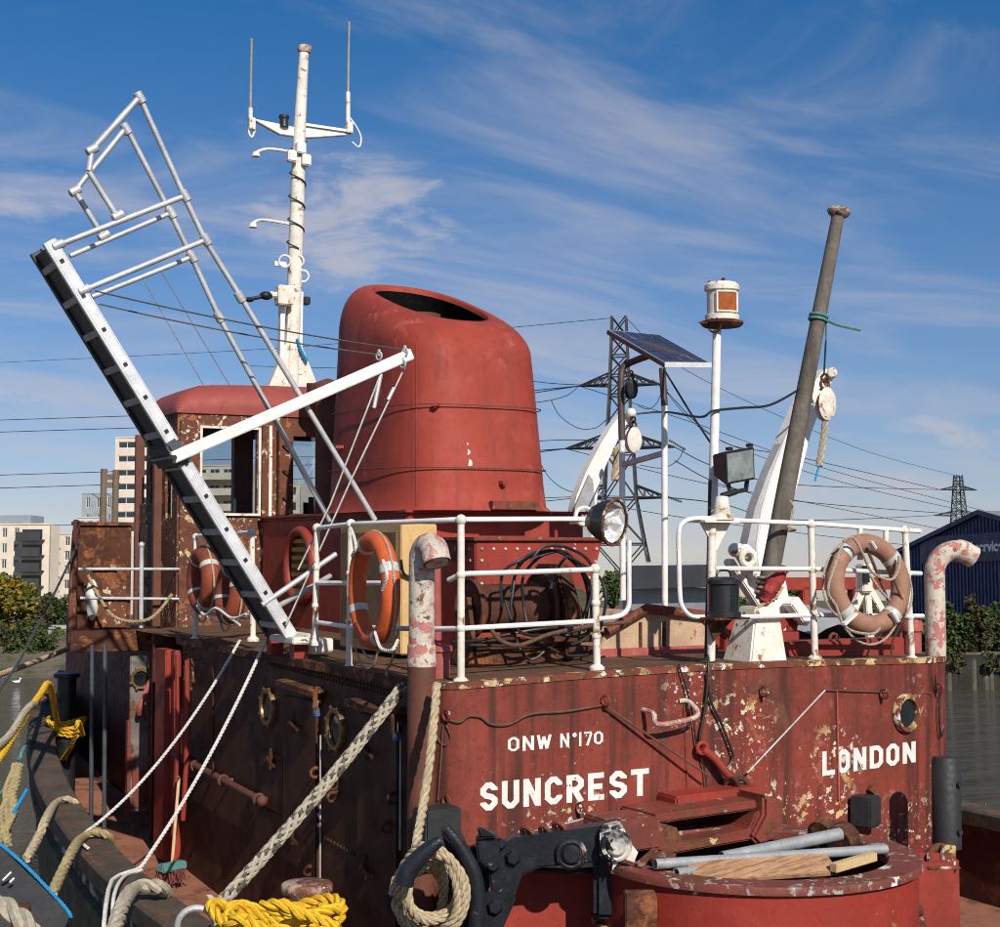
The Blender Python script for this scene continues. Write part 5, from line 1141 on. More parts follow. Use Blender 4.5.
mb = MB(); mb.tube([bv(664.5, 406, SV), BL + nrm * -.04 + V((.0, .01, 0))], .026, 10); mb.build('post_top', M['brown_frame'], so)
mb = MB(); mb.tube([bv(623, 600, 2.0), bv(622, 440, 2.0)], .024, 10); mb.build('frame_post', M['white'], so)
mb = MB(); mb.tube(catmull([bv(622, 440, 2.0), bv(621, 385, 2.0), bv(623, 368, 2.0), bv(632, 362, 1.95), bv(648, 356, 1.75)], 6), .028, 10); mb.build('bent_arm', M['brown_frame'], so)
mb = MB(); mb.bar(bv(622, 465, 2.0), bv(664, 453, SV), .03, .04); mb.build('cross_bar', M['galv'], so)
mb = MB(); mb.tube([BL - nrm * .04, bv(690, 412, .9), bv(712, 445, .4)], .008, 6); tag(mb.build('guy_cord', M['cable']), 'black cord from the solar panel corner down to the white lamp post', 'cord')
wire('black_cable', 'wavy black cable from the davit block across to the flagstaff', 'cable', catmull([bv(637, 414, 3.9), bv(665, 412, 1.4), bv(700, 417, .4), bv(713, 411, .3), bv(740, 408, .3), bv(770, 405, .3), bv(800, 389, .25)], 6), .009, 'cable')

# lamp post with the stern light, floodlight and black lantern
LP = .34
lp = thing('lamp_post', 'slim white steel lamp post with stern light behind the aft rail', 'post', bv(708, 662, LP))
mb = MB(); mb.tube([V((bv(709, 660, LP).x, LP, ZD + .02)), bv(713, 500, LP), bv(717, 330, LP)], [.036, .034, .03], 14); mb.build('post_tube', M['white'], lp)
mb = MB(); mb.tube([bv(706, 660, LP - .02), bv(710, 480, LP - .06)], .012, 8); mb.build('conduit', M['cable'], lp)
c = bv(722, 324, LP)
nl = thing('stern_light', 'white cylindrical navigation light with amber red lens on the tall post', 'navigation light', c, 'navigation lights')
mb = MB(); mb.lathe(c, (0, 0, 1), [(.13, -.02), (.15, 0), (.15, .015), (.02, .02)], 24); mb.prism([c + V((-.2, 0, -.01)), c + V((-.1, .05, -.01)), c + V((-.1, -.05, -.01))], (0, 0, .012)); mb.build('base_plate', M['rust'], nl)
H = bv(722, 283, LP).z - c.z
mb = MB(); mb.lathe(c, (0, 0, 1), [(.105, .015), (.12, .025), (.12, .06), (.105, .065), (.105, H - .06), (.122, H - .055), (.122, H - .02), (.10, H), (.02, H + .005)], 28); mb.build('housing', M['white_rust'], nl)
mb = MB(); a0 = -1.80
vs = []
for i in range(13):
    a = a0 - .72 + 1.44 * i / 12; vs += [c + V((cos(a) * .114, sin(a) * .114, .075)), c + V((cos(a) * .114, sin(a) * .114, H - .075))]
mb.add(vs, [(2 * i, 2 * i + 2, 2 * i + 3, 2 * i + 1) for i in range(12)]); mb.build('lens', M['lensred'], nl)
mb = MB()
for i in (0, 12): mb.bar(vs[2 * i], vs[2 * i + 1], .012, .016)
mb.tube([vs[2 * i] for i in range(13)], .008, 6); mb.tube([vs[2 * i + 1] for i in range(13)], .008, 6)
mb.build('lens_frame', M['white_rust'], nl)
for t in (.5, 2.2, 4.2): mb = MB(); mb.sphere(c + V((cos(t) * .09, sin(t) * .09, H + .01)), .014, 8, 6); mb.build('wing_nut', M['rust'], nl)
mb = MB(); mb.torus(c + V((-.1, -.05, -.02)), (1, .5, 0), .05, .008, 16, 6); mb.build('lead_loop', M['rust'], nl)
# bracket with floodlight
fp = bv(717, 521, .14)
mb = MB(); mb.box(fp + V((-.17, -.10, -.012)), fp + V((.12, .12, .0))); mb.prism([fp + V((-.15, -.02, -.012)), fp + V((.1, -.02, -.012)), fp + V((-.02, -.02, -.2))], (0, .015, 0)); mb.build('lamp_shelf', M['white_rust'], lp)
mb = MB(); mb.tube([bv(711, 660, .12), bv(712, 525, .12)], .028, 10); mb.build('front_post', M['white_rust'], lp)
mb = MB(); mb.lathe(bv(722, 520, .12), (0, 0, 1), [(.085, 0), (.08, .03), (.06, .04), (.045, .15), (.04, .16), (.01, .165)], 14); mb.build('lamp_cone', M['white_rust'], lp)
fl = thing('floodlight', 'rectangular dark floodlight tilted down on the white lamp post', 'floodlight', bv(724, 496, .12), 'floodlights')
fc = bv(735, 465, .10); fx = V((.955, .06, .16)).normalized(); fn = V((.30, -.93, -.10)); fn = (fn - fx * fn.dot(fx)).normalized(); fz = fx.cross(-fn).normalized(); fz = fz if fz.z > 0 else -fz
mb = MB(); w, h = .135, .115
front = [fc + fx * a * w + fz * b * h + fn * .05 for a, b in ((-1, -1), (1, -1), (1, 1), (-1, 1))]; back = [fc + fx * a * w * .7 + fz * b * h * .62 - fn * .12 for a, b in ((-1, -1), (1, -1), (1, 1), (-1, 1))]
mb.add(front + back, [(7, 6, 5, 4), (0, 4, 5, 1), (1, 5, 6, 2), (2, 6, 7, 3), (3, 7, 4, 0), (0, 1, 2, 3)]); mb.build('lamp_case', M['black'], fl, bevel=.006)
mb = MB(); w2, h2 = w * .86, h * .84; mb.prism([fc + fx * a * w2 + fz * b * h2 + fn * .052 for a, b in ((-1, -1), (1, -1), (1, 1), (-1, 1))], fn * .004); mb.build('front_glass', M['floodglass'], fl)
mb = MB(); 
for a in (-.6, .75): mb.frame(fc + fx * a * w + fz * (h + .012) + fn * .04, fx, fz, fn, .04, .02, .03)
mb.build('case_clip', M['black'], fl)
mb = MB(); a = fc - fz * (h + .07); mb.bar(fc - fx * .06 - fz * h * .8 - fn * .02, a - fx * .05, .02, .025); mb.bar(fc + fx * .11 - fz * h * .8, a + fx * .09, .02, .025); mb.bar(a - fx * .06, a + fx * .1, .02, .03); mb.cyl(a, bv(722, 496, .12), .022, n=8); mb.build('bracket', M['black'], fl)
lc = bv(724, 617, .02)
mb = MB(); mb.box(lc + V((-.15, -.1, -.014)), lc + V((.14, .14, 0))); mb.prism([lc + V((-.12, .03, -.014)), lc + V((.1, .03, -.014)), lc + V((-.06, .03, -.16))], (0, .012, 0)); mb.build('lantern_shelf', M['rust'], lp)
ln = thing('lantern', 'black cylindrical navigation lantern on a low shelf of the lamp post', 'navigation light', lc, 'navigation lights')
H = bv(722, 577, .02).z - lc.z
mb = MB(); mb.lathe(lc, (0, 0, 1), [(.115, .002), (.115, .035), (.10, .04), (.10, H - .05), (.115, H - .045), (.115, H - .02), (.09, H), (.02, H + .002)], 26); mb.build('housing', M['black'], ln)
mb = MB(); vs = []
for i in range(11):
    a = -1.75 + 1.2 * i / 10; vs += [lc + V((cos(a) * .103, sin(a) * .103, .05)), lc + V((cos(a) * .103, sin(a) * .103, H - .06))]
mb.add(vs, [(2 * i, 2 * i + 2, 2 * i + 3, 2 * i + 1) for i in range(10)]); mb.build('lens', M['darkglass'], ln)
mb = MB(); mb.tube(catmull([lc + V((-.06, 0, H)), lc + V((-.04, 0, H + .04)), lc + V((.04, 0, H + .04)), lc + V((.06, 0, H))], 5), .008, 6); mb.build('handle', M['black'], ln)
# round floodlight on the rail
rc = bv(612, 522, -.02); rn = V((.42, -.88, -.12)).normalized()
rf = thing('round_floodlight', 'round black floodlight with bright reflector at the end of the aft rail', 'floodlight', rc - UP * .15, 'floodlights')
R = .148
mb = MB(); mb.lathe(rc - rn * .16, rn, [(.04, 0), (.09, .02), (.125, .08), (R, .16), (R + .006, .17), (R, .185), (R - .012, .185), (R - .012, .15), (.1, .08), (.02, .04)], 32, caps=False); mb.build('lamp_shell', M['black'], rf)
mb = MB(); mb.lathe(rc, rn, [(R - .014, .014), (R * .84, -.03), (R * .6, -.055), (R * .35, -.075), (.002, -.08)], 14, caps=False)
for i_, q in enumerate(mb.v):
    if (i_ // 14) in (1, 2, 3) and i_ % 2: q += rn * .028
mb.build('reflector', M['reflector'], rf, smooth=False)
mb = MB(); mb.torus(rc + rn * .02, rn, R, .009, 36, 6); mb.build('bezel', M['edge'], rf)
mb = MB(); mb.sphere(rc - rn * .03, .028, 10, 8); mb.build('bulb', M['band'], rf)
mb = MB(); mb.torus(rc - rn * .07 - RT * .12 + UP * .03, FH, .055, .014, 20, 6); mb.cyl(rc - rn * .06 - RT * .22, rc - rn * .1, .022, n=8); mb.bar(bv(585, 519, .1), rc - rn * .12 - RT * .1, .02, .03); mb.build('yoke', M['white_rust'], rf)

# flagstaff in its tabernacle, furled flag
FV = .26
fs0, fs1 = bv(765, 600, FV), bv(838, 216, FV)
fst = thing('flagstaff', 'weathered grey wooden flagstaff leaning to starboard in a rusty white socket', 'flagstaff', (fs0.x, FV, ZD))
mb = MB(); mb.tube([fs0, fs0.lerp(fs1, .3), fs0.lerp(fs1, .7), fs1], [.068, .066, .056, .046], 16); mb.build('staff', M['wood_grey'], fst)
fa = (fs1 - fs0).normalized(); mb = MB(); mb.lathe(fs1, fa, [(.05, -.01), (.075, .01), (.085, .03), (.08, .05), (.04, .062), (.01, .063)], 18); mb.build('truck', paint('truck_flaked', (.45, .41, .33), (.25, .2, .15), .8, vs=9, rust=(.5, .6, 10)), fst)
b0_, b1_, t0_, t1_ = bv(748, 663, .10), bv(787, 663, .10), bv(756, 607, .16), bv(779, 607, .16)
mb = MB(); lo_ = [V((b0_.x, .08, ZD)), V((b1_.x, .08, ZD)), V((b1_.x, .42, ZD)), V((b0_.x, .42, ZD))]; hi_ = [V((t0_.x, .16, t0_.z)), V((t1_.x, .16, t0_.z)), V((t1_.x, .36, t0_.z)), V((t0_.x, .36, t0_.z))]
mb.add(lo_ + hi_, [(0, 1, 2, 3), (4, 5, 6, 7)] + [(i, (i + 1) % 4, 4 + (i + 1) % 4, 4 + i) for i in range(4)]); mb.build('socket', M['white_rust'], fst, bevel=.012)
mb = MB(); 
for t in (.02, .04, .06, .08): c = fs0.lerp(fs1, t * .6); mb.torus(c, fa + V((.1, 0, 0)), .076, .010, 22, 6)
c = bv(786, 528, FV); mb.torus(c, fa, .066, .010, 22, 6); mb.tube(catmull([bv(788, 527, .2), bv(793, 515, .2), bv(793, 505, .2), bv(789, 500, .2)], 4), .008, 6); mb.rope(catmull([bv(748, 620, .2), bv(760, 606, .17), bv(775, 598, .17), bv(783, 587, .2)], 5), .012)
tag(mb.build('halyard_lashing', M['ropet'], kind='stuff' if 0 else None), 'turns of pale halyard lashed round the foot of the flagstaff', 'rope')
mb = MB(); pts = [bv(763, 604, .2), bv(770, 590, .17), bv(779, 576, .2), bv(783, 568, .24)]; mb.tube(catmull(pts, 6), [.03 + .025 * sin(pi * i / 18) for i in range(19)], 10)
for i, q in enumerate(mb.v): q += V((.01 * sin(i * 1.7), .012 * cos(i * 2.3), 0))
tag(mb.build('furled_flag', M['flag']), 'dark red flag furled round the foot of the flagstaff', 'flag')
mb = MB(); c = bv(818, 320, FV); mb.torus(c, fa, .062, .012, 20, 6); mb.torus(c + fa * .03, fa, .061, .012, 20, 6); mb.tube(catmull([c + V((.05, -.03, 0)), bv(838, 325, .3), bv(860, 330, .4)], 5), .011, 6); mb.tube([c + V((.05, -.03, 0)), bv(826, 340, .25), bv(824, 375, .6)], .007, 6)
tag(mb.build('flag_halyard', M['ropeteal']), 'teal halyard knotted round the upper flagstaff with a free end', 'rope')

# life rings
def life_ring(c, nrm, D, r, mat, label, a0=.0, lines=True, group='life rings on the rails', straps=4):
    c, nrm = V(c), V(nrm).normalized(); R = D / 2 - r
    t = thing('life_ring', label, 'life ring', c - UP * D / 2, group)
    mb = MB(); mb.torus(c, nrm, R, r, 56, 16); mb.build('ring_body', M[mat], t)
    x = nrm.cross(UP).normalized(); y = x.cross(nrm)
    if y.z < 0: y = -y
    for k in range(straps):
        a = a0 + pi / 2 * k + pi / 4; mb = MB(); pts = []
        mb.torus(c, nrm, R, r * 1.03, 10, 16, 0, 0.0001) if 0 else None
        cc = [c + (x * cos(a + d) + y * sin(a + d)) * R for d in (-.085, -.04, .04, .085)]
        mb.tube(cc, r * 1.035, 18, caps=False); mb.build('reflective_band', M['band'], t)
    if lines:
        mb = MB(); pts = []
        for k in range(49):
            a = a0 + 2 * pi * k / 48 + pi / 4; s_ = abs(sin(2 * (a - a0 - pi / 4))); pts.append(c + (x * cos(a) + y * sin(a)) * (R + r * 1.0 + .035 * s_) - nrm * 0 - UP * .035 * s_)
        mb.rope(pts, .009, step=.012); mb.build('grab_line', M['ropeg'], t)
    return t
c1 = bu(373.5, 590, -.04); D1 = abs(bu(373, 531, -.04).z - bu(373, 650, -.04).z)
ring1 = life_ring(c1, (-1, .07, .0), D1, .062, 'orange', 'bright orange life ring hung on the port rail in front of the cream locker', .35)
for pts, l in (([bu(351, 528, .02), bu(356, 545, -.1), bu(352, 556, -.1)], 'white cord tying the top of the bright orange life ring to the rail'), ([bu(375, 632, -.13), bu(381, 648, -.16), bu(392, 650, -.16), bu(398, 640, -.1)], 'white cord loop under the bottom of the bright orange life ring'), ([bu(383, 560, -.15), bu(387, 575, -.16), bu(382, 590, -.16)], 'short white cord end on the right of the bright orange life ring')):
    mb = MB(); mb.rope(catmull(pts, 5), .012); tag(mb.build('ring_lashing', M['ropew']), l, 'cord', 'white cords on the orange life ring')
mb = MB(); mb.tube(catmull([bu(355, 648, -.05), bu(362, 665, -.05), bu(370, 668, -.05), bu(376, 660, -.05), bu(378, 645, -.05)], 5), .008, 6); mb.tube(catmull([bu(398, 630, -.02), bu(392, 660, -.02), bu(386, 672, -.02), bu(392, 682, -.02)], 5), .009, 6)
tag(mb.build('loose_cord', M['ropeol']), 'loose thin cord looping below the bright orange life ring', 'cord')
c2 = bv(866, 584, -.0); D2 = abs(bv(866, 534, 0).z - bv(866, 635, 0).z)
c2 = V((c2.x, -.02, c2.z)); ring2 = life_ring(c2, (-.05, -1, .12), D2, .068, 'tanring', 'sun faded brown life ring tied to the starboard aft rail', .1)
mb = MB(); 
for pts in ([(843, 543), (833, 570), (828, 592), (836, 606), (842, 622), (852, 631), (872, 634), (880, 628)], [(843, 541), (853, 538), (862, 552), (872, 572), (890, 580), (898, 570), (899, 556)], [(870, 575), (880, 590), (890, 600)]): mb.rope(catmull([bv(x, y, -.12) for x, y in pts], 6), .011)
tag(mb.build('ring_line', M['ropeg']), 'grey cord looped round the sun faded brown life ring', 'cord')
mb = MB()
for (a, b) in (((843, 625), (856, 613)), ((870, 541), (875, 549)), ((891, 612), (897, 622))): mb.bar(bv(*a, -.14), bv(*b, -.14), .05, .02)
tag(mb.build('white_strap', M['white_cloth'], bevel=.006), 'white webbing straps fastening the sun faded brown life ring', 'strap')
mb = MB(); mb.tube(catmull([bv(866, 548, -.08), bv(872, 560, -.1), bv(882, 585, -.1), bv(888, 600, -.1)], 5), .012, 6); mb.tube(catmull([bv(892, 575, -.1), bv(898, 590, -.1), bv(905, 612, -.1), bv(893, 640, .0), bv(892, 655, .02)], 5), .008, 6)
tag(mb.build('red_cord', M['rustwire']), 'rust red cord hanging across the sun faded brown life ring', 'cord')
c3 = bu(203, 580, .0); life_ring(c3, (-1, .02, 0), .60, .08, 'orange_dull', 'dirty orange life ring on the rail beside the wheelhouse, left one of two', .2)
c4_ = bu(231, 592, .0); life_ring(c4_, (-1, .02, .1), .55, .075, 'orange_dull', 'dirty orange life ring half hidden behind the gangway stringer', .5)
mb = MB(); mb.tube(catmull([bu(203, 612, -.05), bu(215, 622, -.05), bu(228, 618, -.05), bu(240, 625, -.05)], 5), .01, 6); mb.rope(catmull([bu(197, 606, -.1), bu(205, 615, -.1), bu(216, 608, -.1), bu(232, 618, -.1), bu(246, 614, -.1)], 6), .012); tag(mb.build('ring_lashing', M['ropew']), 'dirty white cord tying the two dirty orange life rings', 'cord')

# white A-frame and grey dinghy behind the brown ring
af = thing('davit_cradle', 'white braced cradle frame standing behind the brown life ring', 'cradle', bv(866, 652, .9))
mb = MB(); mb.bar(bv(864, 585, .9), bv(848, 622, .9), .05, .06); mb.bar(bv(866, 585, .9), bv(870, 640, .9), .05, .06); mb.bar(bv(868, 588, .9), bv(888, 622, .9), .05, .06); mb.build('leg', M['white_rust'], af, bevel=.006)
mb = MB(); mb.frame(bv(864, 578, .88), (1, 0, 0), (0, 1, 0), (0, 0, 1), .10, .1, .22); mb.build('ram_head', M['white_rust'], af, bevel=.01)
mb = MB(); mb.frame(bv(866, 574, .82), (1, 0, 0), (0, 1, 0), (0, 0, 1), .05, .03, .13); mb.build('slot_cover', M['black'], af)
mb = MB(); P0 = bv(825, 650, 1.6); P1 = bv(888, 645, 1.6); w = P1.x - P0.x
gv = []
for i in range(9):
    t = i / 8
    for k in range(9):
        s = k / 8; xx = P0.x - .1 + (w + .25) * s; zt_ = P0.z + .0 + .34 * sin(pi * min(1, s * 1.1 + .1)) ** .6
        gv.append(V((xx, 1.6 + t * 1.4, ZD + .02 + (zt_ - ZD) * (sin(pi * (.12 + .76 * t))) ** .6)))
mb.add(gv, [(i * 9 + k, i * 9 + k + 1, (i + 1) * 9 + k + 1, (i + 1) * 9 + k) for i in range(8) for k in range(8)]); mb.prism([(P0.x - .1, 1.62, ZD + .01), (P1.x + .15, 1.62, ZD + .01), (P1.x + .15, 2.98, ZD + .01), (P0.x - .1, 2.98, ZD + .01)], (0, 0, .03))
tag(mb.build('dinghy', M['grey_hull']), 'pale grey upturned dinghy hull on deck behind the brown life ring', 'dinghy')
mb = MB(); mb.prism([bv(855, 655, .75), bv(864, 641, .75), bv(880, 640, .75), bv(886, 652, .75)], (0, .2, 0)); tag(mb.build('folded_tarpaulin', M['white_cloth'], bevel=.02), 'folded cream tarpaulin lying below the brown life ring', 'tarpaulin')

# padlocks
for (x, y, l) in ((316.5, 706, 'silver padlock with blue band on the forward port steel door'), (396.5, 729, 'silver padlock with blue band on the aft port steel door')):
    c = bu(x, y, -.075); pk = thing('padlock', l, 'padlock', c - UP * .07, 'padlocks on the port doors')
    mb = MB(); mb.box(c + V((-.015, -.028, -.062)), c + V((.015, .028, -.012))); mb.build('body', M['steel'], pk, bevel=.004)
    mb = MB(); mb.box(c + V((-.017, -.030, -.070)), c + V((.017, .030, -.046))); mb.build('band', M['lockblue'], pk, bevel=.003)
    mb = MB(); mb.tube([c + V((0, -.02, -.015))] + [c + V((0, -.02 * cos(a), .028 + .02 * sin(a))) for a in [pi * i / 8 for i in range(9)]] + [c + V((0, .02, -.015))], .006, 8); mb.build('shackle', M['steel'], pk)

# broom on the side deck
bh = thing('broom', 'deck broom with red bristles leaning on the dark port wall', 'broom', bz(172, 872, 1.12))
h0 = bu(172, 864, -.30); h1 = bu(179, 776, -.17); mb = MB(); mb.cyl(h0, h1, .014, n=8); mb.build('handle', M['stick'], bh)
mb = MB(); mb.frame(h0 - UP * .02, (1, .4, 0), (-.4, 1, 0), UP, .26, .09, .07); mb.build('head', M['ropeteal'], bh, bevel=.012)
mb = MB(); random.seed(3)
for i in range(90):
    a = h0 + V((random.uniform(-.12, .12), random.uniform(-.06, .06), -.05)); mb.tube([a, a + V((random.uniform(-.05, .05), random.uniform(-.05, .05), -.10))], .004, 3, caps=False)
mb.build('bristles', M['bristle'], bh)
mb = MB(); mb.bar(bz(197, 884, 1.07), bz(214, 903, 1.07), .05, .04); tag(mb.build('white_batten', M['white'], bevel=.004), 'short white batten lying on the side deck below the dark wall', 'batten')
mb = MB()
c = bz(146, 838, zmain(5.2) + .015)
for i in range(5): mb.bar(c + V((-.2, -.16 + i * .08, 0)), c + V((.12, -.16 + i * .08, 0)), .03, .02)
tag(mb.build('deck_grating', M['rust']), 'small rusty slatted grating on the side deck', 'grating')

# towing hook
hk = thing('towing_hook', 'heavy black towing hook swung to port on its arm below the lettering', 'towing hook', bd(520, 880, 8.7))
def plate(pts, d0, th, name, mat='hook', par=hk, bev=.012):
    mb = MB(); mb.prism([bd(x, y, d0) for x, y in pts], FH * th); return mb.build(name, M[mat], par, bevel=bev)
plate([(502, 845), (513, 838), (600, 826), (622, 822), (628, 850), (600, 862), (540, 868), (522, 876), (512, 905), (500, 930), (462, 935), (470, 905), (490, 890), (488, 862), (476, 838), (486, 834)], 8.75, .14, 'arm_plate')
plate([(470, 846), (500, 850), (516, 900), (500, 935), (452, 935), (466, 890)], 8.86, .10, 'hook_cheek')
plate([(448, 852), (470, 846), (482, 880), (474, 935), (436, 935), (446, 890)], 8.78, .08, 'hook_cheek')
for x, y, r in ((528, 834, .03), (545, 832, .025), (560, 829, .03)):
    mb = MB(); c = bd(x, y, 8.82); mb.torus(c, (.8, .3, .4), r * 1.4, r * .5, 14, 6); mb.cyl(c - UP * r, c + UP * r, r * .5, n=8); mb.build('chain_link', M['red_worn'], hk)
plate([(475, 840), (497, 836), (500, 850), (488, 870), (478, 862)], 8.70, .2, 'jaw_block')
plate([(480, 838), (476, 827), (484, 829), (498, 838)], 8.66, .06, 'latch_horn')
plate([(600, 828), (620, 822), (630, 838), (626, 856), (612, 866), (600, 858)], 8.68, .1, 'link_plate', 'hook_white')
mb = MB(); P_ = [(404, 884), (409, 870), (420, 857), (431, 847), (441, 840)]
mb.tube(catmull([bd(x, y, 8.12) for x, y in P_], 6), [.05 * (1 - (i / 24) ** 3 * .5) for i in range(25)], 14); mb.build('hook_horn', M['hook'], hk)
mb = MB(); P_ = [(446, 828), (456, 840), (466, 856), (474, 874), (478, 900), (476, 935)]
mb.tube(catmull([bd(x, y, 8.5) for x, y in P_], 6), [.03 + .02 * i / 30 for i in range(31)], 12); mb.build('hook_bill', M['hook'], hk)
plate([(440, 830), (462, 838), (478, 880), (480, 930), (440, 935), (455, 880)], 8.62, .16, 'hook_back')
plate([(386, 893), (408, 890), (410, 912), (388, 914)], 8.4, .12, 'hook_toe')
for x, y, r in ((513, 857, .045), (493, 864, .04), (495, 906, .045), (501, 843, .03)): mb = MB(); mb.lathe(bd(x, y, 8.76), -FH, [(r, -.02), (r, .03), (r * .7, .045)], 6); mb.build('hex_bolt', M['hook'], hk)
for x, y, d in ((571, 853, 8.75), (616, 845, 8.67)):
    mb = MB(); mb.lathe(bd(x, y, d), -FH, [(.055, -.01), (.055, .05), (.04, .065), (.01, .066)], 16); mb.torus(bd(x, y, d) - FH * .02, FH, .07, .02, 24, 8); mb.build('pivot_pin', M['hook_white'], hk)
mb = MB(); c = bd(622, 848, 8.69); mb.prism([bd(x, y, 8.67) for x, y in ((612, 832), (624, 828), (630, 842), (638, 852), (634, 862), (622, 858), (612, 870), (615, 850))], FH * -.006); mb.build('paint_splash', M['white_rust'], hk)
# arc track carrying the arm
mb = MB(); c = bd(590, 842, 9.3); 
tr = bd(560, 868, 8.95); mb.lathe((tr.x + .18, tr.y + .25, tr.z), (0, 0, 1), [(.02, -.015), (.40, -.015), (.41, 0), (.40, .02), (.02, .02)], 40); mb.build('arc_track', M['hook'], hk)
mb = MB(); p = bd(608, 880, 8.85); mb.frame(p, RT, FH, UP, .17, .12, .42); mb.build('drop_link', M['hook'], hk, bevel=.03)
mb = MB(); p = bd(618, 893, 8.9); mb.lathe(p, RT, [(.10, 0), (.11, .03), (.11, .12), (.08, .15)], 20); mb.cyl(p - UP * .12, p - UP * .14 + RT * .14, .03, n=10); mb.build('roller', M['rust'], hk)
mb = MB(); p = bd(556, 930, 9.3); mb.frame(p + UP * -.1, RT, FH, UP, .75, .3, 1.0); mb.build('support_casing', M['red'], tug, bevel=.02)
# rope coil on the hook
random.seed(11)
mb = MB(); pts = []
cc = (428, 884)
for i in range(230):
    t = i / 229; a = t * 2 * pi * 9.4 + 1.0; k = .55 + .45 * ((i * .618) % 1)
    rx = 17 + 20 * (.5 + .5 * sin(t * 21)); ry = 24 + 24 * (.5 + .5 * sin(t * 17 + 1))
    pts.append(bd(cc[0] + rx * cos(a) + 3 * sin(a * .37), cc[1] - ry * sin(a) + 8, 8.36 + .13 * sin(a * .53 + t * 9)))
mb.rope(catmull(pts[::3], 4), .025, 3, 6); tag(mb.build('rope_coil', M['ropet']), 'coil of thick tan rope hung over the towing hook', 'rope coil')

# mooring lines and loose ropes
def ropething(name, label, pts, r, mat, group=None, strands=3, pitch=7, hands=None, fine=8, fat=.56):
    mb = MB(); mb.rope(catmull(pts, fine) if len(pts) > 2 else pts, r, strands, pitch, hands=hands, fat=fat); o = mb.build(name, M[mat] if isinstance(mat, str) else [M[q] for q in mat]); return tag(o, label, 'rope', group)
d0 = bd(212, 912, 8.6); d1 = bu(403, 686, -.05)
ropething('mooring_rope', 'thick black flecked plaited mooring rope running diagonally up to the port deck corner', sag(d0, d1, .04, 14), .044, ['ropeg', 'ropedk'], None, 8, 7, [1, -1] * 4, fat=.30)
mb = MB(); c = bd(196, 925, 8.5); mb.torus(c, (.3, 1, .2), .10, .018, 28, 8); tag(mb.build('shackle_ring', M['galv']), 'galvanised steel ring at the lower end of the plaited mooring rope', 'ring')
ropething('hanging_rope', 'tan rope hanging straight down the deckhouse corner from the port vent pipe', [bv(437, 684, -.02), bd(432, 740, 9.05), bd(424, 800, 8.9), bd(416, 850, 8.55), bd(420, 872, 8.4)], .026, 'ropet')
capz = lambda x, y, z=1.80: bz(x, y, z)
W0 = bu(240, 640, -.03); ropething('white_line', 'thin white line from the gangway foot down to the bulwark, left of two', sag(W0, bz(86, 832, 1.83), .16, 16) + [bz(80, 840, 1.84), bz(88, 848, 1.83)], .012, 'ropew', 'white lines from the gangway foot', fine=2)
W1 = bu(266, 640, -.03); ropething('white_line', 'thin white line from the gangway foot down to the bulwark, right of two', sag(W1, bz(140, 868, 1.8), .10, 16) + [bz(128, 872, 1.8), bz(112, 880, 1.8), bd(106, 905, 8.7), bd(103, 940, 8.4)], .013, 'ropew', 'white lines from the gangway foot', fine=2)
ropething('white_line', 'short white line looping over the bulwark cap above a frayed grey rope', [bz(142, 870, 1.8), bz(125, 876, 1.82), bd(115, 892, 8.9), bd(112, 920, 8.6), bd(110, 945, 8.4)], .011, 'ropew', 'white lines from the gangway foot')
OB = lambda x, y, d: bd(x, y, d)
def over(name, label, top, outs, mat, r, group=None, **k): return ropething(name, label, [bz(*p) for p in top] + [bd(*p) for p in outs], r, mat, group, **k)
BG = 'ropes slung over the bulwark cap'
over('slung_rope', 'tan rope slung over the bulwark cap, farther of the two holding the rubber panel', [(78, 812, 1.78), (76, 803, 1.86), (66, 799, 1.90), (56, 803, 1.90)], [(48, 815, 9.6), (38, 838, 9.1), (27, 858, 8.7)], 'ropet', .027, BG)
over('slung_rope', 'olive tan rope slung over the bulwark cap, nearer of the two holding the rubber panel', [(112, 846, 1.72), (108, 836, 1.84), (96, 832, 1.87), (82, 838, 1.87)], [(74, 848, 9.4), (62, 872, 8.8), (53, 892, 8.3)], 'ropeol', .030, BG)
over('frayed_rope', 'frayed thick grey rope bent over the bulwark cap beside the white lines', [(171, 912, 1.50), (167, 897, 1.74), (162, 888, 1.86), (148, 885, 1.88), (134, 889, 1.88)], [(125, 900, 8.75), (117, 920, 8.4), (112, 945, 8.1)], 'ropeg', .042, BG)
YD = 10.5
ropething('yellow_rope', 'bright yellow mooring rope leading from the black bitt out to the lower left', [bd(-12, 775, 9.6), bd(5, 750, 10.2), bd(22, 722, 10.9), bd(40, 695, 12.), bd(50, 686, 13.0), V((bu(67, 678, -.35).x - .1, bu(67, 678, -.35).y - .1, 2.12)), V((bu(67, 678, -.35).x + .1, bu(67, 678, -.35).y - .13, 2.08))], .026, 'ropey')
bc = V((c.x, c.y, 0)); bi = bu(67, 678, -.35)
mb = MB()
for i in range(4):
    pts = [V((bi.x + cos(a) * (.13 + .02 * i), bi.y + sin(a) * (.13 + .02 * i), 2.0 + .05 * i + .02 * sin(a * 2 + i))) for a in [2 * pi * k / 20 for k in range(22)]]; mb.rope(pts, .026)
mb.rope(catmull([V((bi.x + .15, bi.y - .1, 2.0)), bu(78, 722, -.4), bu(72, 745, -.4), bu(62, 760, -.4), bu(56, 768, -.4)], 8), .026)
tag(mb.build('yellow_rope_turns', M['ropey']), 'turns of yellow rope round the black bitt with a tail hanging inside the bulwark', 'rope')
mb = MB(); random.seed(4)
fz_ = zmain(7) + .04
for i in range(4):
    c = bz(70, 770, fz_); mb.rope(catmull([c + V((random.uniform(-.35, .35), random.uniform(-.3, .3), random.uniform(0, .08))) for _ in range(9)], 8), .024)
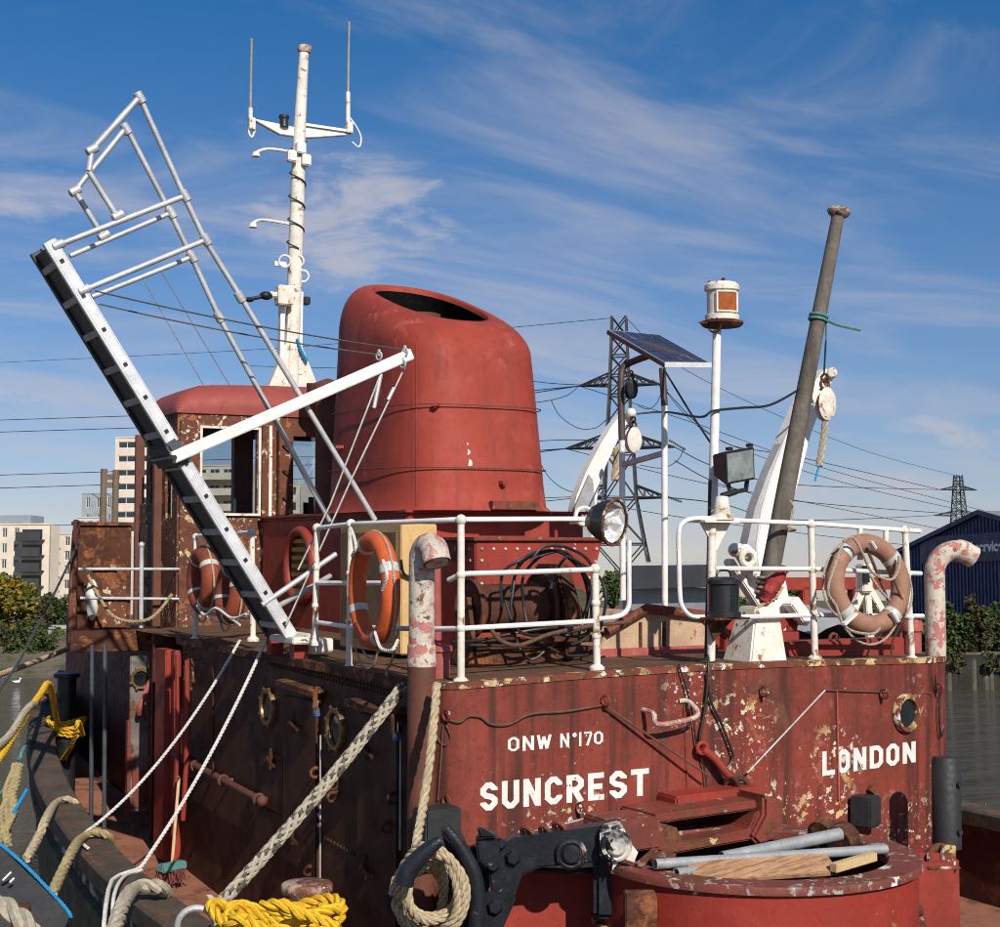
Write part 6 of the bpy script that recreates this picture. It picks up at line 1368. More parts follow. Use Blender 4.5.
tag(mb.build('yellow_rope_heap', M['ropey']), 'shaded heap of yellow rope on the side deck under the wing', 'rope')
ropething('brown_rope', 'old brown rope running alongside the yellow rope into the left edge', [bd(-10, 752, 9.8), bd(10, 735, 10.4), bd(25, 712, 11.), bd(35, 703, 12), bz(46, 700, 2.22), bz(50, 720, 2.0), bz(50, 755, 1.5)], .026, 'ropeg')
ropething('teal_rope', 'thin teal rope hitched over the bulwark near the yellow rope', [bz(42, 742, 2.0), bz(32, 741, 2.04), bd(24, 748, 11.2), bd(16, 770, 10.8), bd(4, 790, 10.2), bd(-8, 800, 9.8)], .013, 'ropeteal')
mb = MB(); random.seed(9)
for i in range(5): mb.rope(catmull([bd(20 + random.uniform(-6, 4), 765, 10.3), bd(14 + random.uniform(-10, 8), 790, 10.), bd(8 + random.uniform(-9, 8), 815, 9.7), bd(2 + random.uniform(-9, 8), 845, 9.4)], 6), .022)
tag(mb.build('rope_bundle', M['ropeol']), 'bundle of weedy olive ropes hanging outside the hull at far left', 'rope')
ropething('far_mooring_rope', 'pale tan mooring rope stretched across the water behind the bulwark at left', [bd(-15, 680, 13.5), bd(40, 660, 15.5), bd(80, 644, 17.2), bd(110, 632, 18.5)], .026, 'ropet')
wire('dark_line', 'thin dark blue line slanting down from the wing bulwark to the left edge', 'rope', [bv(80, 540, 6.95), bd(56, 590, 14.2), bd(20, 660, 12.8), bd(-10, 705, 11.8)], .012, 'ropeteal' if 0 else 'wire')
ropething('pale_hose', 'pale yellow green line drooping along the wing deck inside the rails', [bv(88, 575, 7.3), bv(98, 595, 7.2), bv(112, 615, 7.1), bv(128, 621, 7.0), bv(146, 620, 6.9), bv(158, 612, 6.9), bv(172, 594, 6.9)], .016, 'ropeol')
mb = MB(); c = bv(92, 600, 7.3); mb.sphere(c, .10, 14, 10, (.7, .7, 2.1)); tag(mb.build('white_fender', M['white_cloth']), 'small grubby white fender hung inside the rusty wing bulwark', 'fender')
# yellow rope pile in front of the stern bollard
random.seed(21)
mb = MB(); c = bd(277, 923, 8.45)
for i in range(8):
    a0 = random.uniform(0, 6); rx = .34 + random.uniform(-.08, .05); dy = random.uniform(-.05, .05)
    pts = [c + RT * (rx * cos(a0 + 2 * pi * k / 14)) + FH * (.22 * sin(a0 + 2 * pi * k / 14)) + UP * (-.14 + .026 * i + .05 * sin(a0 * 2 + k * 1.1) + dy) for k in range(15)]
    mb.rope(catmull(pts, 5), .034, 3, 6.5)
for (p, q) in (((226, 928), (246, 920)), ((262, 906), (304, 915)), ((269, 910), (338, 928))):
    mb.rope(catmull([bd(*p, 8.2), bd((p[0] + q[0]) / 2, (p[1] + q[1]) / 2 - 6, 8.15), bd(*q, 8.15)], 6), .034, 3, 6.5)
tag(mb.build('yellow_rope_pile', M['ropey']), 'pile of thick bright yellow rope in front of the stern bollard', 'rope')
# rubber panel with blue edging, outside the hull
pn = thing('rubber_panel', 'dark rubber fender panel hung outside the hull with blue rope edging', 'fender panel', bd(20, 930, 7.9))
q = [bd(-40, 812, 8.2), bd(0, 842, 8.15), bd(66, 906, 7.95), bd(72, 916, 7.9), bd(64, 928, 7.85), bd(30, 975, 7.6), bd(-60, 975, 7.6)]
nn2 = (q[2] - q[1]).cross(q[5] - q[1]).normalized(); mb = MB(); mb.prism(q, nn2 * .06 if nn2.dot(FH) > 0 else -nn2 * .06); mb.build('panel_board', M['rubber'], pn, bevel=.01)
mb = MB(); mb.rope([p - FH * .02 for p in catmull([q[0], q[1], bd(30, 868, 8.05), q[2], q[3]], 8)], .010); mb.build('blue_edging', M['ropeb'], pn)
mb = MB()
for x, y in ((3, 880), (7, 876), (10, 882)): p = bd(x, y, 7.9); mb.bar(p - FH * .0, p + RT * .02 + UP * .02 - FH * .0, .012, .01)
mb.build('chalk_mark', M['white_cloth'], pn)
mb = MB(); p = bd(22, 910, 7.8); mb.lathe(p, -FH, [(.03, -.06), (.03, .01), (.015, .012)], 12); mb.build('bolt', M['rust'], pn)
ropething('grey_hawser', 'thick pale grey hawser loop at the lower left corner', [bd(-20, 900, 7.4), bd(0, 905, 7.4), bd(16, 915, 7.35), bd(30, 930, 7.3), bd(36, 950, 7.3)], .05, 'ropeg')
ropething('blue_line', 'light blue line end hanging on the hull side above the rubber panel', [bd(27, 790, 9.7), bd(20, 802, 9.5), bd(14, 812, 9.3)], .012, 'ropeb')

# things lying in the round coaming
PG = 'things stowed in the round coaming'
def pipe(a, b, r, label):
    mb = MB(); p, q = V(a), V(b); d = (q - p).normalized(); mb.lathe(p, d, [(r * .8, .1), (r * .8, 0), (r, 0), (r, (q - p).length), (r * .8, (q - p).length), (r * .8, (q - p).length - .1)], 18, caps=False); tag(mb.build('grey_pipe', M['pipe_grey'], ang=50), label, 'pipe', PG)
zr_ = 2.20
pipe(bz(655, 864, 2.24), bz(886, 849, 2.21), .029, 'long grey pipe lying across the front of the round coaming')
pipe(bz(722, 858, 2.22), bz(840, 834, 2.29), .038, 'grey pipe slanting up at the back of the round coaming')
pipe(bz(676, 873, 2.20), bz(768, 862, 2.17), .028, 'short grey pipe with open end behind the wide plank')
mb = MB(); a, b = bz(690, 873, 2.19), bz(832, 864, 2.20); mb.bar(a, b, .17, .03, (0, -.5, 1)); tag(mb.build('wide_plank', M['plank'], bevel=.004), 'wide pale wooden plank lying across the front of the round coaming', 'plank', PG)
mb = MB(); mb.bar(bz(833, 868, 2.20), bz(874, 856, 2.22), .05, .05); tag(mb.build('short_batten', M['stick'], bevel=.004), 'short bare wooden batten lying at the end of the wide plank', 'batten', PG)
mb = MB(); p = bd(690, 860, 8.95); mb.prism([bz(650, 862, 2.22), bz(664, 852, 2.25), bz(676, 858, 2.24), bz(662, 866, 2.22)], UP * .02); mb.bar(bz(640, 864, 2.22), bz(656, 850, 2.24), .03, .03); tag(mb.build('scrap_iron', M['red_worn']), 'scraps of rusty red iron on the left of the round coaming', 'scrap metal', PG)
mb = MB(); mb.lathe(bd(838, 842, 9.3), (1, .3, .25), [(.085, 0), (.095, .02), (.095, .10), (.06, .13)], 20); mb.lathe(bd(820, 836, 9.4), (1, .3, .3), [(.09, 0), (.09, .1)], 20); tag(mb.build('rusty_roller', M['rust']), 'rusty roller lying at the back of the round coaming', 'roller', PG)
mb = MB(); mb.prism([bv(776, 832, -.25), bv(812, 836, -.25), bv(810, 848, -.3), bv(774, 850, -.3)], (0, .04, 0)); tag(mb.build('rusty_plate', M['rust'], bevel=.004), 'dark rusty plate propped against the aft wall beside the tow post', 'plate', PG)

# cables and wires on the aft wall
F3 = lambda x, y, o=.012: bface(x, y) + V((0, -o, 0))
wire('black_cable', 'pair of black cables hanging from the lamp post down the aft wall', 'cable', catmull([bv(708, 655, .02), F3(706, 672, .03), F3(702, 710, .03), F3(697, 740, .03), F3(704, 752, .03), F3(720, 780, .04)], 6), .009, 'cable')
wire('black_cable', 'black cable looping beside the red fitting on the aft wall', 'cable', catmull([F3(704, 672, .03), F3(708, 700, .03), F3(718, 722, .03), F3(727, 745, .03), F3(730, 758, .03), F3(722, 770, .03)], 6), .009, 'cable')
wire('black_cable', 'thin black cable dropping from the deck edge to the grab handle', 'cable', catmull([F3(676, 664, .03), F3(684, 690, .03), F3(690, 715, .03), F3(694, 745, .03), F3(702, 770, .03), F3(703, 800, .05)], 6), .006, 'cable')
wire('rusty_wire', 'rusty wire slung in slack waves between eye bolts above the number', 'wire', catmull([F3(443, 718), F3(458, 722), F3(468, 716), F3(480, 717), F3(490, 724), F3(508, 724), F3(530, 714), F3(565, 711), F3(602, 705)], 6), .008, 'rustwire')
wire('rusty_wire', 'taut rusty wire slanting down right from the eye bolt to the tow post', 'wire', [F3(602, 705, .03), F3(700, 774, .10)], .008, 'rustwire')
wire('pale_wire', 'taut pale wire slanting up right to the eye bolt beside the home port lettering', 'wire', [F3(738, 771, .10), F3(822, 690, .03)], .007, 'lwire')
wire('rusty_wire', 'thin rusty wire running along the wall above the porthole', 'wire', [F3(822, 690), F3(880, 692), F3(930, 693)], .005, 'rustwire')
wire('pale_wire', 'pale wire strung through the eyes below the boat name', 'wire', [F3(500, 833, .15), F3(575, 817, .09), F3(660, 805, .09), F3(735, 793, .2)], .007, 'lwire')
wire('rusty_wire', 'rusty wire loop hanging at the left end of the aft wall', 'wire', catmull([F3(444, 720), F3(436, 735), F3(443, 745), F3(450, 738), F3(443, 725), F3(440, 760), F3(437, 800)], 6), .006, 'rustwire')
wire('knotted_line', 'loose black line with knots hanging at the right end of the aft wall', 'line', catmull([F3(932, 675, .03), F3(934, 690, .03), F3(940, 686, .03), F3(936, 705, .03), F3(938, 735, .03), F3(941, 728, .03)], 6), .007, 'cable')
sh = thing('snatch_hook', 'red painted hook fitting wedged on the aft wall above the tow post', 'hook', F3(715, 780, .05))
mb = MB(); mb.tube(catmull([F3(697, 748, .06), F3(708, 757, .07), F3(718, 770, .08), F3(728, 782, .09)], 6), .028, 10); mb.build('shank', M['red'], sh)
mb = MB(); mb.torus(F3(697, 747, .06), (.2, 1, 0), .035, .014, 18, 8); mb.build('eye', M['red'], sh)
mb = MB(); mb.torus(F3(730, 785, .1), (.5, 1, 0), .06, .018, 20, 8); mb.torus(F3(722, 783, .11), (1, .4, 0.2), .05, .014, 18, 8); mb.build('shackle', M['rust'], sh)
# starboard deck: ladder and yellow tag inside the far bulwark
sl = thing('deck_ladder', 'thin white ladder standing inside the dark starboard bulwark', 'ladder', bv(968, 920, 1.6))
for x in (963, 981):
    mb = MB(); mb.tube(catmull([bv(x + 12, 826, 1.6), bv(x + 3, 829, 1.6), bv(x, 840, 1.6), bv(x, 920, 1.6)], 5) if x == 963 else [bv(984, 830, 1.6), bv(981, 905, 1.6)], .013, 8); mb.build('stile', M['white_rust'], sl)
for y in (834, 862, 892):
    mb = MB(); mb.cyl(bv(963, y, 1.6), bv(982, y, 1.6), .010, n=8); mb.build('rung', M['white_rust'], sl)
mb = MB(); mb.frame(bv(975, 865, 1.55), (1, 0, 0), (0, 1, 0), (0, 0, 1), .06, .012, .04); tag(mb.build('yellow_tag', M['hivis']), 'small yellow tag on the ladder inside the starboard bulwark', 'tag')
# ------------------------------------------------------------------ beyond the boat (world frame)
SPACE[0] = 'w'
def plane_pt(px, py, d):     # point at camera depth d
    return hw(px, py, d)
def block_building(name, label, px0, px1, ytop, ybot, d0, d1, depth, cols, rows, mat, pane, frame, winw, winh, margin=.03, z_bottom=1.5, skip=(), floorband=False, wx_off=0., kind_cat='building', group='buildings along the far bank'):
    a, b = hw(px0, ytop, d0), hw(px1, ytop, d1); zt = (a.z + b.z) / 2; zb = hw(px0, ybot, d0).z
    a.z = b.z = z_bottom; ex = (b - a).normalized(); W = (b - a).length; en = V((ex.y, -ex.x, 0)); H = zt - z_bottom
    t = thing(name, label, kind_cat, a + ex * W / 2 - en * depth / 2, group)
    ch = (zt - zb) / rows; cw = W * (1 - 2 * margin) / cols; holes = []
    for i in range(cols):
        for j in range(rows):
            if (i, j) in skip: continue
            x0 = W * margin + cw * (i + .5 - winw / 2 + wx_off); z0 = zt - ch * (j + .5 + winh / 2) - z_bottom
            if z0 < .3: continue
            holes.append((x0, x0 + cw * winw, z0, z0 + ch * winh))
    mb = MB(); holed(mb, a, ex, (0, 0, 1), en, W, H, holes, .3); c = [a, b, b - en * depth, a - en * depth]
    mb.add([c[1], c[2], c[2] + UP * H, c[1] + UP * H], [(0, 1, 2, 3)]); mb.add([c[0], c[3], c[3] + UP * H, c[0] + UP * H], [(0, 1, 2, 3)]); mb.add([c[2], c[3], c[3] + UP * H, c[2] + UP * H], [(0, 1, 2, 3)])
    mb.build('wall', M[mat], t, smooth=False)
    mb = MB(); mb.add([p + UP * (H - .25) for p in c], [(0, 1, 2, 3)]); mb.prism([a + UP * H + en * .12, b + UP * H + en * .12, b + UP * H - en * .4, a + UP * H - en * .4], UP * .18); mb.build('roof', M[mat], t, smooth=False)
    mb = MB(); mb.add([a - en * 1.2, b - en * 1.2, b - en * 1.2 + UP * H, a - en * 1.2 + UP * H], [(0, 1, 2, 3)]); mb.build('interior', M['cabin'], t, smooth=False)
    f0 = p0 = None; h0 = None
    for h in holes:
        if f0 is None or abs((h[1] - h[0]) - (h0[1] - h0[0])) > 1e-4:
            mb = MB(); e = .10
            for (x0, x1, z0, z1) in ((h[0], h[1], h[2], h[2] + e), (h[0], h[1], h[3] - e, h[3]), (h[0], h[0] + e, h[2] + e, h[3] - e), (h[1] - e, h[1], h[2] + e, h[3] - e), ((h[0] + h[1]) / 2 - e / 2, (h[0] + h[1]) / 2 + e / 2, h[2] + e, h[3] - e)):
                mb.prism([a + ex * x0 + UP * z0 - en * .12, a + ex * x1 + UP * z0 - en * .12, a + ex * x1 + UP * z1 - en * .12, a + ex * x0 + UP * z1 - en * .12], -en * .1)
            f0 = mb.build('window', M[frame], t, smooth=False)
            mb = MB(); mb.prism([a + ex * (h[0] + .02) + UP * (h[2] + .02) - en * .18, a + ex * (h[1] - .02) + UP * (h[2] + .02) - en * .18, a + ex * (h[1] - .02) + UP * (h[3] - .02) - en * .18, a + ex * (h[0] + .02) + UP * (h[3] - .02) - en * .18], -en * .03); mb.build('pane', M[pane], f0, smooth=False); h0 = h
        else: dup(f0, ex * (h[0] - h0[0]) + UP * (h[2] - h0[2]), t)
    return t, a, ex, en, W, H, zt
# beige flats at far left with dark balconies
t, a, ex, en, W, H, zt = block_building('apartment_building', 'beige brick apartment block with dark balconies at far left', -40, 50, 525, 603, 205, 203, 3, 7, 5, 'beige', 'pane_far', 'far_white', .44, .62, skip={(6, j) for j in range(5)} | {(5, j) for j in range(5)})
ch = (hw(0, 525, 200).z - hw(0, 603, 200).z) / 5
def slabs(t, x0, x1, zt, ch, rows, a, ex, en, out=1.5, mat='balcony'):
    o0 = None
    for j in range(rows):
        z = zt - ch * (j + 1) + .15; mb = MB(); p, q = a + ex * x0, a + ex * x1; p.z = q.z = z
        if o0 is None:
            mb.prism([p + en * .05, q + en * .05, q + en * out, p + en * out], UP * .2); mb.prism([p + en * out, q + en * out, q + en * (out + .06), p + en * (out + .06)], UP * 1.15); mb.prism([p + en * .05, p + en * out, p + en * out + ex * .06, p + en * .05 + ex * .06], UP * 1.15); o0 = mb.build('balcony', M[mat], t, smooth=False)
        else: dup(o0, UP * (-ch * j), t)
def recess(t, x0, x1, zt, ch, rows, a, ex, en):
    o0 = None
    for j in range(rows):
        z = zt - ch * (j + 1) + .35
        if o0 is None:
            p, q = a + ex * x0, a + ex * x1; p.z = q.z = z; mb = MB(); mb.prism([p + en * .02, q + en * .02, q + UP * ch * .68 + en * .02, p + UP * ch * .68 + en * .02], en * .03); o0 = mb.build('balcony_door', M['pane_dark'], t, smooth=False)
        else: dup(o0, UP * (-ch * j), t)
recess(t, W * .70, W * .92, zt - .3, ch, 5, a, ex, en); slabs(t, W * .68, W * .95, zt - .3, ch, 5, a, ex, en)
mb = MB(); p = a + ex * W * .35 + UP * H - en * 4; mb.frame(p + UP * .6, ex, en, UP, 9, 4, 1.6); mb.build('plant_room', M['greyclad'], t, smooth=False)
t, a, ex, en, W, H, zt = block_building('apartment_building', 'beige brick apartment wing with narrow windows and corner balconies next to the rusty wing', 50, 96, 534, 606, 216, 214, 14, 4, 5, 'beige', 'pane_far', 'far_white', .48, .64, skip={(0, j) for j in range(5)})
ch = (hw(60, 534, 212).z - hw(60, 606, 212).z) / 5
recess(t, W * .02, W * .2, zt - .3, ch, 5, a, ex, en); slabs(t, W * .0, W * .24, zt - .3, ch, 5, a, ex, en)
# grey and white blocks
block_building('office_block', 'small grey clad block behind the brown poles', 82, 116, 494, 545, 330, 330, 20, 3, 3, 'greyclad', 'pane_far', 'far_white', .35, .6)
block_building('office_block', 'white rendered block with square windows in front of the grey one', 77, 104, 518, 600, 290, 290, 12, 3, 6, 'whiteblock', 'pane_dark', 'far_white', .55, .55)
block_building('tower_block', 'tall cream tower block with wide dark windows seen past the wheelhouse', 115.5, 160, 438, 606, 240, 239.3, 16, 2, 12, 'cream_block', 'pane_dark', 'far_white', .84, .46)
t, a, ex, en, W, H, zt = block_building('apartment_building', 'cream apartment block with long balconies seen through the wheelhouse window', 193, 250, 466, 606, 260, 258.5, 16, 4, 9, 'cream_block', 'pane_dark', 'far_white', .74, .58)
mb = MB(); ch = (zt - hw(200, 606, 257).z) / 9; p, q = a.copy(), a + ex * W * .7
slabs(t, W * .1, W * .75, zt, ch, 8, a, ex, en, 2.2, 'cream_block')
block_building('apartment_building', 'low cream apartment block seen at the right edge of the wheelhouse window', 250, 300, 484, 606, 275, 272, 16, 4, 8, 'cream_block', 'pane_dark', 'far_white', .6, .55)
# brown H-frame poles
for (x, yt) in ((104, 469), (116, 470)):
    d = 52; p = hw(x, yt, d); mb = MB(); mb.cyl(V((p.x, p.y, -1.2)), p, .11, n=10)
    if x == 104:
        pole = thing('mooring_pole', 'pair of tall brown timber poles with cross bars rising behind the wing', 'pole', (p.x, p.y, -1.2))
    mb.build('pole', M['polewood'], pole)
for y in (477, 485):
    mb = MB(); mb.bar(hw(102, y, 52), hw(119, y, 52), .16, .18); mb.build('cross_bar', M['polewood'], pole)
# pylons
def pylon(label, cx, d, ys, halfw, arms, name='pylon', r=.12, dirv=None):
    dv = (dirv or V((.80, -.60, 0))).normalized(); nv = V((-dv.y, dv.x, 0)); top = hw(cx, ys[0], d); ax = V((top.x, top.y, 0))
    zs = [hw(cx, y, d).z for y in ys]; zs[-1] = min(zs[-1], 1.6); k = d / F
    t = thing(name, label, 'pylon', (ax.x, ax.y, zs[-1]), 'electricity pylons')
    cor = lambda i, a, b: ax + dv * a * halfw[i] * k + nv * b * halfw[i] * k + UP * zs[i]
    for a, b in ((-1, -1), (1, -1), (1, 1), (-1, 1)):
        mb = MB(); mb.tube([cor(i, a, b) for i in range(len(ys))], r * 1.25, 4); mb.build('leg', M['pylon'], t, smooth=False)
    mb = MB()
    for i in range(len(ys) - 1):
        n = max(1, int(round(abs(zs[i] - zs[i + 1]) / (2.2 * (halfw[i] + halfw[i + 1]) / 2 * k))))
        for j in range(n):
            f0_, f1_ = j / n, (j + 1) / n
            for s_ in range(4):
                c = ((-1, -1), (1, -1), (1, 1), (-1, 1)); a, b = c[s_], c[(s_ + 1) % 4]
                P = lambda cc, f: cor(i, *cc).lerp(cor(i + 1, *cc), f)
                mb.tube([P(a, f0_), P(b, f1_)], r * .6, 4); mb.tube([P(b, f0_), P(a, f1_)], r * .6, 4); mb.tube([P(a, f1_), P(b, f1_)], r * .6, 4)
    mb.build('bracing', M['pylon'], t, smooth=False)
    tips = []
    for (y, hl, hw_, th) in arms:
        z = hw(cx, y, d).z; row = []
        for s_ in (-1, 1):
            tip = ax + dv * s_ * hl * k + UP * z; mb = MB(); hwv = hw_ * k
            roots = [ax + dv * s_ * hwv + nv * b * hwv + UP * (z + zz) for b in (-1, 1) for zz in (0, th * k)]
            for q in roots: mb.tube([q, tip], r * .8, 4)
            for f in (.25, .5, .75):
                w = [q.lerp(tip, f) for q in roots]; mb.tube([w[0], w[1]], r * .5, 4); mb.tube([w[2], w[3]], r * .5, 4); mb.tube([w[0], w[2]], r * .5, 4); w2 = [q.lerp(tip, f - .25) for q in roots]; mb.tube([w2[1], w[0]], r * .5, 4); mb.tube([w2[3], w[2]], r * .5, 4); mb.tube([w2[0], w[2]], r * .5, 4)
            mb.build('cross_arm', M['pylon'], t, smooth=False); row.append(tip)
        tips.append(row)
    return t, tips
py1, tips1 = pylon('tall lattice electricity pylon behind the solar panel', 619, 230, [317, 396, 455, 500, 545, 612], [7, 10, 13.5, 16, 24, 38], [(386, 40, 10, 11), (449, 54, 13, 13), (499, 48, 16, 12)], r=.17)
mb = MB(); k = 230 / F; p = hw(619, 316, 230)
py2, tips2 = pylon('distant lattice electricity pylon rising above the blue warehouse', 958, 480, [475, 520, 612], [3, 6, 14], [(490, 20, 3, 4), (516, 27, 5, 5)], r=.17, dirv=V((.95, -.3, 0)))
PL = 'overhead power lines'
def pline(label, pts, r=.07):
    P_ = []
    for p, q in zip(pts, pts[1:]): P_ += [V(p).lerp(V(q), i / 6) for i in range(6)]
    P_.append(V(pts[-1])); mb = MB(); mb.tube(catmull(pts, 8), r, 4); tag(mb.build('power_line', M['wire']), label, 'power line', PL)
q = tips1
for i, (ys_, row, w) in enumerate((((421, 424), 0, 'upper'), ((433, 436), 0, 'second'), ((476, 478), 1, 'middle'), ((489, 490), 1, 'lower'))):
    tip = q[row][0]; a = hw(-30, ys_[0], 330); m_ = hw(130, ys_[1] - 8, 320)
    pline(['highest power line crossing the sky at left towards the tall pylon', 'second highest power line crossing the sky at left towards the tall pylon', 'power line crossing low at left just above the grey block', 'lowest power line crossing at left behind the brown poles'][i], [a, hw(130, ys_[0] - 5, 310), hw(330, ys_[0] - 12, 270), tip], .075)
pline('faint power line crossing at left just over the beige flats', [hw(-30, 523, 330), hw(90, 525, 320), hw(340, 520, 280), q[2][0]], .06)
pline('faint high earth wire crossing from the left to the tall pylon top', [hw(-30, 364, 360), hw(250, 350, 310), hw(430, 335, 260), hw(612, 318, 230)], .05)
ins = [(q[0][1], tips2[0][0], (803, 458), 'power line from the tall pylon upper arm sweeping down behind the flagstaff'), (q[1][1], tips2[0][0], (800, 485), 'power line from the tall pylon middle arm passing behind the floodlight'), (q[2][1], tips2[1][0], (800, 520), 'power line from the tall pylon lower arm to the distant pylon'), (q[1][1] - UP * 2, tips2[1][1], (815, 503), 'power line running from the tall pylon to the far side of the distant pylon')]
for a, b, m_, l in ins: pline(l, [a, hw((m_[0] + 660) / 2 - 8, (m_[1] + hw(0, 0, 1).z * 0 + (m_[1] - 60)) / 2 + 14, 270), hw(*m_, 330), b], .085)
for i, (pts_, l) in enumerate((
    ([q[0][0], (540, 402), (380, 414), (150, 425)], 'power line running left from the tall pylon upper arm behind the funnel'),
    ([q[1][1], (560, 440), (420, 452), (150, 462)], 'power line running left from the tall pylon right middle tip behind the funnel'),
    ([q[2][1], (590, 496), (540, 498), (300, 505)], 'power line running left from the tall pylon lower right tip'),
    ([q[0][1], (560, 384), (450, 372), (250, 366)], 'power line running left from the tall pylon right upper tip'))):
    pline(l, [pts_[0]] + [hw(x, y, 235 + 25 * k) for k, (x, y) in enumerate(pts_[1:])], .06)
for (a, pts_, l) in ((q[0][0], [(700, 425), (830, 470), (1020, 520)], 'power line from the left upper tip passing behind the lamp post and out at right'), (q[1][0], [(690, 480), (820, 505), (1020, 545)], 'power line from the left middle tip passing low behind the floodlight'), (q[0][1], [(720, 440), (860, 487), (1020, 522)], 'second power line fanning right from the upper right tip'), (q[2][0], [(700, 520), (860, 540), (1020, 556)], 'lowest power line fanning right behind the life ring')):
    pline(l, [a] + [hw(x, y, 260 + 40 * k) for k, (x, y) in enumerate(pts_)], .06)
pline('thin earth wire from the tall pylon top sweeping down to the distant pylon', [hw(625, 317, 230), hw(700, 378, 270), hw(860, 449, 370), hw(958, 476, 480)], .06)
for (pts, l) in (([(530, 440), (548, 470), (575, 475)], 0), ([(535, 460), (552, 490), (590, 500)], 1)):
    pass
random.seed(2)
def jumper(label, pts, d): 
    mb = MB(); mb.tube(catmull([hw(x, y, d) for x, y in pts], 6), .06, 4); tag(mb.build('jumper_wire', M['wire']), label, 'wire', 'jumper wires under the pylon arms')
jumper('drooping jumper wire left of the tall pylon', [(551, 400), (560, 416), (578, 428), (595, 428), (606, 420)], 228)
jumper('lower drooping jumper wire left of the tall pylon', [(535, 452), (548, 476), (566, 490), (585, 493)], 228)
jumper('jumper wire loop right of the tall pylon under its upper arm', [(638, 406), (648, 409), (656, 404), (661, 394)], 228)
jumper('jumper wire loop right of the tall pylon under its middle arm', [(640, 465), (662, 468), (678, 460), (684, 447)], 228)
for (a, b, l) in (((652, 380), (668, 391), 'green insulator string on the upper right pylon arm'), ((669, 440), (686, 450), 'green insulator string on the middle right pylon arm'), ((668, 497), (682, 502), 'green insulator string on the lower right pylon arm')):
    p, q_ = hw(*a, 229), hw(*b, 229); mb = MB(); d = (q_ - p).normalized(); n = 9; L_ = (q_ - p).length; prof = []
    for i in range(n): prof += [(.08, L_ * i / n), (.26, L_ * (i + .4) / n), (.08, L_ * (i + .8) / n)]
    mb.lathe(p, d, prof, 8); tag(mb.build('insulator_string', M['insul']), l, 'insulator', 'insulator strings')

# blue warehouse
wa, wb = hw(893, 556, 128), hw(1082, 548, 104); za_ = (hw(893, 556, 128).z + hw(1082, 548, 104).z) / 2; wa.z = wb.z = 1.4; wb0 = wb.copy()
wex = (wb - wa).normalized(); WW = (wb - wa).length; wen = V((wex.y, -wex.x, 0))
def wp(px, py):
    d = ray(px, py, PW); t = (wa - CAM).dot(wen) / d.dot(wen); return CAM + d * t
rg = wp(982, 513); xr = (rg - wa).dot(wex); WW = xr * 2; zr2 = rg.z; ze = wp(894, 556).z
wh_ = thing('warehouse', 'dark blue corrugated warehouse with a gable and a sign across the river', 'warehouse', wa + wex * WW / 2 - wen * 15)
A_, B2 = wa, wa + wex * WW; Rg = wa + wex * xr
def zz_(p, z): return V((p.x, p.y, z))
mb = MB(); mb.prism([zz_(A_, 1.4), zz_(B2, 1.4), zz_(B2, ze), zz_(Rg, zr2), zz_(A_, ze)], -wen * 30); mb.build('wall', M['cladblue'], wh_, smooth=False)
mb = MB(); nrb = 56
for i in range(nrb):
    x = WW * (i + .5) / nrb; zt_ = ze + (zr2 - ze) * (1 - abs(x - xr) / xr) - .25; p = wa + wex * x; mb.frame(zz_(p, (1.8 + zt_) / 2) + wen * .04, wex, wen, UP, WW / nrb * .45, .09, zt_ - 1.8)
mb.build('cladding_ribs', M['cladblue'], wh_, smooth=False, kind='stuff')
for (p, q2_) in ((A_, Rg), (Rg, B2)):
    z0, z1 = (ze, zr2) if p is A_ else (zr2, ze); P0, P1 = zz_(p, z0 + .06), zz_(q2_, z1 + .06)
    mb = MB(); mb.prism([P0 + wen * .35, P1 + wen * .35, P1 - wen * 30.2, P0 - wen * 30.2], UP * .12); mb.build('roof', M['cladroof'], wh_, smooth=False)
    mb = MB(); mb.bar(P0 + wen * .37, P1 + wen * .37, .12, .34); mb.build('barge_board', M['cladblue'], wh_, smooth=False)
mb = MB(); mb.frame(zz_(wa + wex * WW * .5, 1.9) + wen * .05, wex, wen, UP, WW, .12, .9); mb.build('base_course', M['far_white'], wh_, smooth=False)
s00, s10 = wp(923, 565), wp(1050, 560); zb_, zt_ = wp(985, 561.5).z, wp(985, 533).z
mb = MB(); xa, xb = (s00 - wa).dot(wex), min(WW * .9, (s10 - wa).dot(wex)); mb.prism([zz_(wa + wex * xa, zb_) + wen * .10, zz_(wa + wex * xb, zb_) + wen * .10, zz_(wa + wex * xb, zt_) + wen * .10, zz_(wa + wex * xa, zt_) + wen * .10], wen * .12); sg = mb.build('sign_board', M['signblue'], wh_, smooth=False)
cu = bpy.data.curves.new('sign', 'FONT'); cu.body = 'tal services'; cu.size = 1; cu.offset = .03; cu.extrude = .01
to = bpy.data.objects.new('sign', cu); COL.objects.link(to); bpy.context.view_layer.update()
me = bpy.data.meshes.new_from_object(to.evaluated_get(bpy.context.evaluated_depsgraph_get())); bpy.data.objects.remove(to)
xs_ = [v.co.x for v in me.vertices]; ia = [v.co.x for v in me.vertices]
tl_, = [wp(969.5, 552)]; sc_end = wp(1000, 549)
sx = None
full = max(xs_) - min(xs_); frac = .70   # 'tal servic' takes about this much of the line
wid = (sc_end - wp(966, 552)).dot(wex) / .80; hgt = wp(985, 541).z - wp(985, 551.5).z
mb = MB(); ysc = hgt / .72; x0_ = (wp(966.5, 552) - wa).dot(wex)
vs = [zz_(wa + wex * (x0_ + (v.co.x - min(xs_)) / full * wid), wp(985, 551.5).z + v.co.y * ysc) + wen * (.24 + v.co.z) for v in me.vertices]
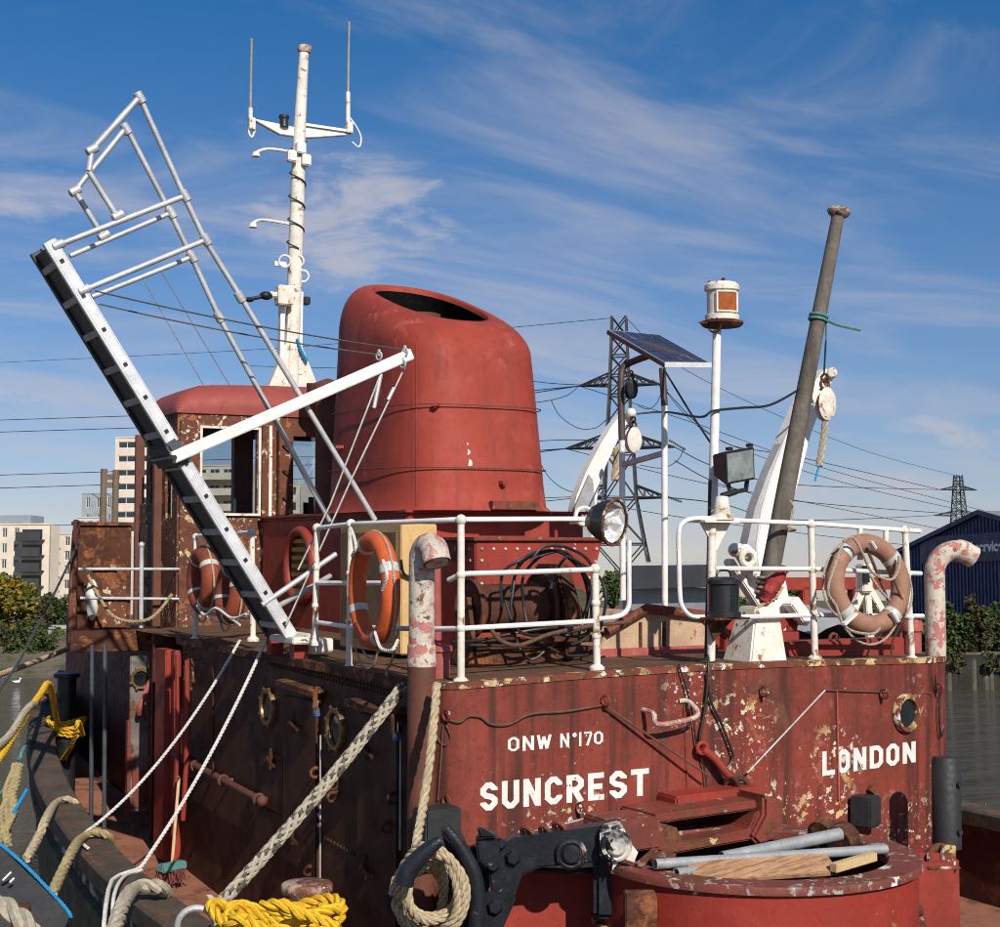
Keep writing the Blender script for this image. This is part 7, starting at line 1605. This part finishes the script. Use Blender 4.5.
mb.add(vs, [list(p.vertices) for p in me.polygons]); mb.build('sign_lettering', M['signwhite'], sg, smooth=False)
# dark shed and fence behind the hatch
t = thing('dark_shed', 'long dark grey shed roof seen behind the pipe frame', 'shed', hw(700, 610, 95))
a, b = hw(632, 566, 95), hw(717, 562, 92); 
mb = MB(); zt_ = a.z; mb.prism([V((a.x, a.y, zt_)), V((b.x, b.y, zt_)), V((b.x, b.y, hw(650, 587, 95).z)), V((a.x, a.y, hw(640, 589, 95).z))], FH * 8); mb.build('fascia', M['darkshed'], t, smooth=False)
mb = MB(); mb.prism([V((a.x, a.y, zt_ + .02)), V((b.x, b.y, zt_ + .02)), V((b.x, b.y, zt_ + .22)), V((a.x, a.y, zt_ + .22))], FH * 8 - FH * .4); mb.build('roof_edge', M['far_white'], t, smooth=False)
mb = MB(); mb.prism([V((a.x, a.y, 1.4)) + FH * 1, V((b.x, b.y, 1.4)) + FH * 1, V((b.x, b.y, hw(650, 588, 95).z)) + FH, V((a.x, a.y, hw(640, 588, 95).z)) + FH], FH * 6.5); mb.build('wall', M['wallgrey'], t, smooth=False)
# river walls
mb = MB(); mb.prism([gw(1, 69.6, -2), gw(80, 69.6, -2), gw(80, 69.6, 1.52), gw(1, 69.6, 1.52)], FH * 1.4); rw = tag(mb.build('river_wall', M['concrete'], smooth=False), 'dark concrete river wall below the bushes at right', 'wall')
for i, px in enumerate((973, 985, 990, 1004, 1016, 948, 938)):
    p = hw(px, 660, 69.2); o0 = MB(); o0.cyl(V((p.x, p.y, -1.5)), V((p.x, p.y, 1.35 - .2 * (i % 2))), .17, n=8); tag(o0.build('timber_pile', M['pile']), 'weathered timber pile against the river wall, ' + ['first right of the starboard vent', 'second right of the starboard vent', 'third right of the starboard vent', 'at the right picture edge', 'just past the right picture edge', 'half hidden beside the starboard vent', 'hidden left of the starboard vent'][i], 'pile', 'timber piles along the river wall')
mb = MB(); a, b = hw(38, 637, 98), hw(80, 637, 98); zt_ = hw(60, 625, 98).z; mb.prism([V((a.x, a.y, 1.2)), V((b.x, b.y, 1.2)), V((b.x, b.y, zt_)), V((a.x, a.y, zt_))], FH * .5)
for i in range(3): z = 1.3 + (zt_ - 1.3) * (i + .5) / 3; mb.bar(V((a.x, a.y, z)) - FH * .06, V((b.x, b.y, z)) - FH * .06, .08, .12)
tag(mb.build('bank_wall', M['wallgrey'], smooth=False), 'pale grey low wall among the bushes on the left bank', 'wall')
p = hw(60.5, 638, 92); mb = MB(); mb.cyl(V((p.x, p.y, .8)), V((p.x, p.y, hw(60, 637, 92).z)), .09, n=8); tag(mb.build('bank_post', M['pile']), 'single pale wooden post on the left bank', 'post')
# foliage
def foliage(name, label, cat, cx, cy, rx, ry, d, mat, n, leaf, group, seed, trunk=True, base_y=None):
    rnd = random.Random(seed); k = d / F; c = hw(cx, cy, d); zb = 1.4 if base_y is None else hw(cx, base_y, d).z
    t = thing(name, label, cat, (c.x, c.y, zb), group)
    cl = []
    for i in range(26):
        a = rnd.uniform(0, 2 * pi); b = rnd.uniform(-1, 1); rr = rnd.uniform(.35, .9); s_ = sqrt(1 - b * b)
        cl.append((V((cos(a) * s_ * rx * k * rr, sin(a) * s_ * rx * k * rr * .8, b * ry * k * rr)), rnd.uniform(.22, .42)))
    mb = MB(); vs = []; fs = []
    for i in range(n):
        q, s_ = rnd.choice(cl); d3 = V((rnd.gauss(0, 1), rnd.gauss(0, 1), rnd.gauss(0, 1))).normalized() * (rnd.random() ** .45) * s_
        p = c + q + V((d3.x * rx * k, d3.y * rx * k, d3.z * ry * k * 1.1))
        if p.z < zb: continue
        u = V((rnd.gauss(0, 1), rnd.gauss(0, 1), rnd.gauss(0, .7))).normalized() * leaf * rnd.uniform(.6, 1.3); w = u.orthogonal().normalized() * leaf * rnd.uniform(.35, .7)
        w.rotate(Matrix.Rotation(rnd.uniform(0, 6.28), 3, u.normalized())); o = len(vs); vs += [p - u, p + w, p + u, p - w]; fs.append((o, o + 1, o + 2, o + 3))
    mb.add(vs, fs); mb.build('crown', M[mat], t, smooth=False)
    mb = MB()
    if trunk: mb.tube([V((c.x, c.y, zb - .3)), V((c.x + .1, c.y, (zb + c.z) / 2)), c], [.035 * rx * k + .05, .03 * rx * k + .04, .02], 7)
    for i in range(6): q = c + cl[i][0]; mb.tube([V((c.x, c.y, zb + (c.z - zb) * .4)), (c + q) / 2, q], [.05, .035, .015], 5)
    mb.build('trunk', M['bark'], t)
LB = 'bushes on the left bank'; RB = 'bushes above the river wall'
foliage('tree', 'yellowing autumn tree at the far left edge', 'tree', 3, 606, 32, 34, 92, 'leaf_yel', 5200, .17, LB, 1)
foliage('tree', 'green shrubby tree behind the dark blue line on the left bank', 'tree', 50, 614, 24, 22, 100, 'leaf_dark', 2600, .17, LB, 2)
foliage('bush', 'tall bramble bush growing beside the grey bank wall', 'bush', 40, 612, 14, 15, 97, 'leaf_brown', 1500, .15, LB, 3)
foliage('bush', 'large dark bush overhanging the mud bank at left', 'bush', 30, 645, 24, 24, 87, 'leaf_dark', 3400, .15, LB, 4, base_y=668)
foliage('bush', 'low olive bush at the left edge of the bank', 'bush', 0, 636, 20, 14, 89, 'leaf_brown', 1800, .15, LB, 5, base_y=655)
foliage('bush', 'green bush on the bank between the grey wall and the post', 'bush', 62, 640, 18, 12, 92, 'leaf_mid', 1800, .14, LB, 6, base_y=652)
foliage('bush', 'green bush close to the rusty wing on the left bank', 'bush', 82, 632, 16, 14, 94, 'leaf_dark', 1500, .15, LB, 7, base_y=650)
for i, (x, y, rx, ry, m_, l) in enumerate(((950, 634, 22, 30, 'leaf_dark', 'dark bush beside the starboard vent'), (975, 626, 20, 26, 'leaf_brown', 'brownish bramble bush below the warehouse sign'), (1000, 630, 24, 28, 'leaf_dark', 'dark bush at the right edge below the warehouse'), (925, 640, 22, 24, 'leaf_mid', 'mid green bush seen between the rail posts'), (965, 650, 24, 14, 'leaf_mid', 'low green growth hanging on the river wall'), (1025, 640, 24, 26, 'leaf_brown', 'bramble bush beyond the right edge'))):
    foliage('bush', l, 'bush', x, y, rx, ry, 74 + i * .9, m_, 3600, .13, RB, 20 + i, base_y=668)
for i, (x, l) in enumerate(((955, 'creeper hanging on the river wall right of the starboard vent'), (996, 'creeper hanging on the river wall at the right edge'), (935, 'creeper hanging on the river wall behind the starboard vent'))):
    foliage('creeper', l, 'creeper', x, 664, 18, 12, 69.3, 'leaf_brown', 1500, .10, RB, 50 + i, trunk=False, base_y=690)
foliage('tree', 'round green tree seen between the flagstaff and the rail post', 'tree', 797, 600, 17, 17, 90, 'leaf_mid', 2400, .14, 'trees across the river', 30)
foliage('tree', 'dark green tree seen low behind the lamp post', 'tree', 742, 612, 20, 16, 96, 'leaf_dark', 1800, .15, 'trees across the river', 31)
foliage('tree', 'dark green tree seen low behind the pale brown hatch', 'tree', 612, 590, 16, 18, 110, 'leaf_dark', 1500, .18, 'trees across the river', 32)
foliage('tree', 'green tree seen low behind the brown life ring', 'tree', 870, 622, 26, 22, 92, 'leaf_dark', 1800, .15, 'trees across the river', 33)
# gulls on the water
for i, (x, y) in enumerate(((17, 683), (26, 674))):
    p = bz(x, y, 0); d = ray(x, y, PW); p = CAM + d * ((.05 - CAM.z) / d.z); g = thing('gull', ['white gull afloat nearer the mooring rope', 'white gull afloat closer to the mud bank'][i], 'gull', p, 'gulls on the water')
    mb = MB(); mb.sphere(p + V((0, 0, .06)), .10, 12, 8, (1.5, .8, .7)); mb.tube([p + V((.10, 0, .09)), p + V((.13, 0, .17)), p + V((.14, 0, .2))], [.04, .03, .03], 8); mb.sphere(p + V((.15, 0, .21)), .042, 10, 6); mb.cyl(p + V((.18, 0, .205)), p + V((.23, 0, .2)), .012, .004, 6); mb.tube([p + V((-.12, 0, .08)), p + V((-.24, 0, .11))], [.04, .01], 6); mb.build('body', M['gull'], g)
